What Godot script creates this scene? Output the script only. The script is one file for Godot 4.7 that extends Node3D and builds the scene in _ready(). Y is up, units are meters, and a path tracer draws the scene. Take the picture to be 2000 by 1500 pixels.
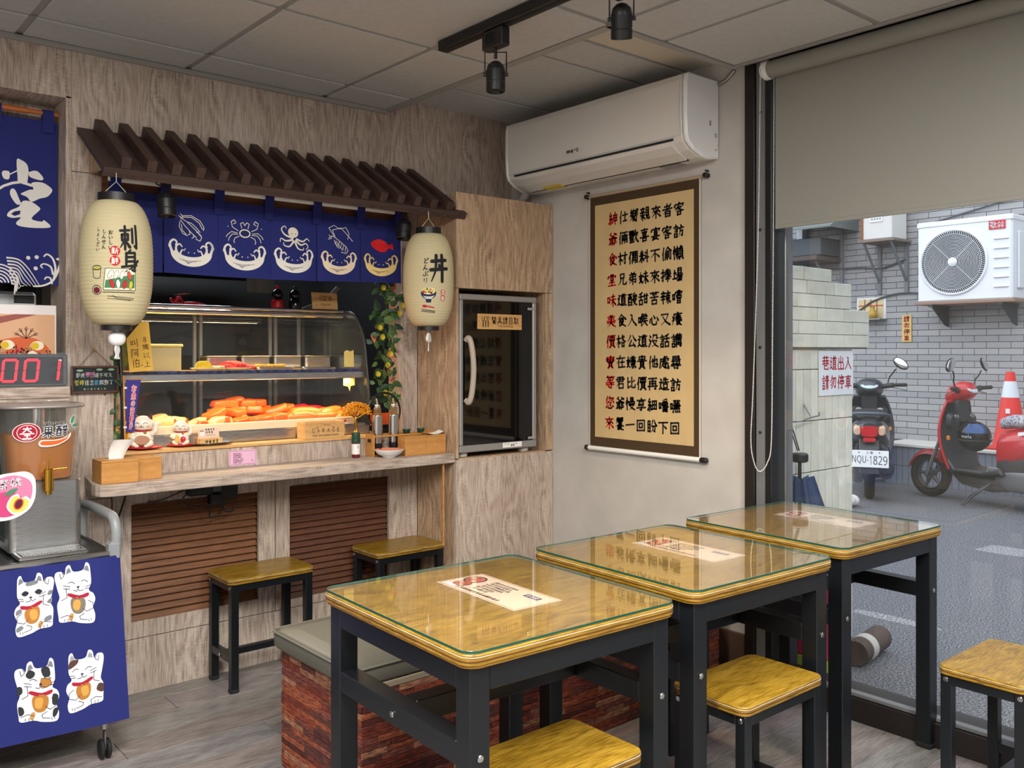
extends Node3D
# A small rice-bowl restaurant seen from its entrance. Room axes: x to the right along the counter wall, y up, z towards the entrance; floor at y = 0, the lens at (0, 1.34, 0).

func _ready() -> void:
	# camera: level, the lens shifted down a little
	var cam := Camera3D.new()
	cam.name = "camera"
	cam.projection = Camera3D.PROJECTION_FRUSTUM
	cam.near = 0.05
	cam.far = 200.0
	cam.size = 1500.0 / 1753.0 * cam.near
	cam.frustum_offset = Vector2(0, -62.0 / 1753.0 * cam.near)
	cam.position = Vector3(0, 1.34, 0)
	cam.rotation.y = -atan2(0.648, 0.7615)
	add_child(cam)
	# bright overcast sky
	var sky_mat := ProceduralSkyMaterial.new()
	sky_mat.sky_top_color = Color(0.93, 0.96, 1.0)
	sky_mat.sky_horizon_color = Color(0.97, 0.98, 1.0)
	sky_mat.ground_bottom_color = Color(0.42, 0.42, 0.43)
	sky_mat.ground_horizon_color = Color(0.6, 0.6, 0.62)
	sky_mat.sky_energy_multiplier = 1.55
	sky_mat.ground_energy_multiplier = 0.8
	var env := Environment.new()
	env.background_mode = Environment.BG_SKY
	env.sky = Sky.new()
	env.sky.sky_material = sky_mat
	env.tonemap_mode = Environment.TONE_MAPPER_LINEAR
	env.tonemap_exposure = 1.0
	env.sdfgi_enabled = true
	env.ssao_enabled = true
	env.ssil_enabled = true
	var we := WorldEnvironment.new()
	we.name = "world_environment"
	we.environment = env
	add_child(we)
	# added ceiling panels, out of view, that brighten the room
	for p in ADDED_PANELS:
		area_light(p - Vector3(0, 0.012, 0), Vector2(0.56, 0.56), Vector3.DOWN, Color(1.0, 0.985, 0.96), PANEL_LIGHT)
	build_materials()
	build_room()
	build_front()
	build_left()
	build_counter()
	build_right()
	build_seating()
	build_outside()

const PANEL_LIGHT := 7.6

func area_light(at: Vector3, size: Vector2, towards: Vector3, c: Color, energy: float) -> void:
	var l := AreaLight3D.new()
	l.name = "area_light"
	l.area_size = size
	l.light_color = c
	l.light_energy = energy
	l.area_range = 12.0
	l.shadow_enabled = true
	add_child(l, true)
	l.look_at_from_position(at, at + towards, Vector3.FORWARD if absf(towards.y) > 0.9 else Vector3.UP)

func spot_light(at: Vector3, target: Vector3, c: Color, energy: float, angle := 30.0) -> void:
	var l := SpotLight3D.new()
	l.name = "spot_light"
	l.light_color = c
	l.light_energy = energy
	l.spot_range = 12.0
	l.spot_angle = angle
	l.spot_angle_attenuation = 0.8
	l.spot_attenuation = 2.0
	l.light_size = 0.025
	l.shadow_enabled = true
	add_child(l, true)
	l.look_at_from_position(at, target, Vector3.UP if absf((target - at).normalized().y) < 0.95 else Vector3.FORWARD)

# ---------------------------------------------------------------- mesh building
class MB:
	var v := PackedVector3Array()
	var n := PackedVector3Array()
	var c := PackedColorArray()
	var uv := PackedVector2Array()
	var ix := PackedInt32Array()
	var col := Color.WHITE
	var t := Transform3D.IDENTITY
	func put(p: Vector3, nn: Vector3, w := Vector2.ZERO) -> int:
		v.append(t * p)
		n.append((t.basis * nn).normalized())
		c.append(col)
		uv.append(w)
		return v.size() - 1
	# corners counterclockwise as seen from outside
	func tri(a: Vector3, b: Vector3, d: Vector3) -> void:
		var nn := (b - a).cross(d - a)
		if nn.length_squared() < 1e-18:
			return
		nn = nn.normalized()
		var i := put(a, nn)
		put(b, nn)
		put(d, nn)
		ix.append_array([i, i + 2, i + 1])
	func quad(a: Vector3, b: Vector3, d: Vector3, e: Vector3, uvs := false) -> void:
		var nn := (d - a).cross(e - b)
		if nn.length_squared() < 1e-18:
			return
		nn = nn.normalized()
		var i := put(a, nn, Vector2(0, 1))
		put(b, nn, Vector2(1, 1))
		put(d, nn, Vector2(1, 0))
		put(e, nn, Vector2(0, 0))
		ix.append_array([i, i + 2, i + 1, i, i + 3, i + 2])
	# box between two corners, edges chamfered by r
	func box(lo: Vector3, hi: Vector3, r := 0.0) -> void:
		var a := Vector3(minf(lo.x, hi.x), minf(lo.y, hi.y), minf(lo.z, hi.z))
		var b := Vector3(maxf(lo.x, hi.x), maxf(lo.y, hi.y), maxf(lo.z, hi.z))
		r = minf(r, 0.49 * minf(b.x - a.x, minf(b.y - a.y, b.z - a.z)))
		var m := (a + b) / 2.0
		var h := (b - a) / 2.0
		for ax in 3:
			for s in [-1.0, 1.0]:
				var u := (ax + 1) % 3
				var w := (ax + 2) % 3
				var q: Array[Vector3] = []
				for k in [[-1, -1], [1, -1], [1, 1], [-1, 1]]:
					var p := m
					p[ax] += s * h[ax]
					p[u] += k[0] * (h[u] - r)
					p[w] += k[1] * (h[w] - r)
					q.append(p)
				if s > 0:
					quad(q[0], q[1], q[2], q[3])
				else:
					quad(q[3], q[2], q[1], q[0])
		if r <= 0.0:
			return
		for ax in 3:
			var u := (ax + 1) % 3
			var w := (ax + 2) % 3
			for su in [-1.0, 1.0]:
				for sw in [-1.0, 1.0]:
					var q: Array[Vector3] = []
					for k in [[-1, 0], [1, 0], [1, 1], [-1, 1]]:
						var p := m
						p[ax] += k[0] * (h[ax] - r)
						p[u] += su * (h[u] - (0.0 if k[1] == 0 else r))
						p[w] += sw * (h[w] - (r if k[1] == 0 else 0.0))
						q.append(p)
					if su * sw > 0:
						quad(q[0], q[1], q[2], q[3])
					else:
						quad(q[3], q[2], q[1], q[0])
		for sx in [-1.0, 1.0]:
			for sy in [-1.0, 1.0]:
				for sz in [-1.0, 1.0]:
					var s := Vector3(sx, sy, sz)
					var p := m + s * (h - Vector3(r, r, r))
					var q0 := p + Vector3(sx * r, 0, 0)
					var q1 := p + Vector3(0, sy * r, 0)
					var q2 := p + Vector3(0, 0, sz * r)
					if sx * sy * sz > 0:
						tri(q0, q1, q2)
					else:
						tri(q0, q2, q1)
	# polygon in a plane (given as 2D points) pushed from depth d0 to d1; f maps (x, y, depth) to space
	func slab(pts: PackedVector2Array, d0: float, d1: float, bev := 0.0, axes := Basis.IDENTITY, at := Vector3.ZERO) -> void:
		var p := pts
		var area := 0.0
		for i in p.size():
			area += p[i].cross(p[(i + 1) % p.size()])
		if area < 0:
			p = pts.duplicate()
			p.reverse()
		var inner := p
		if bev > 0:
			inner = PackedVector2Array()
			for i in p.size():
				var e0 := (p[i] - p[i - 1 if i > 0 else p.size() - 1]).normalized()
				var e1 := (p[(i + 1) % p.size()] - p[i]).normalized()
				var nn := Vector2(-e0.y, e0.x) + Vector2(-e1.y, e1.x)
				inner.append(p[i] + nn / maxf(nn.length_squared(), 0.6) * 2.0 * bev)
		var old := t
		t = t * Transform3D(axes, at)
		var lo := minf(d0, d1)
		var hi := maxf(d0, d1)
		var tr := Geometry2D.triangulate_polygon(inner)
		for k in range(0, tr.size(), 3):
			var a := inner[tr[k]]
			var b := inner[tr[k + 1]]
			var d := inner[tr[k + 2]]
			if (b - a).cross(d - a) < 0:
				var x := b
				b = d
				d = x
			tri(Vector3(a.x, a.y, hi), Vector3(b.x, b.y, hi), Vector3(d.x, d.y, hi))
			tri(Vector3(a.x, a.y, lo), Vector3(d.x, d.y, lo), Vector3(b.x, b.y, lo))
		for i in p.size():
			var j := (i + 1) % p.size()
			var a := p[i]
			var b := p[j]
			quad(Vector3(a.x, a.y, lo + bev), Vector3(b.x, b.y, lo + bev), Vector3(b.x, b.y, hi - bev), Vector3(a.x, a.y, hi - bev))
			if bev > 0:
				var ai := inner[i]
				var bi := inner[j]
				quad(Vector3(a.x, a.y, hi - bev), Vector3(b.x, b.y, hi - bev), Vector3(bi.x, bi.y, hi), Vector3(ai.x, ai.y, hi))
				quad(Vector3(ai.x, ai.y, lo), Vector3(bi.x, bi.y, lo), Vector3(b.x, b.y, lo + bev), Vector3(a.x, a.y, lo + bev))
		t = old
	# grid of points, rows of equal length, smooth; outside is to the left of row x column
	func grid(rows: Array, close_u := false, flip := false, close_v := false) -> void:
		var nr := rows.size()
		var nc: int = rows[0].size()
		var nrm := PackedVector3Array()
		nrm.resize(nr * nc)
		var er := nr if close_v else nr - 1
		var ec := nc if close_u else nc - 1
		var tris := PackedInt32Array()
		for i in er:
			for j in ec:
				var i2 := (i + 1) % nr
				var j2 := (j + 1) % nc
				var a: Vector3 = rows[i][j]
				var b: Vector3 = rows[i][j2]
				var d: Vector3 = rows[i2][j2]
				var e: Vector3 = rows[i2][j]
				var nn := (d - a).cross(e - b)
				if flip:
					nn = -nn
				for q in [i * nc + j, i * nc + j2, i2 * nc + j2, i2 * nc + j]:
					nrm[q] += nn
				if flip:
					tris.append_array([i * nc + j, i * nc + j2, i2 * nc + j2, i * nc + j, i2 * nc + j2, i2 * nc + j])
				else:
					tris.append_array([i * nc + j, i2 * nc + j2, i * nc + j2, i * nc + j, i2 * nc + j, i2 * nc + j2])
		if close_u == false and nr > 1:   # poles: rows that shrink to a point share their normal
			pass
		for i in nr:
			if (rows[i][0] as Vector3).distance_to(rows[i][nc / 2]) < 1e-7:
				var s := Vector3.ZERO
				for j in nc:
					s += nrm[i * nc + j]
				for j in nc:
					nrm[i * nc + j] = s
		var base := v.size()
		for i in nr:
			for j in nc:
				put(rows[i][j], nrm[i * nc + j].normalized() if nrm[i * nc + j].length_squared() > 0 else Vector3.UP, Vector2(float(j) / maxi(nc - 1, 1), float(i) / maxi(nr - 1, 1)))
		for q in tris:
			ix.append(base + q)
	# profile of (radius, height) from bottom to top turned about y; a radius of 0 closes it. Sharp corners: repeat the point
	func lathe(prof: Array, seg := 24, at := Vector3.ZERO, axes := Basis.IDENTITY) -> void:
		var old := t
		t = t * Transform3D(axes, at)
		var run: Array = []
		var chunks: Array = []
		for i in prof.size():
			if i > 0 and (prof[i] as Vector2).distance_to(prof[i - 1]) < 1e-7:
				chunks.append(run)
				run = []
			run.append(prof[i])
		chunks.append(run)
		for ch in chunks:
			if ch.size() < 2:
				continue
			var rows: Array = []
			for p in ch:
				var row := PackedVector3Array()
				for k in seg:
					var a := TAU * k / seg
					row.append(Vector3(p.x * cos(a), p.y, -p.x * sin(a)))
				rows.append(row)
			grid(rows, true)
		t = old
	# cylinder with chamfered ends from a to b
	func rod(a: Vector3, b: Vector3, r: float, seg := 12, ch := 0.0, r2 := -1.0) -> void:
		if r2 < 0:
			r2 = r
		var y := (b - a)
		var l := y.length()
		y = y / l
		var x := y.cross(Vector3.UP if absf(y.y) < 0.9 else Vector3.RIGHT).normalized()
		var bs := Basis(x, y, x.cross(y))
		var pr: Array
		if ch > 0:
			pr = [Vector2(0, 0), Vector2(r - ch, 0), Vector2(r - ch, 0), Vector2(r, ch), Vector2(r, ch), Vector2(r2, l - ch), Vector2(r2, l - ch), Vector2(r2 - ch, l), Vector2(r2 - ch, l), Vector2(0, l)]
		else:
			pr = [Vector2(0, 0), Vector2(r, 0), Vector2(r, 0), Vector2(r2, l), Vector2(r2, l), Vector2(0, l)]
		lathe(pr, seg, a, bs)
	# tube along a path; r may be a number or one per point
	func tube(path: Array, r, seg := 8, closed := false) -> void:
		var rows: Array = []
		var np := path.size()
		var up := Vector3.ZERO
		for i in np:
			var d: Vector3
			if closed:
				d = ((path[(i + 1) % np] as Vector3) - path[(i - 1 + np) % np]).normalized()
			else:
				d = ((path[mini(i + 1, np - 1)] as Vector3) - path[maxi(i - 1, 0)]).normalized()
			if up == Vector3.ZERO:
				up = Vector3.UP if absf(d.y) < 0.9 else Vector3.RIGHT
			var x := up.cross(d).normalized()
			up = d.cross(x).normalized()
			var rr: float = r[i] if r is Array else r
			var row := PackedVector3Array()
			for k in seg:
				var a := TAU * k / seg
				row.append((path[i] as Vector3) + (x * cos(a) + up * sin(a)) * rr)
			rows.append(row)
		if not closed:
			var a0 := PackedVector3Array()
			var a1 := PackedVector3Array()
			for k in seg:
				a0.append(path[0])
				a1.append(path[np - 1])
			grid([a0, rows[0]], true)
			grid([rows[np - 1], a1], true)
		grid(rows, true, false, closed)
	# closed skin through cross-sections, each an Array of Vector3 of equal length
	func skin(rows: Array, flip := false, caps := true) -> void:
		grid(rows, true, flip)
		if caps:
			for e in [0, rows.size() - 1]:
				var m := Vector3.ZERO
				for p in rows[e]:
					m += p
				m /= rows[e].size()
				var pt := PackedVector3Array()
				for p in rows[e]:
					pt.append(m)
				if e == 0:
					grid([pt, rows[e]], true, flip)
				else:
					grid([rows[e], pt], true, flip)
	func ball(at: Vector3, r: Vector3, seg := 16, rings := 10, axes := Basis.IDENTITY, e := 1.0) -> void:
		var old := t
		t = t * Transform3D(axes, at)
		var rows: Array = []
		for i in rings + 1:
			var a := -PI / 2 + PI * i / rings
			var row := PackedVector3Array()
			for k in seg:
				var b := TAU * k / seg
				var ca := signf(cos(a)) * pow(absf(cos(a)), e) if i > 0 and i < rings else 0.0
				var x := signf(cos(b)) * pow(absf(cos(b)), e)
				var z := signf(sin(b)) * pow(absf(sin(b)), e)
				row.append(Vector3(r.x * ca * x, r.y * signf(sin(a)) * pow(absf(sin(a)), e), -r.z * ca * z))
			rows.append(row)
		grid(rows, true)
		t = old
	func mesh(shift := Vector3.ZERO, colors := false) -> ArrayMesh:
		var arr := []
		arr.resize(Mesh.ARRAY_MAX)
		var vv := v
		if shift != Vector3.ZERO:
			vv = PackedVector3Array()
			vv.resize(v.size())
			for i in v.size():
				vv[i] = v[i] - shift
		arr[Mesh.ARRAY_VERTEX] = vv
		arr[Mesh.ARRAY_NORMAL] = n
		arr[Mesh.ARRAY_TEX_UV] = uv
		if colors:
			arr[Mesh.ARRAY_COLOR] = c
		arr[Mesh.ARRAY_INDEX] = ix
		var m := ArrayMesh.new()
		m.add_surface_from_arrays(Mesh.PRIMITIVE_TRIANGLES, arr)
		return m

# rounded rectangle, counterclockwise
func rrect(x0: float, y0: float, x1: float, y1: float, r: float, k := 4) -> PackedVector2Array:
	var p := PackedVector2Array()
	for q in [[x1 - r, y1 - r, 0.0], [x0 + r, y1 - r, 90.0], [x0 + r, y0 + r, 180.0], [x1 - r, y0 + r, 270.0]]:
		for i in k + 1:
			var a := deg_to_rad(q[2] + 90.0 * i / k)
			p.append(Vector2(q[0] + r * cos(a), q[1] + r * sin(a)))
	return p

func oval(cx: float, cy: float, rx: float, ry: float, k := 24, turn := 0.0) -> PackedVector2Array:
	var p := PackedVector2Array()
	for i in k:
		var a := TAU * i / k
		p.append(Vector2(cx, cy) + Vector2(rx * cos(a), ry * sin(a)).rotated(turn))
	return p

# smooth closed or open curve through points
func curve(pts: Array, k := 5, closed := true) -> PackedVector2Array:
	var p := PackedVector2Array()
	var m := pts.size()
	for i in (m if closed else m - 1):
		var a: Vector2 = pts[(i - 1 + m) % m] if closed or i > 0 else pts[0]
		var b: Vector2 = pts[i]
		var d: Vector2 = pts[(i + 1) % m]
		var e: Vector2 = pts[(i + 2) % m] if closed or i + 2 < m else pts[m - 1]
		for j in k:
			p.append(b.cubic_interpolate(d, a, e, float(j) / k))
	if not closed:
		p.append(pts[m - 1])
	return p

func curve3(pts: Array, k := 6) -> Array:
	var p: Array = []
	var m := pts.size()
	for i in m - 1:
		var a: Vector3 = pts[maxi(i - 1, 0)]
		var b: Vector3 = pts[i]
		var d: Vector3 = pts[i + 1]
		var e: Vector3 = pts[mini(i + 2, m - 1)]
		for j in k:
			p.append(b.cubic_interpolate(d, a, e, float(j) / k))
	p.append(pts[m - 1])
	return p

# points "x y x y ..." as written in a string
func pts2(s: String) -> PackedVector2Array:
	var f := s.split_floats(" ", false)
	var p := PackedVector2Array()
	for i in range(0, f.size() - 1, 2):
		p.append(Vector2(f[i], f[i + 1]))
	return p

# ---------------------------------------------------------------- naming
var taken := {}
func numbered(called: String) -> String:
	taken[called] = taken.get(called, -1) + 1
	return called if taken[called] == 0 else "%s_%03d" % [called, taken[called]]

func thing(called: String, label: String, category: String, at := Vector3.ZERO, group := "") -> Node3D:
	var o := Node3D.new()
	o.name = numbered(called)
	add_child(o)
	o.position = at
	tag(o, label, category, group)
	return o

func tag(o: Node, label: String, category: String, group := "") -> void:
	o.set_meta("label", label)
	if category:
		o.set_meta("category", category)
	if group:
		o.set_meta("group", group)

func origin_of(o: Node) -> Vector3:
	var p := Vector3.ZERO
	while o is Node3D and o != self:
		p += o.position
		o = o.get_parent()
	return p

# one mesh, built in the room's coordinates, as a named part of parent
func part(parent: Node, called: String, mb: MB, m: Material, label := "") -> MeshInstance3D:
	var o := MeshInstance3D.new()
	o.name = numbered(called) if parent == self else called
	o.mesh = mb.mesh(origin_of(parent), m is StandardMaterial3D and m.vertex_color_use_as_albedo)
	o.material_override = m
	parent.add_child(o, true)
	if label:
		o.set_meta("label", label)
	return o

func single(called: String, mb: MB, m: Material, label: String, category: String, group := "") -> MeshInstance3D:
	# a thing that is one mesh: its origin moves to the middle of its foot
	var lo := mb.v[0]
	var hi := mb.v[0]
	for p in mb.v:
		lo = lo.min(p)
		hi = hi.max(p)
	var foot := Vector3((lo.x + hi.x) / 2, lo.y, (lo.z + hi.z) / 2)
	var o := MeshInstance3D.new()
	o.name = numbered(called)
	o.mesh = mb.mesh(foot, m is StandardMaterial3D and m.vertex_color_use_as_albedo)
	o.material_override = m
	o.position = foot
	add_child(o)
	tag(o, label, category, group)
	return o

func piece(parent: Node, called: String, mesh: Mesh, m: Material, at := Vector3.ZERO, turn := Basis.IDENTITY) -> MeshInstance3D:
	var o := MeshInstance3D.new()
	o.name = called
	o.mesh = mesh
	o.material_override = m
	o.transform = Transform3D(turn, at)
	parent.add_child(o, true)
	return o

func struct(called: String, mb: MB, m: Material) -> MeshInstance3D:
	var o := part(self, called, mb, m)
	o.set_meta("kind", "structure")
	return o

func struct_node(called: String, at := Vector3.ZERO) -> Node3D:
	var o := Node3D.new()
	o.name = numbered(called)
	o.position = at
	add_child(o)
	o.set_meta("kind", "structure")
	return o

func copy_of(src: Node3D, at: Vector3, label: String, turn := 0.0, group := "") -> Node3D:
	var r: Node3D = src.duplicate()
	r.name = numbered(str(src.name).rstrip("0123456789").trim_suffix("_"))
	add_child(r)
	r.position = at
	r.rotation.y = turn
	r.set_meta("label", label)
	if group:
		r.set_meta("group", group)
	return r

func B(lo: Vector3, hi: Vector3, r := 0.0) -> MB:
	var m := MB.new()
	m.box(lo, hi, r)
	return m

func V(x: float, y: float, z: float) -> Vector3:
	return Vector3(x, y, z)

# ---------------------------------------------------------------- printing and lettering
# A Sheet lays drawings on a surface: where(p) gives the place of a drawing point p, lift raises layers by fractions of a millimetre
class Sheet:
	var mb: MB
	var o: Vector3
	var ux: Vector3
	var uy: Vector3
	var nn: Vector3
	var f = null
	var lift := 0.0004
	func _init(origin: Vector3, right: Vector3, down: Vector3, fn = null) -> void:
		mb = MB.new()
		o = origin
		ux = right
		uy = down
		nn = down.cross(right).normalized()
		f = fn
	func at(p: Vector2) -> Vector3:
		if f != null:
			return f.call(p, lift)
		return o + ux * p.x + uy * p.y + nn * lift
	var cell := 0.02
	func tri(a: Vector2, b: Vector2, d: Vector2) -> void:
		if f != null:   # follow the bent surface: halve the longest edge until it is short
			var ab := a.distance_squared_to(b)
			var bd := b.distance_squared_to(d)
			var da := d.distance_squared_to(a)
			if maxf(ab, maxf(bd, da)) > cell * cell:
				if ab >= bd and ab >= da:
					tri(a, (a + b) / 2, d)
					tri((a + b) / 2, b, d)
				elif bd >= da:
					tri(a, b, (b + d) / 2)
					tri(a, (b + d) / 2, d)
				else:
					tri(a, b, (d + a) / 2)
					tri((d + a) / 2, b, d)
				return
		if (b - a).cross(d - a) < 0:   # drawing y runs down: make it counterclockwise from the front
			mb.tri(at(a), at(b), at(d))
		else:
			mb.tri(at(a), at(d), at(b))
	func fill(p: PackedVector2Array, col: Color) -> void:
		mb.col = col.srgb_to_linear()
		var tr := Geometry2D.triangulate_polygon(p)
		for k in range(0, tr.size(), 3):
			tri(p[tr[k]], p[tr[k + 1]], p[tr[k + 2]])
	func dot(p: Vector2, r: float, col: Color, k := 8) -> void:
		mb.col = col.srgb_to_linear()
		for i in k:
			tri(p, p + Vector2(r, 0).rotated(TAU * i / k), p + Vector2(r, 0).rotated(TAU * (i + 1) / k))
	# a stroke: w0 to w1 are widths along it
	func line(p: PackedVector2Array, w0: float, col: Color, w1 := -1.0, caps := 7) -> void:
		if w1 < 0:
			w1 = w0
		mb.col = col.srgb_to_linear()
		var total := 0.0
		for i in p.size() - 1:
			total += p[i].distance_to(p[i + 1])
		if total <= 0:
			return
		var s := 0.0
		for i in p.size():
			var w := lerpf(w0, w1, s / total) / 2.0
			if i < p.size() - 1:
				var l := p[i].distance_to(p[i + 1])
				var e := lerpf(w0, w1, (s + l) / total) / 2.0
				if l > 0:
					var q := (p[i + 1] - p[i]).orthogonal() / l
					tri(p[i] + q * w, p[i + 1] + q * e, p[i + 1] - q * e)
					tri(p[i] + q * w, p[i + 1] - q * e, p[i] - q * w)
				s += l
			if caps > 0 and w > 0:
				dot(p[i], w, col, caps)

# brush lettering: strokes of one character from the table, in a box of 100 by 100
var strokes_of := {}
func strokes(ch: String) -> Array:
	if strokes_of.has(ch):
		return strokes_of[ch]
	var out: Array = []
	for bit in (GLYPHS.get(ch, "") as String).split(";", false):
		bit = bit.strip_edges()
		if bit.contains("@"):
			var name_box := bit.split("@")
			var b := name_box[1].split_floats(",")
			for s in strokes(name_box[0]):
				var q := PackedVector2Array()
				for p in s:
					q.append(Vector2(lerpf(b[0], b[2], p.x / 100.0), lerpf(b[1], b[3], p.y / 100.0)))
				out.append(q)
		else:
			for s in bit.split("|", false):
				out.append(pts2(s))
	strokes_of[ch] = out
	return out

# style 0: even strokes as on printed boards; 1: brush
func write_char(sh: Sheet, ch: String, box: Rect2, wt: float, col: Color, style := 0, caps := 7) -> void:
	if ch == " ":
		return
	var unit := minf(box.size.x, box.size.y)
	if not GLYPHS.has(ch):
		latin(sh, ch, box, col)
		return
	for s in strokes(ch):
		var p := PackedVector2Array()
		for q in s:
			var y: float = q.y - (0.05 * (q.x - 50.0) if style == 1 else 0.0)
			p.append(box.position + Vector2(q.x, y) / 100.0 * box.size)
		if style == 0:
			sh.line(p, wt * unit, col, -1.0, caps)
			continue
		var last: Vector2 = (p[p.size() - 1] - p[p.size() - 2]) / unit
		var w0 := 1.1
		var w1 := 1.05
		if p.size() == 2 and last.length() < 0.26:
			w0 = 0.6
			w1 = 1.5
		elif last.x < -0.12 and last.y > 0.1:
			w1 = 0.35
		elif last.x > 0.12 and last.y > 0.14:
			w0 = 0.7
			w1 = 1.5
		if p.size() > 2:
			var soft := PackedVector2Array()
			for i in p.size():
				var turn := 0.0
				if i > 0 and i < p.size() - 1:
					turn = absf((p[i] - p[i - 1]).angle_to(p[i + 1] - p[i]))
				if turn > 0.15 and turn < 1.1:
					soft.append(p[i].lerp(p[i - 1], 0.3))
					soft.append((p[i].lerp(p[i - 1], 0.15) + p[i].lerp(p[i + 1], 0.15) + p[i]) / 3.0)
					soft.append(p[i].lerp(p[i + 1], 0.3))
				else:
					soft.append(p[i])
			p = soft
		sh.line(p, wt * unit * w0, col, wt * unit * w1, caps)

# a run of characters; step is the advance as a vector
func write(sh: Sheet, text: String, at: Vector2, size: Vector2, step: Vector2, wt: float, col: Color, style := 0, caps := 7) -> void:
	for i in text.length():
		write_char(sh, text[i], Rect2(at + step * i, size), wt, col, style, caps)

var faces := {}
# Latin lettering and figures from the engine's own fonts, laid flat in the box
func latin(sh: Sheet, text: String, box: Rect2, col: Color, face := "Droid Sans", bold := false, squeeze := true) -> void:
	var key := face + str(bold)
	if not faces.has(key):
		var f := SystemFont.new()
		f.font_names = PackedStringArray([face])
		f.font_weight = 700 if bold else 400
		faces[key] = f
	var tm := TextMesh.new()
	tm.font = faces[key]
	tm.font_size = 64
	tm.pixel_size = 0.01
	tm.depth = 0.0
	tm.curve_step = 3.0
	tm.text = text
	var arr := tm.get_mesh_arrays()
	if arr.is_empty() or arr[Mesh.ARRAY_VERTEX] == null:
		return
	var vs: PackedVector3Array = arr[Mesh.ARRAY_VERTEX]
	if vs.is_empty():
		return
	var ids := PackedInt32Array()
	if arr[Mesh.ARRAY_INDEX] != null:
		ids = arr[Mesh.ARRAY_INDEX]
	else:
		ids = PackedInt32Array(range(vs.size()))
	var lo := vs[0]
	var hi := vs[0]
	for p in vs:
		lo = lo.min(p)
		hi = hi.max(p)
	var k := Vector2(box.size.x / maxf(hi.x - lo.x, 1e-6), box.size.y / maxf(hi.y - lo.y, 1e-6))
	if not squeeze:
		var s := minf(k.x, k.y)
		k = Vector2(s, s)
	sh.mb.col = col.srgb_to_linear()
	for i in range(0, ids.size() - 2, 3):
		var q: Array[Vector2] = []
		for j in 3:
			var p := vs[ids[i + j]]
			q.append(box.position + Vector2((p.x - lo.x) * k.x, (hi.y - p.y) * k.y))
		sh.tri(q[0], q[1], q[2])

# the finished drawing as a part
func print_on(parent: Node, called: String, sh: Sheet, rough := 0.6, label := "") -> MeshInstance3D:
	return part(parent, called, sh.mb, ink(rough), label)

var inks := {}
func ink(rough: float) -> StandardMaterial3D:
	if not inks.has(rough):
		var m := StandardMaterial3D.new()
		m.vertex_color_use_as_albedo = true
		m.roughness = rough
		inks[rough] = m
	return inks[rough]

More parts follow.
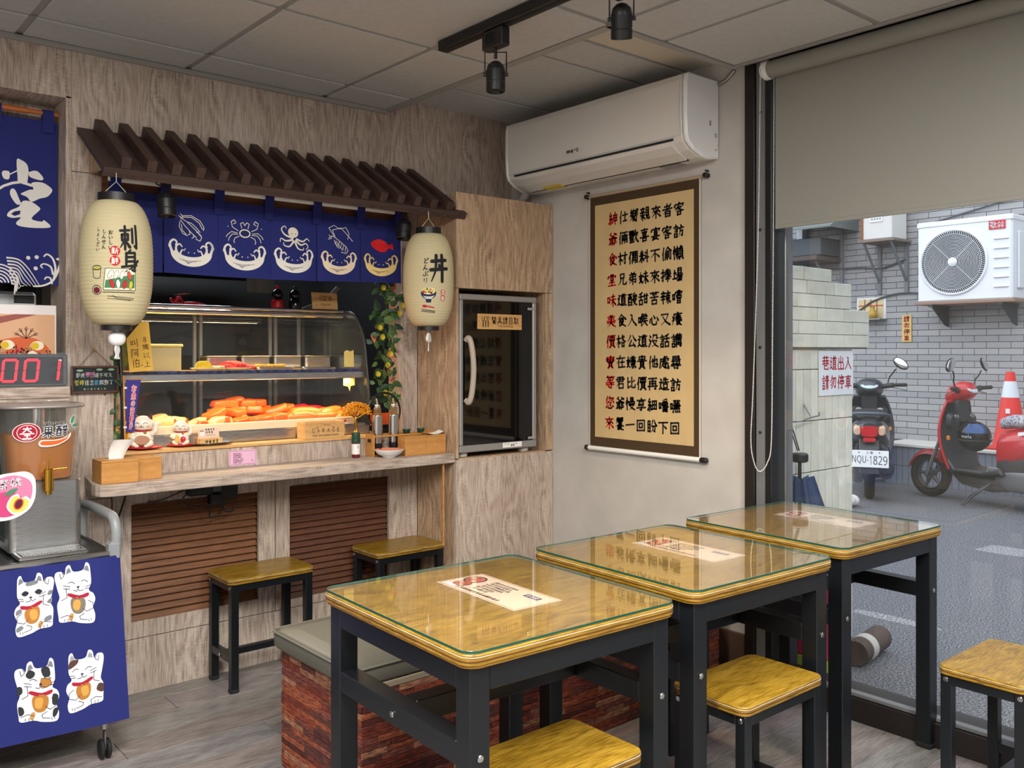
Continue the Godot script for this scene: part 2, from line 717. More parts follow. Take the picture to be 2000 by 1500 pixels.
# ---------------------------------------------------------------- characters as strokes
# each entry: strokes "x y x y ..." split by |, on a square of 100 with y down, or another entry fitted into a box: entry@left,top,right,bottom
const GLYPHS := {
	"roof": "46 4 54 40|12 45 6 98|12 55 92 50 84 92",
	"lid": "10 20 4 90|10 28 94 22 86 85",
	"smalltop": "50 4 50 96|22 30 34 84|80 26 66 80",
	"grass": "4 50 96 46|34 10 34 96|68 10 68 96",
	"man": "70 4 58 30 20 58|52 36 52 98",
	"heartleft": "50 2 50 98|20 28 12 56|74 22 88 40",
	"water": "30 6 66 20|12 34 50 48|10 94 40 76 80 52",
	"hand": "8 28 92 24|54 4 54 92 34 84|6 64 92 52",
	"walk": "12 8 22 20|4 38 24 36 12 64 22 78|2 90 18 78 40 92 98 93",
	"treeleft": "6 30 94 27|52 4 52 98|50 32 34 60 6 78|58 46 88 66",
	"knife": "24 14 24 72|74 2 74 94 50 84",
	"net": "6 4 8 96|6 6 94 4 92 96|36 6 36 94|64 6 64 94|8 94 92 93",
	"sick": "54 0 60 10|22 16 98 14|22 16 20 60 4 98|6 32 16 44|2 68 20 58",
	"mound": "20 4 20 98|20 6 80 4 48 36 84 64 30 78",
	"bamboo": "24 0 6 60|16 34 48 30|28 38 34 80|70 0 54 60|64 34 98 28|76 38 84 80",
	"followup": "42 4 30 36 8 56|36 24 76 22 50 64 8 96|34 38 60 76 96 96",
	"legs": "36 4 30 54 4 94|60 4 60 84 92 88 96 60",
	"bird": "30 2 8 40|22 22 22 98|58 4 66 16|22 24 94 22|22 46 88 45|22 68 88 67|22 93 96 91|58 24 58 92",
	"yawn": "38 2 26 30 6 48|26 26 86 24 70 46|48 36 42 66 6 98|50 54 68 82 96 97",
	"bigshell": "40 2 30 14 10 28|34 12 74 10 58 24|24 26 24 80|24 28 78 26 78 80|24 44 76 43|24 62 76 61|24 80 78 79|40 82 10 98|62 82 90 97",
	"bright": "28 2 28 38|28 4 76 2 76 38|28 20 75 19|28 38 76 37|6 50 96 48|34 50 24 68 6 82|32 62 88 60 78 96 64 90|54 64 38 84 20 96|72 64 58 84 42 98",
	"stride": "44 2 18 26 76 22|68 10 88 30|36 32 28 46 8 58|62 34 62 48 88 50|42 50 12 78|36 62 78 60 52 84 10 98|36 70 62 88 96 98",
	"jar": "4 8 96 6|14 30 14 98|14 31 86 30 86 98|38 8 34 48 20 62|62 8 62 48 80 50|14 74 86 73|14 95 86 94",
	"former": "14 16 86 14|34 0 34 40|66 0 66 40|2 42 98 40;日@22,46,80,100",
	"omen": "36 4 36 50 6 96|12 28 28 40|4 66 34 56|62 4 62 86 94 88 97 66|92 22 70 40|70 56 94 70",
	"axe": "84 4 34 16|34 16 30 60 6 96|34 44 96 40|68 42 68 98",
	"nourish": "36 2 44 10|64 2 56 10|18 14 82 13|24 24 76 23|8 34 92 33|50 13 50 34|44 36 6 58|56 36 96 56|32 50 32 96|32 52 70 51 70 74|34 62 70 61|34 73 70 72|32 96 50 86|68 78 54 84|48 76 66 88 96 98",
	"cup": "74 0 20 10|24 14 32 24|48 12 52 22|80 10 70 24;net@10,28,92,46;26 52 26 96|26 53 56 52 56 76|26 64 56 63|26 76 56 75|26 96 46 86|44 80 60 94|60 62 98 60|82 50 82 96 70 92|66 72 74 80",
	"both": "32 2 42 14|70 2 58 14|6 20 94 18|18 36 84 34 84 66|4 50 98 48|18 67 84 65|40 20 40 98|62 20 62 98|36 68 6 94|64 68 96 92",
	"青": "14 10 86 8|20 22 80 21|4 36 96 34|50 0 50 36;月@20,42,80,100",
	"魚": "42 0 16 26|32 14 74 12 60 28|18 28 18 72|18 29 84 28 84 72|18 50 83 49|18 72 84 71|50 28 50 72|14 82 6 98|36 82 40 96|58 82 64 96|82 80 94 96",
	"羊": "30 2 42 16|70 2 58 16|10 22 90 20|18 42 82 40|4 64 96 61|50 20 50 98",
	"口": "20 20 24 86|20 22 80 18 76 84|24 80 78 78",
	"日": "24 8 24 94|24 10 78 8 78 94|24 50 76 48|24 90 78 88",
	"月": "20 6 20 60 6 96|20 8 82 6 82 94 66 88|22 36 80 35|22 64 80 63",
	"目": "26 6 26 96|26 8 76 6 76 96|26 36 74 35|26 63 74 62|26 92 76 91",
	"田": "14 16 16 88|14 18 86 15 84 88|50 16 50 86|16 50 84 49|16 85 84 84",
	"申": "16 24 18 72|16 26 84 24 82 72|18 48 82 47|18 71 82 70|50 4 50 98",
	"土": "20 38 80 36|50 10 50 88|6 90 94 87",
	"士": "8 34 92 31|50 6 50 88|22 90 78 87",
	"木": "8 32 92 30|50 4 50 98|48 34 30 62 6 80|52 34 70 60 94 78",
	"束": "8 22 92 20|50 4 50 98|22 38 24 62|22 38 78 36 76 60|24 60 76 59|46 62 8 90|54 62 92 88",
	"未": "22 22 78 20|6 46 94 43|50 4 50 98|48 48 30 72 6 88|52 48 70 70 94 86",
	"米": "24 14 36 34|78 12 64 34|6 46 94 44|50 6 50 98|46 48 28 74 8 88|54 48 72 72 92 86",
	"斗": "26 16 42 28|18 40 36 52|4 70 96 60|68 6 68 98",
	"女": "44 6 34 40 22 64 56 78 84 94|70 30 58 64 36 84 12 94|4 38 96 35",
	"言": "44 2 56 14|6 24 94 22|22 40 78 39|22 56 78 55|22 72 24 98|22 73 80 72 76 97|24 96 76 95",
	"方": "44 2 56 16|4 30 96 27|40 30 36 62 12 96|38 52 80 50 74 92 56 84",
	"立": "46 2 54 18|12 28 88 26|30 42 38 74|72 38 62 76|4 90 96 87",
	"見": "28 4 28 66|28 6 74 4 74 66|28 26 72 25|28 45 72 44|28 65 74 64|42 66 34 86 8 97|60 66 60 90 94 92 96 78",
	"貝": "26 4 26 76|26 6 76 4 76 76|26 28 74 27|26 51 74 50|26 74 76 73|38 80 10 98|62 80 90 97",
	"父": "34 6 12 42|64 6 90 38|76 30 48 72 6 98|26 32 56 74 96 98",
	"耳": "6 8 94 6|26 8 26 80|74 8 74 98|28 30 72 29|28 54 72 53|4 84 96 74",
	"又": "10 16 80 14 56 62 8 94|24 30 56 72 96 94",
	"心": "14 46 8 74|28 38 30 80 44 92 74 90 78 70|46 20 60 42|80 34 94 58",
	"寸": "2 34 98 30|66 4 66 94 48 84|22 50 36 76",
	"古": "4 28 96 26|50 2 50 56|22 56 24 98|22 57 78 56 76 97|24 95 76 94",
	"舌": "74 2 48 12 20 16|6 36 94 33|50 12 50 58|20 60 22 98|20 61 80 60 78 97|22 94 78 93",
	"甘": "4 24 96 22|26 4 26 94|74 4 74 94|28 54 72 53|28 90 72 89",
	"辛": "46 2 54 14|12 20 88 18|30 26 38 42|70 24 62 42|4 46 96 44|14 66 86 64|50 46 50 98",
	"虫": "20 14 22 56|20 15 80 14 78 54|22 54 78 53|50 0 50 90|8 94 86 86|74 74 92 98",
	"首": "36 2 44 14|70 2 58 16|8 20 94 18|50 20 44 34|26 36 26 98|26 37 78 36 78 98|26 56 77 55|26 75 77 74|26 96 78 95",
	"可": "4 12 96 10|78 12 78 90 60 82|22 34 24 68|22 35 54 34 52 66|24 64 52 63",
	"白": "48 0 36 16|18 20 18 96|18 21 82 20 82 96|18 56 82 55|18 93 82 92",
	"食": "50 2 34 22 4 44|50 4 70 22 97 42|50 22 54 32|30 36 30 94|30 38 70 36 70 64|30 50 70 49|30 64 70 63|30 94 50 82|66 70 52 78|48 66 66 84 96 97",
	"糸": "50 2 24 26 60 30|74 22 22 54 76 52|66 42 86 58|50 56 50 98|28 66 12 88|72 64 90 86",
	"告": "32 4 14 36|26 22 84 20|4 46 96 43|54 4 54 44|24 60 26 98|24 61 78 60 76 97|26 95 76 94",
	"分": "36 4 28 28 4 50|60 2 74 26 98 46|22 50 74 48 68 92 50 84|44 50 36 74 10 96",
	"各": "followup@0,0,100,58;口@18,52,82,102",
	"客": "roof@0,0,100,34;各@8,28,94,100",
	"者": "20 22 72 20|46 4 46 40|4 44 96 40|84 8 56 46 10 74|30 58 32 98|30 60 78 58 76 98|32 77 76 76|32 96 76 95",
	"來": "8 20 92 18|50 4 50 98|30 26 24 42 10 54|28 38 42 52|72 26 66 42 56 54|70 38 88 52|46 54 8 88|54 54 94 86",
	"親": "立@0,0,52,46;木@0,42,52,100;見@50,0,100,100",
	"鄉": "24 4 14 26 30 30|34 20 12 52 34 50|40 42 24 72 4 94|50 2 44 14|38 16 38 58|38 17 64 16 64 56|38 36 63 35|38 56 64 55|38 56 40 92 52 82|60 66 50 76|50 62 66 94|76 6 76 98|76 8 94 7 84 30 94 48 80 58",
	"仕": "man@0,0,38,100;士@34,8,100,92",
	"紳": "糸@0,0,46,100;申@46,0,100,100",
	"爺": "父@0,0,100,48;耳@8,42,58,100;mound@58,44,96,100",
	"倆": "man@0,0,34,100;36 12 98 10|40 32 40 98|40 34 94 32 94 92 86 86|67 12 67 94|56 42 46 74|52 54 60 72|82 42 74 74|80 54 90 72",
	"歡": "grass@0,0,56,18;口@0,14,28,38;口@28,14,56,38;bird@2,34,56,100;yawn@52,0,100,100",
	"喜": "16 12 84 10|50 2 50 30|24 29 76 28;口@22,30,78,54;34 54 40 64|66 53 58 64|6 68 94 65;口@20,68,82,102",
	"宴": "roof@0,0,100,32;日@26,28,74,58;女@6,54,94,100",
	"訪": "言@0,0,45,100;方@44,5,100,100",
	"材": "treeleft@0,0,46,100;46 28 98 26|78 4 78 94 68 86|76 30 66 58 48 76",
	"備": "man@0,0,30,100;grass@28,0,100,20;36 26 96 24|48 26 42 60 28 90;50 38 48 62 42 96|50 39 94 38 94 94 84 88|50 56 94 55|49 74 94 73|71 38 71 95",
	"料": "米@0,0,52,100;斗@48,0,100,100",
	"不": "6 14 94 12|56 14 36 44 6 68|50 38 50 98|60 42 90 66",
	"偷": "man@0,0,32,100;64 2 50 18 32 32|64 4 78 18 98 30|50 32 78 31;月@34,38,64,98;74 42 74 78|92 36 92 94 82 88",
	"懶": "heartleft@0,0,24,100;束@20,0,62,100;bigshell@58,0,102,100",
	"堂": "smalltop@18,0,82,18;lid@2,16,98,36;口@26,28,74,58;土@4,54,96,100",
	"兄": "口@16,0,84,52;legs@0,46,100,100",
	"弟": "30 2 42 16|70 2 58 16|16 22 82 20 80 38|20 40 80 38|20 40 14 60 84 58 80 84 66 78|50 20 50 98|46 62 10 90",
	"妹": "女@0,4,44,96;未@42,0,100,100",
	"捧": "hand@0,0,34,100;46 14 90 12|40 28 94 26|34 42 98 40|66 2 58 40 34 66|67 32 80 50 100 64|52 62 82 61|46 77 88 76|67 52 67 98",
	"場": "土@0,8,36,88;bright@34,0,100,100",
	"味": "口@0,14,34,78;未@34,0,100,100",
	"道": "首@30,0,100,82;walk@0,0,100,100",
	"酸": "jar@0,4,48,98;stride@48,0,100,100",
	"甜": "舌@0,0,52,100;甘@52,12,100,90",
	"苦": "grass@4,0,96,24;古@8,24,92,100",
	"辣": "辛@0,0,50,100;束@48,0,100,100",
	"嚐": "口@0,22,28,80;smalltop@40,0,88,14;lid@28,12,100,28;口@44,22,84,42;42 44 90 42|46 44 46 58 86 60 90 54;日@40,60,90,102",
	"美": "32 2 42 14|68 2 58 14|12 20 88 18|20 35 80 34|4 52 96 50|50 18 50 52|8 66 92 64|50 52 42 76 6 98|52 66 68 84 96 98",
	"入": "36 8 52 14 46 42 26 74 4 94|48 26 62 60 96 92",
	"喉": "口@0,20,30,80;44 4 36 28 26 46|38 28 38 96|50 12 86 10 86 24|46 26 98 24|62 28 50 48|56 42 92 41|46 62 98 60|72 42 68 70 44 96|72 64 82 84 98 96",
	"癢": "sick@0,0,100,100;nourish@28,20,98,100",
	"價": "man@0,0,30,100;30 8 100 6|38 20 38 42|38 21 92 20 92 42|56 8 56 40|74 8 74 40|38 41 92 40;貝@32,42,100,100",
	"格": "treeleft@0,0,44,100;各@42,0,100,100",
	"公": "38 6 26 34 6 52|62 6 76 32 96 50|48 44 22 88 76 84|66 64 88 94",
	"沒": "water@0,0,30,100;50 4 46 28 34 42|48 8 84 6 82 30 96 30|38 50 86 48 66 78 32 96|46 56 68 84 98 97",
	"話": "言@0,0,44,100;舌@42,0,100,100",
	"講": "言@0,0,42,100;46 10 98 9|44 22 100 21|40 36 100 34|60 0 60 36|82 0 82 36|50 46 50 98|50 47 94 46 94 94 84 90|52 64 94 63|42 79 100 77|72 36 72 80",
	"實": "roof@0,0,100,30;22 30 18 54 80 52|22 30 84 28 78 54|50 28 46 54|6 42 94 40;貝@18,54,82,100",
	"在": "6 22 94 20|44 2 34 34 4 64|28 44 28 96|46 54 90 52|66 34 66 92|38 93 96 91",
	"嫌": "女@0,4,38,96;both@36,0,100,100",
	"貴": "20 8 18 28 80 27 82 8 20 8|50 0 50 42|4 42 96 40;貝@16,44,84,100",
	"他": "man@0,0,36,100;36 44 92 28 90 70 80 64|66 4 66 72|48 24 48 84 92 88 99 66",
	"處": "48 2 48 20|48 10 76 8|12 24 10 60 2 92|12 26 92 22 84 38|24 42 64 36|44 30 44 48 70 48|36 54 28 74 12 92|34 62 60 60 42 88|32 70 50 90 96 97|66 58 64 80 58 86|66 59 86 58 86 84 97 84",
	"尋": "18 6 80 4 78 30|18 18 78 17|14 31 92 29|10 42 40 41|25 42 25 62|8 64 42 60|54 42 54 62|54 43 86 42 84 62|56 61 84 60|4 74 96 71|68 64 68 96 54 90|26 80 38 92",
	"等": "bamboo@0,0,100,30;22 38 78 36|50 28 50 54|6 56 94 53;寸@8,56,94,100",
	"君": "18 10 82 8 80 40|4 26 96 23|16 42 82 40|48 10 36 52 6 84|34 60 36 98|34 61 82 60 80 97|36 95 80 94",
	"比": "18 8 18 90 46 76|18 44 44 40|60 6 60 86 94 88 97 66|88 32 60 50",
	"再": "8 12 92 10|18 32 18 98|18 33 82 32 82 94 68 88|50 10 50 70|18 51 82 50|2 72 98 69",
	"造": "告@30,0,98,84;walk@0,0,100,100",
	"您": "man@0,0,34,62;50 2 36 26|44 16 94 14 84 26|66 16 66 58 54 54|50 30 36 50|80 30 94 48;心@4,58,96,100",
	"慢": "heartleft@0,0,28,100;日@40,0,88,32;net@32,34,98,56;又@30,54,100,100",
	"享": "46 0 54 12|6 20 94 18|26 28 28 50|26 29 74 28 72 50|28 49 72 48|20 60 76 58 54 72|52 72 52 97 38 92|4 78 96 75",
	"細": "糸@0,0,46,100;田@44,6,102,94",
	"嚼": "口@0,20,28,80;cup@26,0,100,100",
	"嚥": "口@0,20,28,80;34 10 96 9|50 2 50 20|78 2 78 20;40 26 40 62|30 46 50 42|90 26 90 62|78 42 98 46;口@52,22,80,46;54 50 54 64|54 57 78 53|66 46 66 66|36 78 30 94|52 78 56 92|70 78 74 92|86 76 94 92|34 70 96 69",
	"饗": "鄉@8,0,92,50;食@4,48,96,100",
	"一": "6 54 94 48",
	"回": "12 10 12 92|12 12 88 10 88 92|12 90 88 89|34 34 34 68|34 35 66 34 66 68|34 67 66 66",
	"盼": "目@0,4,40,96;分@38,0,100,100",
	"下": "4 16 96 14|48 16 48 98|54 38 80 58",
	"餐": "18 0 18 16|18 8 34 6|14 18 4 34|12 22 36 20 14 48|18 30 28 36;又@44,2,98,46;食@4,40,96,102",
	"具": "目@18,-2,82,70;4 72 96 70|34 76 10 98|64 76 90 97",
	"請": "言@0,0,44,100;青@44,0,100,100",
	"自": "48 0 40 12|22 14 22 98|22 15 78 14 78 98|22 40 77 39|22 66 77 65|22 95 78 94",
	"取": "耳@0,2,52,98;又@48,10,100,96",
	"巷": "10 12 90 10|32 0 32 32|66 0 66 32|4 34 96 32|36 36 6 60|62 36 96 58|32 52 70 51 70 68|32 68 70 67|32 52 32 92 84 94 88 80",
	"出": "50 2 50 94|20 14 20 46 80 44|80 14 80 48|10 54 10 94 90 92|90 54 90 97",
	"勿": "34 4 24 30 6 50|28 22 88 20 80 88 64 80|50 24 38 52 12 76|68 24 54 60 24 94",
	"停": "man@0,0,34,100;60 0 68 10|34 16 100 14|48 22 50 42|48 23 86 22 84 42|50 41 84 40|34 62 36 48 98 46 94 60|46 64 88 62|68 64 68 96 54 90",
	"車": "10 14 90 12|24 28 24 68|24 29 76 28 76 68|24 48 76 47|24 67 76 66|4 82 96 80|50 2 50 98",
	"果": "24 4 24 50|24 5 76 4 76 50|24 27 76 26|24 50 76 49|4 62 96 60|50 4 50 98|46 62 6 92|54 62 94 90",
	"醋": "jar@0,2,46,98;former@46,0,100,100",
	"蜜": "roof@0,0,100,28;20 32 12 48|32 30 36 50 66 48 68 40|64 24 34 58|50 26 58 36|82 32 92 44;虫@14,52,86,100",
	"桃": "treeleft@0,0,44,100;omen@40,0,102,100",
	"刺": "束@0,0,58,100;knife@58,0,102,100",
	"身": "50 0 42 12|26 14 26 70|26 15 74 14 74 92 58 86|26 32 74 31|26 50 74 49|4 72 84 66|92 48 60 76 8 98",
	"新": "立@0,0,50,44;木@0,42,50,100;axe@50,0,100,100",
	"鮮": "魚@0,0,48,100;羊@48,4,100,98",
	"丼": "10 26 90 24|4 56 96 54|34 6 30 60 8 96|66 6 66 98|48 38 54 46",
	"盛": "12 12 90 10|20 12 16 40 4 58|22 28 44 27 40 46|54 2 62 40 94 56|86 24 58 48|68 2 78 8|18 66 20 92|18 67 82 66 80 92|40 67 40 92|60 67 60 92|4 95 96 93",
	"飯": "食@0,0,46,100;86 4 54 14|54 14 52 60 44 96|60 36 92 34 76 70 54 96|62 46 78 76 99 96",
	"歌": "可@0,0,52,50;可@0,48,52,100;yawn@50,0,100,100",
	"林": "treeleft@0,0,48,100;木@46,0,100,100",
	"叫": "口@0,16,40,76;56 14 56 66 70 58|88 2 88 98",
	"阿": "mound@0,0,36,100;可@34,0,100,100",
	"伯": "man@0,0,38,100;白@36,0,100,100",
	"歲": "50 0 50 24|50 12 76 10|20 6 20 24|4 26 96 24|14 38 90 36|20 38 16 70 4 96|30 54 62 53|46 42 46 84|32 66 26 80|58 64 64 78|64 30 72 74 96 92|90 50 62 92",
	"以": "18 12 18 80 46 62|46 24 56 38|84 10 76 56 40 94|70 66 94 92",
	"上": "50 4 50 90|50 44 82 42|4 92 96 90",
	"已": "18 12 80 10 78 46|20 48 78 46|20 36 20 86 88 88 92 66",
	"訂": "言@0,0,46,100;46 20 100 18|76 20 76 92 62 84",
	"位": "man@0,0,38,100;立@34,2,100,98",
	"即": "16 2 16 54|16 4 46 2 46 54|16 28 46 27|16 52 46 51|16 54 16 94 36 84|40 66 50 88|60 8 96 6 94 70 82 66|60 8 60 98",
	"使": "man@0,0,36,100;34 14 98 12|44 28 44 56|44 29 88 28 88 56|44 55 88 54|66 2 62 62 30 97|46 60 70 82 99 96",
	"夢": "grass@4,0,96,18;net@14,20,86,40;lid@2,42,98,58;46 54 34 74 14 84|40 66 76 64 58 84 22 98|44 76 56 84",
	"想": "木@0,0,50,60;目@52,0,96,62;心@4,58,96,100",
	"遙": "walk@0,0,100,100;88 2 40 10|46 14 52 24|66 12 70 22|92 10 82 24|48 28 90 27|38 42 98 40|68 28 68 74|48 50 48 76 90 75|90 50 90 78",
	"及": "16 12 62 10 54 38 88 36 66 74 30 96|40 12 32 54 6 92|38 44 66 80 97 96",
	"堅": "8 8 8 54|8 9 46 8|8 53 48 52|26 9 26 22 42 22 42 38 26 38 26 52;又@50,4,98,54;土@6,56,94,100",
	"持": "hand@0,0,34,100;40 16 94 14|66 0 66 32|34 34 100 32;寸@34,36,100,100",
	"信": "man@0,0,38,100;言@34,0,100,100",
	"念": "50 0 32 22 4 42|50 2 70 22 96 40|42 24 54 32|30 42 68 40 52 58;心@4,56,96,100",
	"做": "man@0,0,28,100;古@24,4,62,96;72 2 64 28 56 42|66 26 98 24|88 26 80 62 56 97|68 42 80 74 99 96",
	"就": "26 0 32 10|2 20 54 18|12 28 12 48|12 29 46 28 46 48|12 48 46 47|30 48 30 94 20 90|14 62 4 82|44 60 54 78|56 32 98 30|74 6 72 54 54 96|78 40 78 88 96 90 99 70|84 8 94 18",
	"對": "16 4 16 28|32 2 32 28|44 2 44 28|4 8 12 24|54 6 48 24|2 30 58 28|18 34 24 44|42 32 36 46|6 48 54 46|12 66 50 64|30 46 30 90|2 94 56 88;寸@56,4,100,98",
	"了": "16 12 80 10 54 36|52 36 54 88 34 80",
	"海": "water@0,0,30,100;44 2 34 26|40 16 96 14|44 32 38 88 90 86|44 33 88 32 84 97 72 92|28 60 99 58|62 38 68 50|58 66 64 78",
	"大": "6 36 94 34|50 4 46 46 6 97|52 40 66 72 96 97",
	"門": "14 6 14 98|14 8 42 8 42 38|14 22 42 22|14 38 42 37|60 8 60 38|60 8 88 7 88 96 78 90|60 22 88 21|60 38 88 37",
	"前": "30 2 40 14|70 2 60 14|4 22 96 20|18 36 18 80 12 98|18 37 46 36 46 94 36 90|20 54 46 53|20 70 46 69|66 38 66 76|86 32 86 94 72 88",
	"器": "口@4,0,44,36;口@54,0,96,36;4 48 96 46|50 36 50 48 8 66|50 48 94 66|72 38 82 44;口@4,60,44,98;口@54,60,96,98",
	"台": "46 4 20 36 76 30|64 18 84 40;口@16,46,84,102",
	"灣": "water@0,0,28,100;言@42,0,82,54;糸@24,2,46,54;糸@78,2,100,54;34 60 92 58 90 68|34 70 92 69|36 70 34 82 94 80 88 98 76 92",
	"の": "54 16 48 52 28 80 12 64 24 32 56 14 86 34 84 68 60 90",
	"お": "10 30 60 28|34 6 34 84 14 80 24 60 60 50 80 66 66 90 50 86|72 20 90 34",
	"い": "20 20 22 60 36 84 46 68|72 26 86 56",
	"し": "36 8 34 70 54 92 84 74",
	"ん": "50 6 14 92 40 56 56 62 60 88 88 78",
	"せ": "6 44 96 36|68 10 68 60 58 58|30 18 32 78 50 88 84 88",
	"ょ": "50 20 50 80 30 84 32 70 72 86|50 44 78 42",
	"く": "66 8 30 48 70 92",
	"ざ": "14 28 84 22|44 6 68 52 60 50|24 62 36 88 76 88|80 4 86 14|90 0 96 10",
	"ど": "34 10 44 42|76 30 34 58 30 86 80 88|80 8 86 20|90 4 96 16",
	"ぶ": "44 8 56 20|46 28 58 58 46 84 32 74|20 54 8 78|70 50 86 74|78 10 84 20|88 6 94 16",
	"り": "28 10 26 56|70 6 72 56 44 94",
}

# ---------------------------------------------------------------- materials
var M := {}

func sm(c: Color, rough := 0.6, metal := 0.0) -> StandardMaterial3D:
	var m := StandardMaterial3D.new()
	m.albedo_color = c
	m.roughness = rough
	m.metallic = metal
	return m

func tex(im: Image) -> ImageTexture:
	return ImageTexture.create_from_image(im)

# surface whose picture is laid on in world metres: span is the width one picture covers
func mapped(m: StandardMaterial3D, t: Texture2D, span: Vector3, bump := 0.0, off := Vector3.ZERO) -> StandardMaterial3D:
	m.albedo_texture = t
	m.uv1_triplanar = true
	m.uv1_world_triplanar = true
	m.uv1_triplanar_sharpness = 8.0
	m.uv1_scale = Vector3(1.0 / span.x, 1.0 / span.y, 1.0 / span.z)
	m.uv1_offset = off
	if bump > 0.0:
		m.heightmap_enabled = true
		m.heightmap_texture = t
		m.heightmap_scale = bump
	return m

# wood with the grain along the picture's height; boards: how many tone strips across
func wood(w: int, h: int, dark: Color, mid: Color, light: Color, boards: float, rings: float, saw: float, sd: int, streak := 0.5) -> Image:
	var im := Image.create(w, h, false, Image.FORMAT_RGB8)
	var a := FastNoiseLite.new()
	a.seed = sd
	a.noise_type = FastNoiseLite.TYPE_SIMPLEX_SMOOTH
	a.fractal_type = FastNoiseLite.FRACTAL_NONE
	a.frequency = 1.0
	var data := PackedByteArray()
	data.resize(w * h * 3)
	var tone := PackedFloat32Array()
	tone.resize(w)
	var bnum := PackedFloat32Array()
	bnum.resize(w)
	for x in w:
		var u := float(x) / w * boards
		var b := floorf(u + 0.35 * a.get_noise_1d(floorf(u) * 7.3))
		bnum[x] = b
		tone[x] = 0.12 * a.get_noise_1d(b * 13.7 + 5.1)
	var k := 0
	for y in h:
		var th := TAU * y / h
		var cy := cos(th) * 0.8
		var sy := sin(th) * 0.8
		for x in w:
			var u := float(x) / w * boards
			var off := bnum[x] * 3.17
			var warp := a.get_noise_3d(u * 1.1 + off, cy, sy)
			var ring := sin((u + 0.55 * warp) * rings)
			var fine := a.get_noise_3d(u * 26.0 + off, cy * 3.0, sy * 3.0)
			var fine2 := a.get_noise_3d(u * 70.0 + off, cy * 7.0, sy * 7.0)
			var s := 0.5 + tone[x] + 0.17 * ring * (0.5 + 0.5 * warp) + streak * (0.26 * fine + 0.2 * fine2)
			if saw > 0.0:
				var sw := a.get_noise_3d(u * 5.0 + 40.0, cy * 60.0, sy * 60.0)
				s += saw * maxf(0.0, sw) * (0.5 + warp)
			s = clampf(s, 0.0, 1.0)
			var c := dark.lerp(mid, s * 2.0) if s < 0.5 else mid.lerp(light, s * 2.0 - 1.0)
			data[k] = int(c.r * 255.0)
			data[k + 1] = int(c.g * 255.0)
			data[k + 2] = int(c.b * 255.0)
			k += 3
	im = Image.create_from_data(w, h, false, Image.FORMAT_RGB8, data)
	return im

func turned(im: Image) -> Image:
	var r: Image = im.duplicate()
	r.rotate_90(CLOCKWISE)
	return r

func speckle(sz: int, freq: float, dark: Color, light: Color, sd: int, octaves := 4) -> NoiseTexture2D:
	var n := FastNoiseLite.new()
	n.seed = sd
	n.frequency = freq
	n.fractal_octaves = octaves
	var t := NoiseTexture2D.new()
	t.width = sz
	t.height = sz
	t.seamless = true
	t.noise = n
	var g := Gradient.new()
	g.set_color(0, dark)
	g.set_color(1, light)
	t.color_ramp = g
	return t

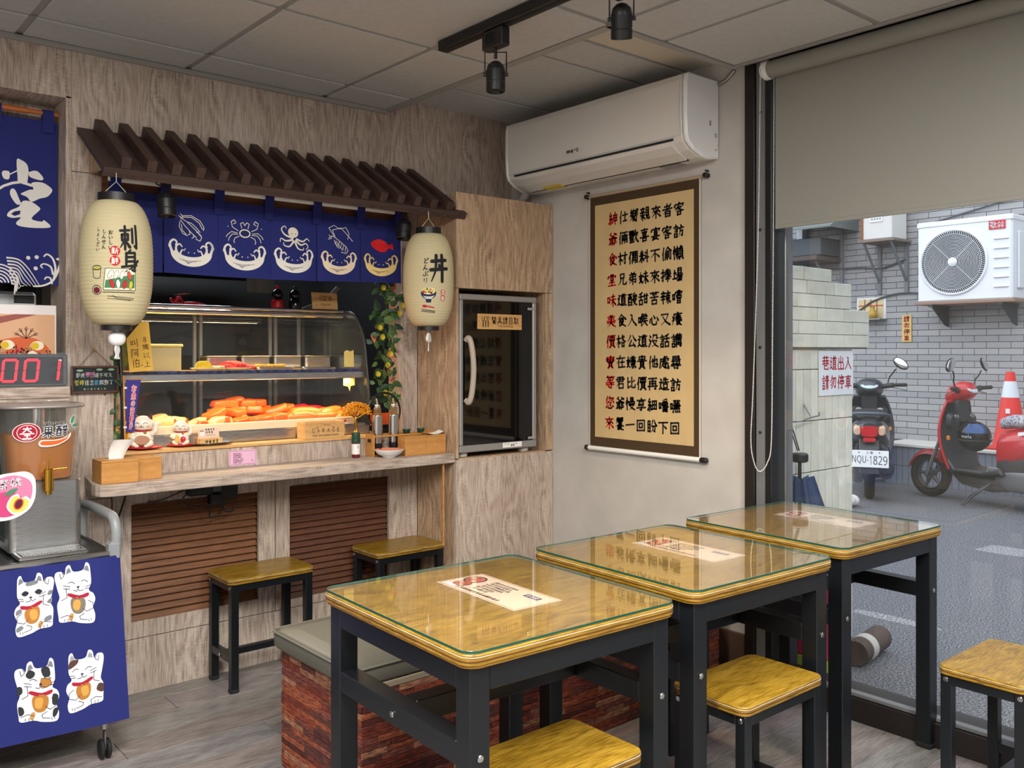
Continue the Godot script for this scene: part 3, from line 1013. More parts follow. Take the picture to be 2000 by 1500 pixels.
func build_materials() -> void:
	var greige := wood(1024, 1024, Color8(112, 95, 83), Color8(178, 161, 147), Color8(214, 203, 192), 11.0, 20.0, 0.25, 3, 0.85)
	var gt := tex(greige)
	M.wood = mapped(sm(Color.WHITE, 0.62), gt, V(1.55, 1.9, 1.55), 0.05, V(0.13, 0.21, 0.37))
	M.wood_warm = mapped(sm(Color(1.0, 0.93, 0.83), 0.6), gt, V(1.55, 1.9, 1.55), 0.05, V(0.53, 0.4, 0.7))
	M.wood_across = mapped(sm(Color.WHITE, 0.5), tex(turned(greige)), V(1.9, 1.55, 1.55), 0.04)
	var yellow := wood(768, 512, Color8(84, 56, 12), Color8(146, 110, 34), Color8(178, 144, 66), 5.0, 9.0, 0.0, 11, 1.1)
	var yt := tex(turned(yellow))
	M.table = mapped(sm(Color(0.97, 0.97, 0.84), 0.38), yt, V(0.9, 0.5, 0.62))
	M.seat = mapped(sm(Color(0.97, 0.98, 0.86), 0.32), yt, V(0.9, 0.5, 0.5), 0.0, V(0.3, 0, 0.2))
	M.table_edge = mapped(sm(Color(1.0, 0.95, 0.8), 0.4), yt, V(0.9, 0.12, 0.5))
	var brown := wood(512, 512, Color8(66, 40, 22), Color8(112, 74, 46), Color8(138, 98, 66), 5.0, 7.0, 0.0, 21, 0.8)
	var bt := tex(turned(brown))
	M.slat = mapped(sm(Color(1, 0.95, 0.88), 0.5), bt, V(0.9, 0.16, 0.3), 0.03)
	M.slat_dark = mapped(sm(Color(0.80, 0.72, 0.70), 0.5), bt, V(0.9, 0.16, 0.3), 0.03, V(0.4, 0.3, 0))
	var dk := wood(256, 512, Color8(40, 27, 24), Color8(66, 47, 41), Color8(88, 64, 54), 6.0, 7.0, 0.0, 31, 0.9)
	M.walnut = mapped(sm(Color.WHITE, 0.55), tex(dk), V(0.35, 0.6, 0.6), 0.02)
	M.walnut_board = sm(Color8(66, 49, 45), 0.55)
	var bam := wood(512, 256, Color8(150, 96, 42), Color8(190, 134, 70), Color8(214, 162, 96), 7.0, 3.0, 0.0, 41, 0.6)
	M.bamboo = mapped(sm(Color.WHITE, 0.42), tex(turned(bam)), V(0.3, 0.15, 0.3))
	M.pine = mapped(sm(Color(1.0, 0.97, 0.90), 0.5), tex(turned(wood(256, 128, Color8(176, 128, 78), Color8(208, 166, 112), Color8(226, 192, 146), 6.0, 4.0, 0.0, 43, 0.6))), V(0.25, 0.12, 0.25))
	var fl := wood(512, 1024, Color8(92, 88, 87), Color8(136, 131, 129), Color8(168, 163, 160), 3.0, 8.0, 0.1, 51, 0.9)
	var ft := tex(turned(fl))
	M.floor = []
	for i in 4:
		M.floor.append(mapped(sm(Color(0.94 + 0.04 * (i % 2), 0.95, 0.93 + 0.03 * (i / 2)), 0.36), ft, V(1.3, 0.6, 0.6), 0.02, V(0.23 * i, 0, 0.31 * i)))
	M.plaster = mapped(sm(Color8(194, 190, 186), 0.85), speckle(512, 0.01, Color(0.93, 0.925, 0.915), Color(1, 1, 1), 5, 5), V(1.3, 1.3, 1.3), 0.03)
	M.tile_ceiling = mapped(sm(Color8(186, 187, 186), 0.75), speckle(256, 0.05, Color(0.95, 0.95, 0.94), Color(1, 1, 1), 6, 4), V(0.5, 0.5, 0.5))
	M.tee = sm(Color8(150, 148, 144), 0.4)
	M.black = sm(Color8(20, 21, 23), 0.42)
	M.black_metal = sm(Color8(19, 23, 27), 0.33, 0.15)
	M.frame_dark = sm(Color8(30, 24, 22), 0.45)
	M.aluminium = sm(Color8(150, 150, 150), 0.35, 0.8)
	M.alu_grey = sm(Color8(120, 122, 124), 0.45, 0.3)
	M.steel = sm(Color8(196, 196, 194), 0.22, 1.0)
	M.steel_brushed = mapped(sm(Color8(205, 206, 206), 0.3, 1.0), speckle(256, 0.03, Color(0.8, 0.8, 0.8), Color(1, 1, 1), 9, 3), V(0.5, 0.02, 0.5))
	M.chrome = sm(Color8(225, 225, 225), 0.1, 1.0)
	M.gold = sm(Color8(214, 164, 60), 0.2, 1.0)
	M.white = sm(Color8(228, 228, 226), 0.45)
	M.white_gloss = sm(Color8(232, 233, 234), 0.25)
	M.shade = mapped(sm(Color8(138, 137, 129), 0.9), speckle(256, 0.2, Color(0.96, 0.96, 0.96), Color(1, 1, 1), 12, 2), V(0.08, 0.08, 0.08))
	M.shade.backlight_enabled = true
	M.shade.backlight = Color(0.16, 0.16, 0.155)
	M.navy = mapped(sm(Color8(25, 35, 112), 0.85), speckle(256, 0.2, Color(0.9, 0.9, 0.9), Color(1, 1, 1), 13, 2), V(0.05, 0.05, 0.05), 0.01)
	M.navy.rim_enabled = true
	M.navy.rim = 0.15
	M.glass = sm(Color(0.95, 1.0, 0.98, 0.008), 0.0)
	M.glass.transparency = BaseMaterial3D.TRANSPARENCY_ALPHA
	M.glass_green = sm(Color(0.25, 0.62, 0.5, 0.75), 0.05)
	M.glass_green.transparency = BaseMaterial3D.TRANSPARENCY_ALPHA
	M.dark_glass = sm(Color8(9, 9, 10), 0.06)
	M.red = sm(Color8(190, 22, 28), 0.3)
	M.red_plastic = sm(Color8(196, 18, 30), 0.22)
	M.kitchen = sm(Color8(58, 58, 58), 0.6)
	M.paper = sm(Color8(238, 236, 232), 0.8)
	M.lantern = sm(Color8(208, 196, 156), 0.75)
	M.lantern.backlight_enabled = true
	M.lantern.backlight = Color(0.5, 0.46, 0.34)
	M.rubber = sm(Color8(24, 24, 25), 0.7)
	M.leaf = []
	for q in [Color8(52, 84, 44), Color8(72, 104, 52), Color8(96, 124, 66), Color8(38, 66, 44)]:
		M.leaf.append(sm(q, 0.5))

# ---------------------------------------------------------------- the room
const CEIL := 2.49

func build_room() -> void:
	# floor: grey vinyl planks over a slab
	var fl := struct("floor", B(V(-1.7, -0.16, -5.7), V(3.16, -0.006, 2.3)), sm(Color8(60, 58, 57), 0.8))
	var pm := B(V(-0.61, -0.006, -0.0775), V(0.61, 0.0, 0.0775), 0.0012).mesh()
	var row := 0
	var z := -3.62
	while z < 2.2:
		var x := -1.7 + fmod(row * 0.47, 1.22) + 0.02
		var k := 0
		while x < 3.1:
			var w0 := x
			var w1 := minf(x + 1.22, 3.1)
			var o: MeshInstance3D
			if w1 - w0 > 1.2:
				o = piece(fl, "plank", pm, M.floor[(row * 3 + k * 2) % 4], V(w0 + 0.61, 0, z))
			elif w1 - w0 > 0.05:
				o = piece(fl, "plank", B(V(0, -0.006, -0.0775), V(w1 - w0 - 0.002, 0, 0.0775), 0.0012).mesh(), M.floor[(row * 3 + k * 2) % 4], V(w0, 0, z))
			x += 1.222
			k += 1
		z += 0.157
		row += 1
	# ceiling: tiles laid in a grid of tees; over the air conditioner it steps up
	var ce := struct("ceiling", B(V(-1.8, 2.66, -3.7), V(3.3, 2.8, 2.4)), M.plaster)
	var lines_x := [-1.68, -1.07, -0.46, 0.13, 0.745, 1.36, 1.975, 2.31]
	var lines_z := [-3.64, -3.405, -2.79, -2.175, -1.565, -0.955, -0.345, 0.265, 0.875, 1.485, 2.2]
	for i in lines_x.size() - 1:
		for j in lines_z.size() - 1:
			ceiling_tile(ce, lines_x[i], lines_z[j], lines_x[i + 1], lines_z[j + 1], CEIL)
	var more_x := [2.31, 2.585, 3.02]
	for i in 2:
		for j in range(3, lines_z.size() - 1):
			ceiling_tile(ce, more_x[i], lines_z[j], more_x[i + 1], lines_z[j + 1], CEIL)
	var hz := [-3.64, -3.32, -2.71, -2.47, -2.19]
	for j in 4:
		ceiling_tile(ce, 2.30, hz[j], 3.1, hz[j + 1], 2.55, sm(Color8(196, 190, 172), 0.8) if j == 3 else null)
	var tee := MB.new()
	for x in lines_x:
		tee.box(V(x - 0.012, CEIL + 0.006, -3.64), V(x + 0.012, CEIL + 0.03, 2.2))
	tee.box(V(2.585 - 0.011, CEIL + 0.006, -2.175), V(2.585 + 0.011, CEIL + 0.03, 2.2))
	for k in lines_z.size():
		tee.box(V(-1.7, CEIL + 0.006, lines_z[k] - 0.011), V(2.31 if k < 3 else 3.02, CEIL + 0.03, lines_z[k] + 0.011))
	for q in hz:
		tee.box(V(2.32, 2.556, q - 0.011), V(3.1, 2.575, q + 0.011))
	part(ce, "grid", tee, M.tee)
	var edge := MB.new()   # trim along the free edges of the lower ceiling
	edge.box(V(2.30, CEIL - 0.006, -3.64), V(2.335, 2.545, -2.175), 0.002)
	edge.box(V(2.30, CEIL - 0.006, -2.195), V(3.035, 2.545, -2.165), 0.002)
	edge.box(V(3.012, CEIL - 0.006, -2.165), V(3.035, 2.545, 2.2), 0.002)
	part(ce, "edge_trim", edge, M.tee)
	var wall_trim := MB.new()  # L-shaped trim where the ceiling meets the counter wall
	wall_trim.box(V(-1.7, CEIL - 0.02, -3.642), V(2.31, CEIL - 0.001, -3.622), 0.002)
	part(ce, "wall_angle", wall_trim, M.tee)
	# right wall: plaster up to the window, the window, the wall beyond it
	var wr := MB.new()
	wr.box(V(3.1, -0.1, -3.7), V(3.3, 2.66, -2.16))
	wr.box(V(3.1, 2.5, -2.16), V(3.3, 2.66, 2.3))
	wr.box(V(3.1, -0.1, 1.4), V(3.3, 2.66, 2.3))
	struct("wall_right", wr, M.plaster)
	struct("baseboard_right", B(V(3.085, 0.0, -3.34), V(3.1, 0.19, -2.17), 0.002), sm(Color8(88, 66, 56), 0.5))
	# left wall and the wall with the shopfront opening behind the lens
	struct("wall_left", B(V(-1.9, -0.1, -5.7), V(-1.7, 2.66, 2.4)), M.plaster)
	var wf := MB.new()
	wf.box(V(-1.9, 2.35, 2.2), V(3.3, 2.66, 2.4))
	wf.box(V(-1.9, -0.1, 2.2), V(-1.3, 2.35, 2.4))
	wf.box(V(2.7, -0.1, 2.2), V(3.3, 2.35, 2.4))
	struct("wall_front", wf, M.plaster)
	# kitchen behind the counter wall
	var kit := MB.new()
	kit.box(V(-1.9, -0.1, -5.9), V(3.3, 2.66, -5.7))
	kit.box(V(3.1, -0.1, -5.7), V(3.3, 2.66, -3.7))
	kit.box(V(-1.9, 2.5, -5.7), V(3.3, 2.66, -3.72))
	struct("wall_kitchen", kit, M.kitchen)
	# counter wall: cladding boards round the serving hatch and the doorway
	var wb := struct_node("wall_back", V(1.0, 0, -3.64))
	var zf := -3.64
	var zb := -3.70
	part(wb, "panel", B(V(0.925, 2.022, zb), V(2.30, CEIL + 0.01, zf), 0.0015), M.wood)
	part(wb, "panel", B(V(2.30, 2.022, zb), V(3.1, 2.56, zf), 0.0015), M.wood)
	part(wb, "panel", B(V(-1.7, 2.292, zb), V(0.925, CEIL + 0.01, zf), 0.0015), M.wood)
	part(wb, "panel", B(V(0.925, 0.78, zb), V(1.076, 2.02, zf), 0.0015), M.wood)
	part(wb, "panel", B(V(0.925, 0, zb), V(1.068, 0.778, zf), 0.0015), M.wood)
	part(wb, "panel", B(V(2.402, 0.87, zb), V(2.49, 2.02, zf), 0.0015), M.wood)
	part(wb, "panel", B(V(2.402, 0.215, zb), V(2.49, 0.868, zf), 0.0015), M.wood)
	part(wb, "kick_panel", B(V(1.07, 0, zb), V(1.77, 0.213, zf), 0.0015), M.wood)
	part(wb, "kick_panel", B(V(1.772, 0, zb), V(2.49, 0.213, zf), 0.0015), M.wood)
	part(wb, "core", B(V(1.07, 0, -3.78), V(2.49, 0.80, -3.735)), M.kitchen)
	part(wb, "reveal", B(V(2.402, 0.95, -3.76), V(2.412, 2.02, zb), 0.001), M.wood_warm)
	part(wb, "reveal", B(V(1.066, 0.95, -3.76), V(1.076, 2.02, zb), 0.001), M.wood)
	# doorway at the left: recess with a panel above the curtain
	part(wb, "recess_panel", B(V(-1.7, 1.95, -3.86), V(0.905, 2.45, -3.82), 0.001), M.wood)
	part(wb, "reveal", B(V(0.905, 0, -3.86), V(0.925, 2.30, -3.64), 0.001), M.wood)
	part(wb, "reveal", B(V(-1.7, 2.292, -3.86), V(0.905, 2.302, -3.70), 0.001), M.wood)

func ceiling_tile(parent: Node, x0: float, z0: float, x1: float, z1: float, y: float, m: Material = null) -> void:
	part(parent, "tile", B(V(x0 + 0.0125, y, z0 + 0.0125), V(x1 - 0.0125, y + 0.018, z1 - 0.0125), 0.002), m if m else M.tile_ceiling)

# ---------------------------------------------------------------- added ceiling panels, track lights and what stands before the entrance
func build_front() -> void:
	var k := 0
	for p in ADDED_PANELS:  # added glowing panels, unseen, to lift the light in the room
		var lampm := sm(Color8(250, 248, 244), 0.6)
		lampm.emission_enabled = true
		lampm.emission = Color(1.0, 0.97, 0.92)
		lampm.emission_energy_multiplier = 1.2
		var o := single("ceiling_light", B(p + V(-0.285, -0.006, -0.285), p + V(0.285, 0.002, 0.285), 0.002), lampm, ["added square light panel out of view between the counter and the lens", "added square light panel out of view near the light track", "added square light panel out of view near the left wall", "added square light panel out of view behind the lens"][k], "ceiling light")
		k += 1
	# the shopfront behind the lens: posts and door leaves with glass
	var w := struct_node("window_2", V(0.7, 0, 2.25))
	for x in [-1.28, 0.02, 1.36, 2.68]:
		part(w, "post", B(V(x - 0.03, 0, 2.22), V(x + 0.03, 2.35, 2.28), 0.003), M.frame_dark)
	for r in [[0.0, 0.10], [2.28, 2.35]]:
		part(w, "rail", B(V(-1.25, r[0], 2.225), V(2.65, r[1], 2.275), 0.003), M.frame_dark)
	for x in [[-1.25, -0.01], [0.05, 1.33], [1.39, 2.65]]:
		part(w, "pane", B(V(x[0], 0.1, 2.247), V(x[1], 2.28, 2.253)), M.glass)
	# track lights
	var tr := thing("light_track", "black ceiling light track above the front tables", "light track", V(1.96, 2.45, -1.2))
	part(tr, "rail", B(V(1.938, 2.452, -2.70), V(1.982, 2.487, 0.3), 0.002), M.black)
	part(tr, "slot", B(V(1.952, 2.4505, -2.66), V(1.968, 2.4525, 0.28)), M.rubber)
	for i in 2:
		var z: float = [-2.39, -1.78][i]
		var at := V(1.96, 2.45, z)
		var o := thing("track_spotlight", ["black track spotlight hanging straight down, unlit, beside the track's end", "black track spotlight tilted towards the room, its lens glowing"][i], "spotlight", at)
		part(o, "adapter", B(at + V(-0.019, -0.065, -0.055), at + V(0.019, 0.0, 0.055), 0.004), M.black)
		for g in 8:
			part(o, "cooling_fin", B(at + V(-0.0205, -0.05, -0.03 + 0.0055 * g), at + V(-0.0185, -0.012, -0.0275 + 0.0055 * g)), M.rubber)
		var hinge: Vector3 = [at + V(0, -0.105, 0), V(2.02, 2.405, -1.86)][i]
		var aim: Vector3 = [V(0, -1, 0.0), V(0.30, -0.95, -0.28)][i].normalized()
		spot_head(o, hinge, aim, 0.033, 0.085, i == 1)
		var br := MB.new()
		var side := aim.cross(V(0.65, 0, -0.76)).normalized()
		if side.length() < 0.5:
			side = V(0.76, 0, 0.65)
		var top := hinge + V(0, 0.035, 0)
		br.tube([hinge + side * 0.037 + aim * 0.05, hinge + side * 0.037 - aim * 0.028, hinge - side * 0.037 - aim * 0.028, hinge - side * 0.037 + aim * 0.05], 0.0028, 6)
		br.rod(hinge + side * 0.030 + aim * 0.05, hinge + side * 0.043 + aim * 0.05, 0.006, 10)
		br.rod(hinge - side * 0.043 + aim * 0.05, hinge - side * 0.030 + aim * 0.05, 0.006, 10)
		part(o, "yoke", br, M.black)
		var st := MB.new()
		st.tube(curve3([at + V(0, -0.06, 0), at.lerp(hinge, 0.75), hinge - aim * 0.006], 4), 0.0055, 8)
		part(o, "stem", st, M.black)
		if i == 1:
			spot_light(hinge + aim * 0.115, hinge + aim * 1.4, Color(1.0, 0.86, 0.66), 1.2, 34.0)
	# buildings across the street before the entrance
	var fa := struct_node("house_opposite", V(0, 0, 11))
	part(fa, "facade", B(V(-12, 0, 11), V(14, 7, 11.5)), sm(Color8(168, 168, 164), 0.8))
	for i in 5:
		part(fa, "shopfront", B(V(-10 + 4.6 * i, 0.1, 10.9), V(-6.2 + 4.6 * i, 2.6, 11.0), 0.02), [sm(Color8(200, 204, 206), 0.5), sm(Color8(120, 40, 40), 0.6), sm(Color8(70, 74, 78), 0.4)][i % 3])
		part(fa, "awning", B(V(-10 + 4.6 * i, 2.7, 9.9), V(-6.2 + 4.6 * i, 3.1, 11.0), 0.02), [sm(Color8(170, 60, 56), 0.7), sm(Color8(220, 218, 210), 0.7)][i % 2])
	struct("street_front", B(V(-14, -0.12, 2.4), V(3.3, -0.02, 12)), sm(Color8(120, 120, 122), 0.9))

const ADDED_PANELS: Array[Vector3] = [Vector3(0.4375, 2.482, -1.26), Vector3(1.6675, 2.482, -0.04), Vector3(-0.765, 2.482, -0.65), Vector3(0.4375, 2.482, 0.57)]  # places of the added ceiling panels

# ---------------------------------------------------------------- the counter with its hatch, canopy and display case
func build_counter() -> void:
	build_louvers()
	build_shelf()
	build_canopy()
	build_hatch_curtain()
	build_lanterns()
	build_case()
	build_food()
	build_case_top()
	build_counter_things()
	build_vines()

func build_louvers() -> void:
	var k := 0
	for d in [[1.072, 1.744, 1.142, 1.669, 0.281, 0.742, 16, "left"], [1.748, 2.40, 1.814, 2.328, 0.252, 0.750, 18, "right"]]:
		var x0: float = d[0]
		var x1: float = d[1]
		var a: float = d[2]
		var b: float = d[3]
		var y0: float = d[4]
		var y1: float = d[5]
		var o := thing("louvered_door", "greige wood cabinet door with walnut louvres, power adapter hanging above it" if k == 0 else "greige wood cabinet door with darker walnut louvres, beside the tall cabinet", "cabinet door", V((x0 + x1) / 2, 0.216, -3.65))
		o.set_meta("kind", "thing")
		for r in [[x0, a, 0.216, 0.80], [b, x1, 0.216, 0.80], [a, b, 0.216, y0], [a, b, y1, 0.80]]:
			part(o, "frame_board", B(V(r[0], r[2], -3.66), V(r[1], r[3], -3.64), 0.001), M.wood)
		part(o, "backing", B(V(a - 0.01, y0 - 0.01, -3.70), V(b + 0.01, y1 + 0.01, -3.685)), M.black)
		var n: int = d[6]
		var pitch := (y1 - y0) / n
		for i in n:
			var s := MB.new()
			var y := y0 + (i + 0.5) * pitch
			s.t = Transform3D(Basis(Vector3.RIGHT, -0.55), V(0, y, -3.662))
			s.box(V(a + 0.003, -pitch * 0.62, -0.004), V(b - 0.003, pitch * 0.62, 0.004), 0.0015)
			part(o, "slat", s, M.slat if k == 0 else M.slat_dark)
		# punched metal strip that shows above the louvres
		var mesh := MB.new()
		var x := a + 0.01
		while x < a + (b - a) * 0.72:
			mesh.box(V(x, y1 - 0.001, -3.645), V(x + 0.004, y1 + 0.004, -3.638))
			x += 0.0085
		part(o, "vent_mesh", mesh, M.black)
		for hy in [0.32, 0.70]:
			var hx := x0 + 0.002 if k == 0 else x1 - 0.002
			var h := MB.new()
			h.rod(V(hx, hy - 0.03, -3.637), V(hx, hy + 0.03, -3.637), 0.004, 8)
			part(o, "hinge", h, M.aluminium)
		k += 1

func build_shelf() -> void:
	var s := MB.new()
	var p := PackedVector2Array()
	p = PackedVector2Array([V2(2.486, -3.64), V2(2.486, -3.328), V2(1.0, -3.322), V2(0.965, -3.327), V2(0.942, -3.34), V2(0.932, -3.362), V2(0.93, -3.40), V2(0.97, -3.64)])
	s.slab(p, -0.872, -0.83, 0.002, Basis(V(1, 0, 0), V(0, 0, 1), V(0, -1, 0)))
	single("counter_shelf", s, M.wood_across, "long greige wood bar shelf with a rounded corner under the serving hatch", "shelf")
	var box := thing("hatch_sill", "boxed greige sill with a pale ledge above the bar shelf, carrying the lucky cats", "ledge", V(1.74, 0.872, -3.58))
	box.set_meta("kind", "thing")
	part(box, "front_board", B(V(1.078, 0.872, -3.64), V(1.60, 0.95, -3.525), 0.001), M.wood)
	part(box, "front_board", B(V(1.602, 0.872, -3.64), V(2.402, 0.95, -3.525), 0.001), M.wood)
	part(box, "top_board", B(V(1.077, 0.951, -3.72), V(2.402, 0.963, -3.518), 0.002), M.pine)
	# chip stick and cable
	var st := MB.new()
	st.box(V(2.43, 0.449, -3.352), V(2.438, 0.829, -3.344), 0.001)
	single("bamboo_strip", st, M.bamboo, "thin upright bamboo strip under the right end of the bar shelf", "stick")
	var cab := thing("power_adapter", "black power adapter and plugs with tangled cable hanging under the bar shelf", "adapter", V(1.44, 0.70, -3.60))
	part(cab, "brick", B(V(1.34, 0.762, -3.61), V(1.44, 0.80, -3.56), 0.006), M.black)
	part(cab, "plug", B(V(1.47, 0.735, -3.62), V(1.545, 0.825, -3.56), 0.008), M.black)
	part(cab, "plug", B(V(1.43, 0.715, -3.61), V(1.50, 0.765, -3.565), 0.006), M.black)
	part(cab, "sleeve", B(V(1.435, 0.77, -3.605), V(1.475, 0.828, -3.56), 0.005), sm(Color8(90, 92, 92), 0.35, 0.6))
	for w in [[V(1.36, 0.79, -3.58), V(1.32, 0.745, -3.59), V(1.38, 0.715, -3.58), V(1.46, 0.73, -3.57)], [V(1.50, 0.72, -3.58), V(1.49, 0.69, -3.58), V(1.53, 0.685, -3.58), V(1.54, 0.735, -3.58)], [V(1.44, 0.72, -3.57), V(1.43, 0.67, -3.58), V(1.47, 0.675, -3.58), V(1.48, 0.72, -3.57)], [V(1.34, 0.79, -3.6), V(1.26, 0.755, -3.62), V(1.20, 0.748, -3.632)]]:
		var t := MB.new()
		t.tube(curve3(w), 0.003, 6)
		part(cab, "cable", t, M.black)
	var t2 := MB.new()
	t2.tube(curve3([V(1.124, 0.83, -3.63), V(1.11, 0.77, -3.62), V(1.08, 0.70, -3.60), V(1.06, 0.66, -3.56)]), 0.0035, 6)
	single("power_cable", t2, M.black, "black cable running down from the shelf beside the steel trolley handle", "cable")

func V2(x: float, y: float) -> Vector2:
	return Vector2(x, y)

# canopy: a sloping board with battens
func build_canopy() -> void:
	var o := thing("canopy", "sloping dark walnut roof board with seventeen battens above the serving hatch", "canopy", V(1.74, 1.97, -3.64))
	var top := V(0, 2.19, -3.64)
	var low := V(0, 1.985, -3.30)
	var down := (low - top).normalized()
	var l := top.distance_to(low)
	var nn := V(1, 0, 0).cross(-down).normalized()
	if nn.y < 0:
		nn = -nn
	var bs := Basis(V(1, 0, 0), -down, nn)
	var bd := MB.new()
	var cut := l - 0.062
	bd.slab(PackedVector2Array([V2(0.943, 0), V2(0.943, -l), V2(2.536, -l), V2(2.536, -cut), V2(2.484, -cut), V2(2.484, 0)]), -0.02, 0.0, 0.0015, bs, top)
	part(o, "roof_board", bd, M.walnut_board)
	var fb := MB.new()
	fb.t = Transform3D(bs, top)
	fb.box(V(0.943, -l + 0.001, -0.034), V(2.536, -l + 0.018, -0.0195), 0.001)
	part(o, "front_strip", fb, M.walnut)
	for i in 17:
		var x := 1.018 + i * 0.0886
		var b := MB.new()
		b.t = Transform3D(bs, top)
		var up := 0.0 if x < 2.44 else -0.02
		b.box(V(x - 0.017, -l + 0.006, 0.0), V(x + 0.017, up, 0.042), 0.0012)
		part(o, "batten", b, M.walnut)
	# plywood brackets under the ends
	var br := MB.new()
	br.slab(PackedVector2Array([V2(-3.64, 2.02), V2(-3.40, 2.02), V2(-3.42, 2.045), V2(-3.64, 2.165)]), 0.985, 1.005, 0.001, Basis(V(0, 0, 1), V(0, 1, 0), V(-1, 0, 0)), V(1.99, 0, 0))
	part(o, "bracket", br, M.wood_warm)
	part(o, "header_board", B(V(1.02, 1.90, -3.606), V(2.40, 2.011, -3.594), 0.001), M.slat)
	part(o, "soffit_board", B(V(1.02, 2.012, -3.64), V(2.40, 2.02, -3.42), 0.001), M.slat)

func build_hatch_curtain() -> void:
	var r := MB.new()
	r.rod(V(1.03, 1.993, -3.55), V(2.30, 1.993, -3.55), 0.0095, 12, 0.002)
	single("curtain_rod", r, M.white, "white tension rod holding the short blue curtain under the canopy", "rod")
	var o := thing("noren_curtain", "short navy curtain of six panels printed with sea creatures over wave bowls", "curtain", V(1.69, 1.65, -3.55))
	var seams := [1.038, 1.236, 1.456, 1.682, 1.901, 2.12, 2.338]
	var bottoms := [1.64, 1.652, 1.648, 1.648, 1.652, 1.66, 1.664]
	for i in 6:
		var x0: float = seams[i] + 0.001
		var x1: float = seams[i + 1] - 0.001
		var b0: float = bottoms[i]
		var b1: float = bottoms[i + 1]
		var ph := i * 1.7
		var f := func(p: Vector2, lift: float) -> Vector3:
			var u := (p.x) / (x1 - x0)
			var y := 1.955 - p.y * (1.955 - lerpf(b0, b1, u)) / 0.305
			var w := 0.004 * sin(u * 5.0 + ph) * (0.3 + p.y * 3.0) + 0.006 * sin(u * PI) * p.y * 3.0
			return V(x0 + p.x, y, -3.556 + w + lift)
		var front := sheet_rows(f, x1 - x0, 0.305, 14, 10, 0.0)
		var back := sheet_rows(f, x1 - x0, 0.305, 14, 10, -0.0016)
		var m := MB.new()
		m.grid(front, false, true)
		m.grid(back, false, false)
		part(o, "cloth_panel", m, M.navy)
		if i == 0:
			continue
		var sh := Sheet.new(V(0, 0, 0), V(1, 0, 0), V(0, -1, 0), f)
		sh.lift = 0.0012
		sea_print(sh, i, (x1 - x0) / 2.0)
		print_on(o, "print", sh, 0.8)
	for x in [1.054, 1.24, 1.456, 1.673, 1.897, 2.116, 2.318]:
		var lp := MB.new()
		var rows: Array = []
		for k in 9:
			var a := -PI / 2 + PI * k / 8.0
			rows.append(PackedVector3Array([V(x - 0.02, 1.993 + 0.012 * cos(a), -3.55 + 0.0125 * sin(a)), V(x + 0.02, 1.993 + 0.012 * cos(a), -3.55 + 0.0125 * sin(a))]))
		rows.insert(0, PackedVector3Array([V(x - 0.02, 1.90, -3.560), V(x + 0.02, 1.90, -3.560)]))
		rows.append(PackedVector3Array([V(x - 0.02, 1.90, -3.547), V(x + 0.02, 1.90, -3.547)]))
		lp.grid(rows)
		part(o, "loop", lp, M.navy)

func sheet_rows(f, w: float, h: float, nx: int, ny: int, lift: float) -> Array:
	var rows: Array = []
	for j in ny + 1:
		var row := PackedVector3Array()
		for i in nx + 1:
			row.append(f.call(Vector2(w * i / nx, h * j / ny), lift))
		rows.append(row)
	return rows

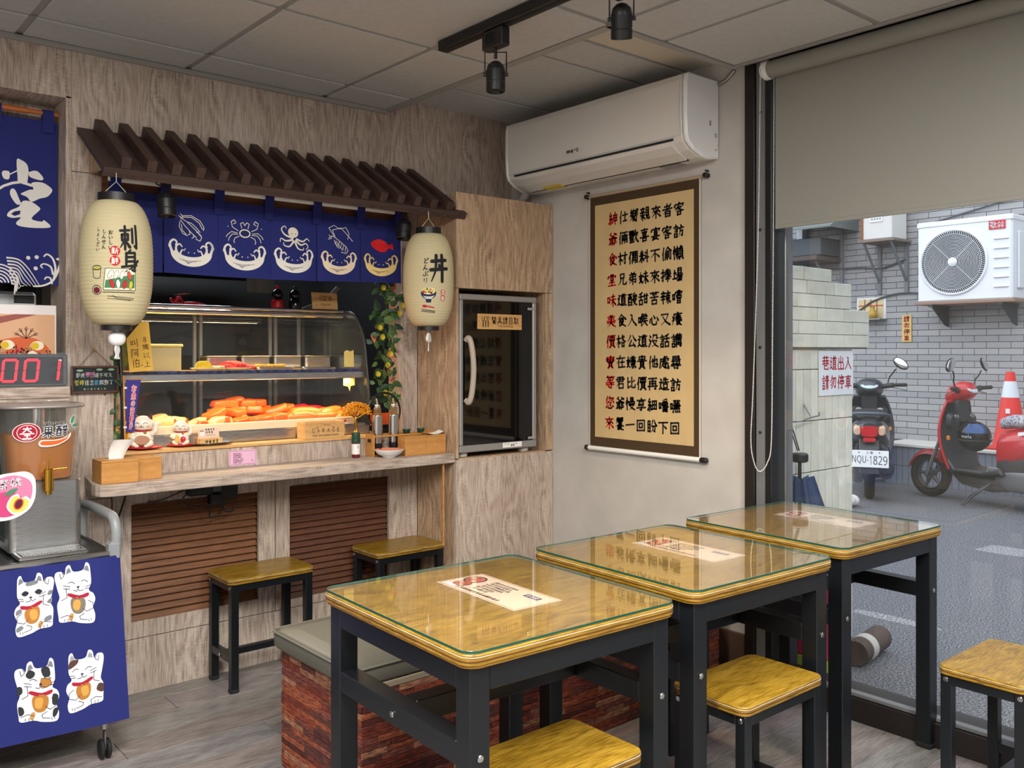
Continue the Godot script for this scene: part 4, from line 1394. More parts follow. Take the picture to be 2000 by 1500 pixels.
func sea_print(sh: Sheet, i: int, cx: float) -> void:
	var cream := Color8(232, 226, 208)
	var bowl := Color8(236, 232, 222) if i < 4 else Color8(240, 220, 190)
	if i == 5:
		bowl = Color8(242, 214, 140)
	var cy := 0.218
	var navy := Color8(22, 30, 92)
	# bowl of waves: a crescent, crests curling up at both ends
	var p := PackedVector2Array()
	for k in 25:
		var a := PI * k / 24.0
		p.append(V2(cx + 0.084 * cos(a), cy + 0.056 * sin(a)))
	for k in 25:
		var a := PI - PI * k / 24.0
		p.append(V2(cx + 0.056 * cos(a), cy - 0.006 + 0.024 * sin(a)))
	sh.fill(p, bowl)
	for s in [-1.0, 1.0]:
		for q in [["80 6 90 -30 76 -48 62 -40 66 -28", 0.011, 0.006], ["64 2 64 -22 50 -32 40 -22", 0.010, 0.005], ["48 10 40 -8 30 -6", 0.007, 0.004], ["84 -8 94 -22 90 -34", 0.006, 0.004]]:
			sh.line(curve(Array(scaled(q[0], 0.00096 * s, cx, cy, 0.00096)), 4, false), q[1], bowl, q[2], 7)
		sh.dot(V2(cx + s * 0.026, cy - 0.012), 0.0028, bowl, 6)
		sh.dot(V2(cx + s * 0.012, cy + 0.001), 0.0026, bowl, 6)
	sh.lift = 0.0016
	for k in 4:
		sh.line(curve([V2(cx - 0.05 + 0.012 * k, cy + 0.027 + 0.005 * k), V2(cx - 0.01, cy + 0.034 + 0.004 * k), V2(cx + 0.04 - 0.02 * k, cy + 0.03 + 0.004 * k)], 4, false), 0.0014, navy, -1.0, 0)
	sh.lift = 0.0012
	var w := 0.0027
	var ky := 0.118
	match i:
		1:   # prawn
			for q in ["-50 -40 -20 -24 20 10 48 40 40 58 20 50", "-50 -30 -30 -6 0 24 24 44", "-40 -50 0 -54 40 -34 58 -6 56 8", "-38 -44 2 -46 36 -24 52 4", "-20 -24 0 -20 22 -2 40 18", "-52 -22 -56 0 -40 30 -20 38", "-46 -10 -42 16 -24 32", "-10 14 -6 30 -18 36", "8 30 12 42 2 48", "20 8 26 20", "30 16 36 28", "38 26 46 36", "-58 -48 -40 -38", "-50 -58 -38 -42"]:
				sh.line(scaled(q, 0.00088, cx, ky), w, cream, -1.0, 5)
		2:   # crab
			sh.fill(offset(oval(0, 0, 0.024, 0.018, 18), cx, ky + 0.004), cream)
			sh.lift = 0.0016
			sh.fill(offset(oval(0, 0, 0.019, 0.013, 16), cx, ky + 0.004), navy)
			sh.lift = 0.0012
			for s in [-1.0, 1.0]:
				for q in ["30 -6 56 -20 62 -44 48 -52 40 -40 52 -34", "34 4 60 0 78 14 84 24", "32 10 56 10 70 26 74 40", "26 18 44 26 50 40 46 48", "14 -18 20 -38 8 -44 0 -30"]:
					sh.line(scaled(q, 0.00094 * s, cx, ky, 0.00094), w, cream, -1.0, 5)
				sh.dot(V2(cx + s * 0.05, ky - 0.045), 0.0022, cream, 6)
				sh.dot(V2(cx + s * 0.072, ky - 0.02), 0.0022, cream, 6)
		3:   # octopus
			sh.fill(offset(oval(0, 0, 0.024, 0.022, 18, 0.4), cx - 0.006, ky - 0.018), cream)
			for q in ["-8 6 -44 -6 -60 -30 -46 -44 -38 -34", "-10 14 -40 20 -62 10 -66 26", "-4 20 -24 44 -48 40 -50 28", "6 16 30 34 54 26 66 40 56 52", "10 10 40 18 60 4 72 14", "2 22 16 50 40 56 44 46"]:
				sh.line(curve(Array(scaled(q, 0.00098, cx, ky)), 4, false), 0.009, cream, 0.003, 6)
			sh.lift = 0.0016
			for s in [-1.0, 1.0]:
				sh.dot(V2(cx - 0.004 + s * 0.009, ky - 0.012), 0.0024, navy, 6)
			sh.lift = 0.0012
		4:   # lobster with long feelers
			for q in ["-30 -20 -60 -60 -30 -76 0 -60 40 -70 58 -40 50 -10", "-24 -16 -40 -50 10 -66 50 -30 80 0", "-60 -10 -40 -20 -20 -10 10 10 40 30 52 50 40 66 10 60", "-60 -24 -44 -12", "-64 -2 -44 -8", "-20 4 0 30 20 50", "0 6 -6 30", "14 14 6 40", "26 22 20 50", "38 32 34 58", "-30 0 -24 20 -10 26", "-24 10 -14 34 0 40"]:
				sh.line(scaled(q, 0.00088, cx, ky), w, cream, -1.0, 5)
		5:   # red fish
			var red := Color8(216, 24, 32)
			var body := curve([V2(-52, -6), V2(-40, -20), V2(-10, -30), V2(20, -22), V2(40, -6), V2(58, -14), V2(62, 14), V2(42, 8), V2(20, 26), V2(-10, 26), V2(-40, 10)], 4)
			var q := PackedVector2Array()
			for b in body:
				q.append(V2(cx, ky + 0.01) + b * 0.00105)
			sh.fill(q, red)
			sh.lift = 0.0016
			for k in 16:
				sh.dot(V2(cx - 0.03 + 0.0045 * k, ky - 0.012 + 0.006 * (k % 3)), 0.0008, cream, 5)
			sh.lift = 0.0012

func scaled(s: String, k: float, cx: float, cy: float, ky := 0.0) -> PackedVector2Array:
	var p := PackedVector2Array()
	for q in pts2(s):
		p.append(V2(cx + q.x * k, cy + q.y * (ky if ky != 0.0 else k)))
	return p

func offset(p: PackedVector2Array, x: float, y: float) -> PackedVector2Array:
	var q := PackedVector2Array()
	for a in p:
		q.append(a + V2(x, y))
	return q

# ---------------------------------------------------------------- paper lanterns
func lantern(at: Vector3, r: float, h: float, label: String) -> Array:
	var o := thing("paper_lantern", label, "lantern", at)
	var y0 := at.y + 0.018
	var y1 := at.y + h - 0.028
	var rows: Array = []
	var n := 132
	var prof := func(t: float) -> float:
		return r * (0.46 + 0.54 * pow(maxf(0.0, 1.0 - pow(absf(2.0 * t - 1.0), 2.7)), 0.55))
	for i in n + 1:
		var t := float(i) / n
		var rr: float = prof.call(t) * (1.0 - 0.012 * absf(cos(t * PI * 33.0)))
		var row := PackedVector3Array()
		for k in 56:
			var a := TAU * k / 56
			row.append(at + V(rr * cos(a), y0 - at.y + (y1 - y0) * t, -rr * sin(a)))
		rows.append(row)
	var m := MB.new()
	m.grid(rows, true)
	part(o, "shade", m, M.lantern)
	var top := MB.new()
	top.lathe([Vector2(r * 0.44, 0), Vector2(r * 0.50, 0), Vector2(r * 0.50, 0), Vector2(r * 0.50, 0.03), Vector2(r * 0.50, 0.03), Vector2(r * 0.44, 0.03), Vector2(r * 0.44, 0.03), Vector2(r * 0.44, 0)], 40, V(at.x, y1 - 0.004, at.z))
	part(o, "top_ring", top, M.black)
	var bot := MB.new()
	bot.lathe([Vector2(0, 0), Vector2(r * 0.42, 0), Vector2(r * 0.42, 0), Vector2(r * 0.42, 0.024), Vector2(r * 0.42, 0.024), Vector2(0, 0.024)], 40, at)
	part(o, "bottom_ring", bot, M.black)
	var s := MB.new()
	s.tube([V(at.x - r * 0.47, y1 + 0.01, at.z), V(at.x, y1 + 0.07, at.z), V(at.x + r * 0.47, y1 + 0.01, at.z)], 0.0012, 5)
	s.tube([V(at.x, y1 + 0.07, at.z), V(at.x, 1.97, at.z)], 0.0012, 5)
	part(o, "string", s, M.white)
	# drawing surface facing the room: x runs round the shade in metres, y down from the top; middle turned towards the lens
	var mid := atan2(-at.z, at.x) + PI
	var f := func(p: Vector2, lift: float) -> Vector3:
		var t := 1.0 - p.y / (y1 - y0)
		var rr: float = prof.call(clampf(t, 0.0, 1.0)) + lift
		var a := mid + p.x / r
		return at + V(rr * cos(a), y0 - at.y + (y1 - y0) * t, -rr * sin(a))
	var sh := Sheet.new(Vector3.ZERO, V(1, 0, 0), V(0, -1, 0), f)
	sh.lift = 0.0008
	return [o, sh, y1 - y0]

func build_lanterns() -> void:
	var inkb := Color8(26, 28, 32)
	var redp := Color8(196, 26, 48)
	var a := lantern(V(0.984, 1.417, -3.30), 0.1215, 0.48, "tall cream paper lantern lettered with sashimi, left of the hatch")
	var sh: Sheet = a[1]
	write_char(sh, "刺", Rect2(-0.012 + 0.022, 0.095, 0.062, 0.085), 0.13, inkb, 1)
	write_char(sh, "身", Rect2(0.016, 0.178, 0.06, 0.082), 0.13, inkb, 1)
	for q in [["新", 0.185], ["鮮", 0.219]]:
		sh.dot(V2(-0.004, q[1]), 0.0165, redp, 18)
		sh.lift = 0.0014
		write_char(sh, q[0], Rect2(-0.015, q[1] - 0.011, 0.022, 0.022), 0.11, Color8(240, 232, 220), 0, 5)
		sh.lift = 0.0008
	write(sh, "おいしい", V2(-0.026, 0.115), V2(0.016, 0.016), V2(0, 0.0175), 0.12, inkb, 1, 5)
	write(sh, "しんせん", V2(-0.047, 0.112), V2(0.015, 0.016), V2(0, 0.0175), 0.11, inkb, 1, 5)
	write(sh, "しょくざい", V2(-0.067, 0.105), V2(0.014, 0.015), V2(0, 0.0172), 0.1, inkb, 1, 5)
	# tea cup
	sh.line(offset(oval(0, 0, 0.015, 0.0075), -0.063, 0.243), 0.002, inkb)
	sh.fill(offset(oval(0, 0, 0.010, 0.005), -0.063, 0.244), Color8(182, 180, 52))
	sh.line(PackedVector2Array([V2(-0.078, 0.245), V2(-0.075, 0.275), V2(-0.066, 0.28), V2(-0.052, 0.278), V2(-0.049, 0.246)]), 0.0018, inkb)
	# board of slices
	var bd := PackedVector2Array([V2(-0.034, 0.245), V2(0.062, 0.245), V2(0.064, 0.318), V2(-0.042, 0.318)])
	sh.fill(bd, Color8(236, 230, 206))
	sh.lift = 0.0012
	sh.fill(PackedVector2Array([V2(-0.034, 0.285), V2(0.06, 0.262), V2(0.061, 0.31), V2(-0.038, 0.311)]), Color8(70, 128, 84))
	sh.line(PackedVector2Array([V2(-0.034, 0.245), V2(0.062, 0.245), V2(0.064, 0.318), V2(-0.042, 0.318), V2(-0.034, 0.245)]), 0.0018, inkb)
	sh.line(PackedVector2Array([V2(-0.044, 0.325), V2(0.062, 0.325)]), 0.0018, inkb)
	sh.lift = 0.0016
	for q in [[-0.018, 0.264, "w", 0.5], [0.0, 0.266, "w", 0.3], [0.018, 0.266, "w", 0.2], [0.042, 0.268, "s", -0.3], [-0.013, 0.297, "r", -0.3], [0.006, 0.297, "w", -0.1], [0.027, 0.298, "r", 0.2], [0.047, 0.300, "y", 0.1]]:
		var c: Color = {"w": Color8(240, 236, 222), "s": Color8(206, 80, 56), "r": Color8(202, 32, 44), "y": Color8(206, 190, 60)}[q[2]]
		sh.fill(offset(oval(0, 0, 0.0065, 0.0155, 14, q[3]), q[0], q[1]), c)
		sh.lift = 0.002
		sh.line(offset(oval(0, 0, 0.0065, 0.0155, 14, q[3]), q[0], q[1]), 0.0012, inkb, -1.0, 0)
		sh.lift = 0.0016
	sh.lift = 0.0008
	sh.line(offset(oval(0, 0, 0.0165, 0.0155), -0.066, 0.318), 0.002, inkb)
	sh.fill(offset(oval(0, 0, 0.0115, 0.0105), -0.066, 0.319), Color8(110, 16, 44))
	for q in ["-0.03 0.338 0.062 0.345", "-0.03 0.346 0.05 0.352", "-0.012 0.336 0.0 0.345 0.06 0.35"]:
		sh.line(pts2(q), 0.0015, inkb)
	print_on(a[0], "print", sh, 0.8)
	var b := lantern(V(2.318, 1.438, -3.30), 0.1135, 0.459, "cream paper lantern lettered with a rice bowl, beside the tall cabinet")
	sh = b[1]
	write_char(sh, "丼", Rect2(0.006, 0.098, 0.085, 0.125), 0.17, inkb, 1)
	write(sh, "どんぶり", V2(-0.026, 0.118), V2(0.026, 0.026), V2(0, 0.029), 0.12, inkb, 1, 6)
	sh.fill(offset(oval(0, 0, 0.034, 0.026), 0.0, 0.272), Color8(32, 38, 70))
	sh.fill(PackedVector2Array([V2(-0.014, 0.293), V2(0.014, 0.293), V2(0.011, 0.312), V2(-0.011, 0.312)]), Color8(32, 38, 70))
	sh.lift = 0.0012
	sh.fill(offset(oval(0, 0, 0.030, 0.0155), 0.0, 0.262), Color8(236, 226, 190))
	sh.fill(PackedVector2Array([V2(-0.026, 0.283), V2(-0.01, 0.297), V2(0.012, 0.297), V2(0.027, 0.281), V2(0.01, 0.286), V2(-0.01, 0.286)]), Color8(206, 208, 210))
	sh.lift = 0.0016
	for q in [[-0.018, 0.258, "y"], [-0.006, 0.254, "g"], [0.008, 0.256, "o"], [0.019, 0.261, "y"], [0.002, 0.266, "g"], [-0.012, 0.268, "o"], [0.012, 0.270, "r"], [-0.022, 0.266, "r"]]:
		sh.dot(V2(q[0], q[1]), 0.0058, {"y": Color8(222, 190, 50), "g": Color8(96, 140, 52), "o": Color8(224, 130, 40), "r": Color8(150, 50, 30)}[q[2]], 8)
	sh.lift = 0.0008
	for q in [["盛", 0.268], ["飯", 0.292]]:
		sh.fill(rrect(0.056, q[1] - 0.012, 0.078, q[1] + 0.012, 0.006), redp)
		sh.lift = 0.0014
		write_char(sh, q[0], Rect2(0.058, q[1] - 0.010, 0.018, 0.020), 0.1, Color8(240, 232, 220), 0, 5)
		sh.lift = 0.0008
	sh.fill(offset(oval(0, 0, 0.012, 0.006, 14, 0.1), -0.018, 0.328), redp)
	sh.line(pts2("-0.01 0.328 0.026 0.334"), 0.005, redp)
	sh.line(pts2("-0.034 0.342 0.032 0.350"), 0.003, inkb)
	sh.line(pts2("-0.034 0.349 0.032 0.356"), 0.003, inkb)
	print_on(b[0], "print", sh, 0.8)
	# charms that hang below
	var ch := thing("wind_bell", "white round ceramic wind bell with a fish shaped tag under the sashimi lantern", "wind bell", V(0.986, 1.316, -3.30))
	var hd := MB.new()
	hd.ball(V(0.986, 1.388, -3.30), V(0.029, 0.026, 0.025), 22, 14, Basis.IDENTITY, 0.9)
	hd.rod(V(0.986, 1.41, -3.30), V(0.986, 1.419, -3.30), 0.008, 10, 0.002)
	part(ch, "bell", hd, M.white_gloss)
	var tl := MB.new()
	tl.slab(curve([V2(0, 0.052), V2(0.010, 0.046), V2(0.014, 0.030), V2(0.008, 0.012), V2(0.014, 0.0), V2(-0.012, 0.002), V2(-0.006, 0.014), V2(-0.012, 0.032), V2(-0.009, 0.046)], 4), -0.003, 0.003, 0.001, Basis(V(0.8, 0, -0.6), V(0, 1, 0), V(0.6, 0, 0.8)), V(0.986, 1.316, -3.30))
	part(ch, "fish_tag", tl, M.white)
	var cs := MB.new()
	cs.tube([V(0.986, 1.365, -3.30), V(0.986, 1.44, -3.30)], 0.001, 5)
	part(ch, "cord", cs, M.white)
	var c2 := thing("shell_charm", "small white paper weight with a tag under the rice bowl lantern", "charm", V(2.318, 1.35, -3.30))
	var wt := MB.new()
	wt.slab(curve([V2(0, 0.068), V2(0.022, 0.046), V2(0.024, 0.03), V2(0.01, 0.022), V2(-0.016, 0.026), V2(-0.024, 0.044)], 4), -0.006, 0.006, 0.002, Basis(V(0.8, 0, -0.6), V(0, 1, 0), V(0.6, 0, 0.8)), V(2.318, 1.362, -3.30))
	part(c2, "body", wt, M.paper)
	var tg := MB.new()
	tg.tube([V(2.318, 1.385, -3.30), V(2.317, 1.345, -3.30)], [0.0015, 0.003], 6)
	tg.tube([V(2.318, 1.43, -3.30), V(2.318, 1.445, -3.30)], 0.001, 5)
	part(c2, "tag", tg, M.paper)

# ---------------------------------------------------------------- glass display case
const CASE_L := 1.10
const CASE_R := 2.20

func build_case() -> void:
	var o := thing("display_case", "chilled glass display case with a curved front and steel rails in the hatch", "display case", V(1.65, 0.963, -3.9))
	part(o, "base", B(V(CASE_L, 0.963, -4.30), V(CASE_R, 1.004, -3.605), 0.004), M.steel_brushed)
	part(o, "well", B(V(CASE_L + 0.01, 1.004, -4.29), V(CASE_R - 0.01, 1.012, -3.62)), M.steel)
	var lip := MB.new()
	lip.slab(rrect(1.115, 1.008, 2.14, 1.044, 0.006), -3.640, -3.622, 0.002)
	part(o, "tray_lip", lip, sm(Color8(232, 212, 176), 0.35))
	# shelf with its blue tiled edge
	part(o, "shelf", B(V(CASE_L + 0.008, 1.243, -4.20), V(CASE_R - 0.008, 1.253, -3.652), 0.002), M.steel)
	part(o, "shelf_mat", B(V(CASE_L + 0.02, 1.2535, -4.19), V(CASE_R - 0.02, 1.257, -3.668)), sm(Color8(214, 170, 70), 0.6))
	part(o, "shelf_rail", B(V(CASE_L + 0.004, 1.222, -3.654), V(CASE_R - 0.004, 1.252, -3.640), 0.003), M.steel_brushed)
	var tile := B(V(-0.0088, 0, -0.003), V(0.0088, 0.011, 0.003), 0.001).mesh()
	var tb := [sm(Color8(26, 40, 96), 0.25), sm(Color8(36, 56, 120), 0.25), sm(Color8(18, 28, 70), 0.25)]
	for i in 56:
		piece(o, "tile", tile, tb[(i * 7 + i / 3) % 3], V(CASE_L + 0.02 + i * 0.019, 1.2525, -3.650) - o.position)
	# strip lamps under the shelf and under the top
	for q in [[1.2215, -3.67], [1.5035, -3.86]]:
		var lampm := sm(Color8(255, 236, 200), 0.5)
		lampm.emission_enabled = true
		lampm.emission = Color(1.0, 0.86, 0.62)
		lampm.emission_energy_multiplier = 1.4
		part(o, "strip_lamp", B(V(CASE_L + 0.03, q[0], q[1] - 0.012), V(CASE_R - 0.03, q[0] + 0.006, q[1] + 0.012), 0.001), lampm)
		area_light(V(1.65, q[0] - 0.004, q[1] - 0.02), Vector2(1.0, 0.024), V(0, -1, -0.05), Color(1.0, 0.90, 0.74), CASE_LIGHT)
	# top
	part(o, "top", B(V(CASE_L, 1.510, -4.30), V(CASE_R, 1.530, -3.84), 0.004), M.steel)
	for q in [[1.536, -3.835, 0.009], [1.514, -3.842, 0.012]]:
		var r := MB.new()
		r.rod(V(CASE_L, q[0], q[1]), V(CASE_R - 0.01, q[0], q[1]), q[2], 14, 0.002)
		part(o, "rail", r, M.chrome)
	var prof := [V(0, 1.533, -3.832), V(0, 1.526, -3.759), V(0, 1.500, -3.717), V(0, 1.458, -3.679), V(0, 1.388, -3.652), V(0, 1.29, -3.634), V(0, 1.142, -3.612), V(0, 1.004, -3.612)]
	var c := curve3(prof, 5)
	var rows: Array = []
	for p in c:
		rows.append(PackedVector3Array([V(CASE_L + 0.004, p.y, p.z), V(CASE_R - 0.004, p.y, p.z)]))
	var g := MB.new()
	g.grid(rows)
	part(o, "curved_glass", g, M.glass)
	for x in [CASE_L, CASE_R]:
		var path: Array = []
		for p in c:
			path.append(V(x, p.y, p.z))
		var tb2 := MB.new()
		tb2.tube(path, 0.008, 8)
		part(o, "end_frame", tb2, M.black)
		var side := MB.new()
		var poly := PackedVector2Array()
		for p in c:
			poly.append(V2(p.z, p.y))
		poly.append(V2(-4.29, 1.004))
		poly.append(V2(-4.29, 1.51))
		side.slab(poly, -0.002, 0.002, 0.0, Basis(V(0, 0, 1), V(0, 1, 0), V(-1, 0, 0)), V(x, 0, 0))
		part(o, "end_glass", side, M.glass)
	for x in [1.105, 1.64, 1.67, 2.03, 2.06, 2.19]:
		part(o, "door_stile", B(V(x - 0.008, 1.01, -4.30), V(x + 0.008, 1.51, -4.285), 0.002), M.alu_grey)
	var pane := MB.new()
	pane.quad(V(1.11, 1.01, -4.293), V(2.19, 1.01, -4.293), V(2.19, 1.51, -4.293), V(1.11, 1.51, -4.293))
	part(o, "sliding_door", pane, M.glass)

const ORD := ["first", "second", "third", "fourth", "fifth", "sixth", "seventh", "eighth", "ninth", "tenth", "eleventh", "twelfth"]
const CASE_LIGHT := 0.5

# lumpy slice of fish or fruit lying on a tray: length, width, height
func lump(sd: int, r: Vector3, rough := 0.12, e := 0.75, seg := 20, rings := 10) -> MB:
	var m := MB.new()
	var n := FastNoiseLite.new()
	n.seed = sd
	n.frequency = 0.9
	var rows: Array = []
	for i in rings + 1:
		var a := -PI / 2 + PI * i / rings
		var row := PackedVector3Array()
		for k in seg:
			var b := TAU * k / seg
			var ca := signf(cos(a)) * pow(absf(cos(a)), e) if i > 0 and i < rings else 0.0
			var p := V(ca * signf(cos(b)) * pow(absf(cos(b)), e), signf(sin(a)) * pow(absf(sin(a)), e), -ca * signf(sin(b)) * pow(absf(sin(b)), e))
			var d := 1.0 + rough * n.get_noise_3d(p.x * 2.0, p.y * 2.0, p.z * 2.0) * 2.0
			p = p * r * d
			p.y = maxf(p.y, -r.y * 0.8) + r.y * 0.8
			p.y += 0.25 * r.y * sin(p.x / r.x * 1.7 + sd)
			p.y = maxf(p.y, 0.0)
			row.append(p)
		rows.append(row)
	m.grid(rows, true)
	return m

func fish_mat(dark: Color, mid: Color, light: Color, sd: int) -> StandardMaterial3D:
	var m := sm(Color.WHITE, 0.28)
	m.albedo_texture = tex(turned(wood(128, 128, dark, mid, light, 3.0, 14.0, 0.0, sd, 0.5)))
	m.uv1_triplanar = true
	m.uv1_scale = Vector3(9, 9, 9)
	m.uv1_offset = Vector3(0.3, 0.2, 0.6)
	m.subsurf_scatter_enabled = true
	m.subsurf_scatter_strength = 0.08
	return m

func lay(mesh: MB, m: Material, called: String, at: Vector3, turn: float, tilt: float, label: String, cat: String, group: String) -> void:
	var o := MeshInstance3D.new()
	o.name = numbered(called)
	o.mesh = mesh.mesh()
	o.material_override = m
	o.transform = Transform3D(Basis(Vector3.UP, turn) * Basis(V(0, 0, 1), tilt), at)
	add_child(o)
	tag(o, label, cat, group)

func build_food() -> void:
	var salmon := fish_mat(Color8(206, 66, 6), Color8(224, 84, 14), Color8(240, 140, 66), 3)
	var white := fish_mat(Color8(196, 154, 88), Color8(212, 178, 112), Color8(226, 202, 150), 4)
	var tuna := fish_mat(Color8(150, 12, 30), Color8(184, 24, 44), Color8(210, 70, 80), 5)
	var peach := fish_mat(Color8(196, 92, 24), Color8(214, 118, 42), Color8(230, 166, 98), 6)
	var rng := RandomNumberGenerator.new()
	rng.seed = 12
	# raised steel tray in the well
	var tray := thing("fish_tray", "shallow steel tray heaped with raw fish behind the case's lower glass", "tray", V(1.62, 1.012, -3.86))
	part(tray, "floor", B(V(1.12, 1.012, -4.15), V(2.16, 1.022, -3.645), 0.003), M.steel)
	var y := 1.022
	# white fish blocks at the left
	var spots := [[1.20, -3.75, 0.2], [1.28, -3.70, 0.9], [1.36, -3.76, 0.6], [1.23, -3.86, -0.3], [1.43, -3.71, 0.75], [1.31, -3.87, 0.4], [1.15, -3.68, 0.3], [1.52, -3.685, 0.5]]
	for i in spots.size():
		var s: Array = spots[i]
		lay(lump(20 + i, V(0.062, 0.017 + 0.004 * (i % 3), 0.028), 0.10, 0.6), white, "white_fish_fillet", V(s[0], y + 0.005, s[1]), s[2], 0.06, "pale cream fish block behind the lucky cats, %s from the left" % ORD[[1, 3, 5, 2, 6, 4, 0, 7][i]], "fish", "pale fish blocks at the left of the case")
	# salmon heap
	for i in 24:
		var lay_no := 0 if i < 12 else (1 if i < 20 else 2)
		var u: float = (i + 0.5) / 12.0 if lay_no == 0 else ((i - 12 + 0.5) / 8.0 if lay_no == 1 else (i - 20 + 0.5) / 4.0)
		var x := lerpf(1.42, 1.96, u) if lay_no == 0 else (lerpf(1.50, 1.90, u) if lay_no == 1 else lerpf(1.58, 1.80, u))
		var zz := -3.715 - 0.055 * lay_no + rng.randf_range(-0.03, 0.02) - (0.075 if i % 2 else 0.0)
		lay(lump(50 + i, V(rng.randf_range(0.042, 0.06), rng.randf_range(0.016, 0.022), rng.randf_range(0.034, 0.044)), 0.10, 0.42), salmon, "salmon_fillet", V(x, y + 0.004 + 0.034 * lay_no, zz), rng.randf_range(-1.1, 1.1), rng.randf_range(-0.28, 0.28), "orange salmon piece, %s from the left in the %s layer of the heap" % [ORD[i if lay_no == 0 else (i - 12 if lay_no == 1 else i - 20)], ["bottom", "middle", "top"][lay_no]], "fish", "salmon pieces heaped in the case")
	for i in 5:
		lay(lump(90 + i, V(0.075, 0.024, 0.042), 0.1, 0.8), peach, "fish_loin", V(1.90 + 0.055 * i, y + 0.006 + 0.018 * (i % 2), -3.70 - 0.055 * (i % 2)), -0.4 + 0.2 * i, 0.08, "light orange fish loin right of the salmon heap, %s from the left" % ORD[i], "fish", "light orange loins beside the tuna")
	for i in 5:
		lay(lump(120 + i, V(0.07, 0.022, 0.04), 0.1, 0.7), tuna, "tuna_block", V(1.94 + 0.06 * i, y + 0.03 - 0.005 * i, -3.83 + 0.03 * (i % 2)), 0.3 * i, 0.05, "dark red tuna block at the case's right end, %s from the left" % ORD[i], "fish", "tuna blocks at the right of the case")
	# upper shelf: plates, boxes
	var ys := 1.257
	var tub := thing("plastic_tub", "clear plastic tub with a yellow lid on the case's upper shelf", "tub", V(1.345, ys, -3.90))
	var tb := MB.new()
	tb.slab(rrect(-0.072, -0.055, 0.072, 0.055, 0.015), 0.0, 0.105, 0.004, Basis(V(1, 0, 0), V(0, 0, -1), V(0, 1, 0)), tub.position)
	var tm := sm(Color(0.86, 0.85, 0.68, 0.55), 0.25)
	tm.transparency = BaseMaterial3D.TRANSPARENCY_ALPHA
	part(tub, "body", tb, tm)
	var td := MB.new()
	td.slab(rrect(-0.078, -0.06, 0.078, 0.06, 0.015), 0.106, 0.118, 0.003, Basis(V(1, 0, 0), V(0, 0, -1), V(0, 1, 0)), tub.position)
	part(tub, "lid", td, sm(Color8(222, 208, 120), 0.4))
	var fill := MB.new()
	fill.slab(rrect(-0.064, -0.048, 0.064, 0.048, 0.012), 0.006, 0.05, 0.006, Basis(V(1, 0, 0), V(0, 0, -1), V(0, 1, 0)), tub.position)
	part(tub, "contents", fill, sm(Color8(192, 180, 90), 0.6))
	var plates := [[1.505, -3.80, "white plate of sliced pickles and yellow root on the upper shelf"], [1.645, -3.81, "white plate of red crab sticks on the upper shelf"]]
	for i in 2:
		var p := thing("plate", plates[i][2], "plate", V(plates[i][0], ys, plates[i][1]))
		var pl := MB.new()
		pl.lathe([Vector2(0, 0), Vector2(0.035, 0), Vector2(0.068, 0.014), Vector2(0.07, 0.016), Vector2(0.066, 0.016), Vector2(0.034, 0.004), Vector2(0, 0.004)], 28, p.position)
		part(p, "dish", pl, M.white_gloss)
	for i in 5:
		var m := MB.new()
		m.t = Transform3D(Basis(Vector3.UP, 0.5), V(1.475 + 0.007 * i, ys + 0.012, -3.80))
		m.slab(curve([V2(-0.03, 0), V2(-0.026, 0.022), V2(0, 0.034), V2(0.026, 0.02), V2(0.03, 0)], 4), 0, 0.005, 0.001)
		single("pickle_slice", m, sm(Color8(206, 176, 30), 0.35), "yellow pickled radish slice on the first plate, %s from the left" % ORD[i], "pickle", "yellow pickle slices")
	for i in 6:
		var m := MB.new()
		m.rod(V(1.53 + 0.012 * (i % 3), ys + 0.012 + 0.008 * (i / 3), -3.82), V(1.55 + 0.008 * (i % 3), ys + 0.014 + 0.008 * (i / 3), -3.76), 0.004, 8, 0.001)
		single("radish_stick", m, sm(Color8(226, 214, 176), 0.5), "pale vegetable stick beside the pickle slices, %s in the %s row" % [ORD[i % 3], ["lower", "upper"][i / 3]], "vegetable", "pale sticks on the first plate")
	for i in 9:
		var m := MB.new()
		var x := 1.585 + 0.017 * (i % 6) + 0.008 * (i / 6)
		m.tube(curve3([V(x - 0.01, ys + 0.012 + 0.012 * (i / 6), -3.85), V(x + 0.012, ys + 0.026 + 0.012 * (i / 6), -3.81), V(x + 0.04, ys + 0.014 + 0.01 * (i / 6), -3.77)], 4), 0.0085, 8)
		single("crab_stick", m, sm(Color8(206, 44, 40), 0.35), "red crab stick on the second plate, %s from the left in the %s row" % [ORD[i % 6], ["lower", "upper"][i / 6]], "crab stick", "crab sticks on the second plate")
	var spots2 := [[1.80, -3.80, "small steel tray of yellow omelette on the upper shelf"], [2.02, -3.80, "empty steel tray beside the omelette tray on the upper shelf"]]
	for i in 2:
		var q := thing("steel_tray", spots2[i][2], "tray", V(spots2[i][0], ys, spots2[i][1]))
		var m := MB.new()
		m.slab(rrect(-0.088, -0.06, 0.088, 0.06, 0.02), 0.0, 0.016, 0.003, Basis(V(1, 0, 0), V(0, 0, -1), V(0, 1, 0)), q.position)
		part(q, "dish", m, M.steel)
	for i in 7:
		var m := MB.new()
		m.box(V(1.735 + 0.019 * i, ys + 0.0165, -3.83), V(1.751 + 0.019 * i, ys + 0.030 - 0.001 * (i % 3), -3.775), 0.004)
		single("omelette_slice", m, sm(Color8(226, 166, 50), 0.45), "yellow omelette slice on the small steel tray, %s from the left" % ORD[i], "omelette", "omelette slices on the upper shelf")
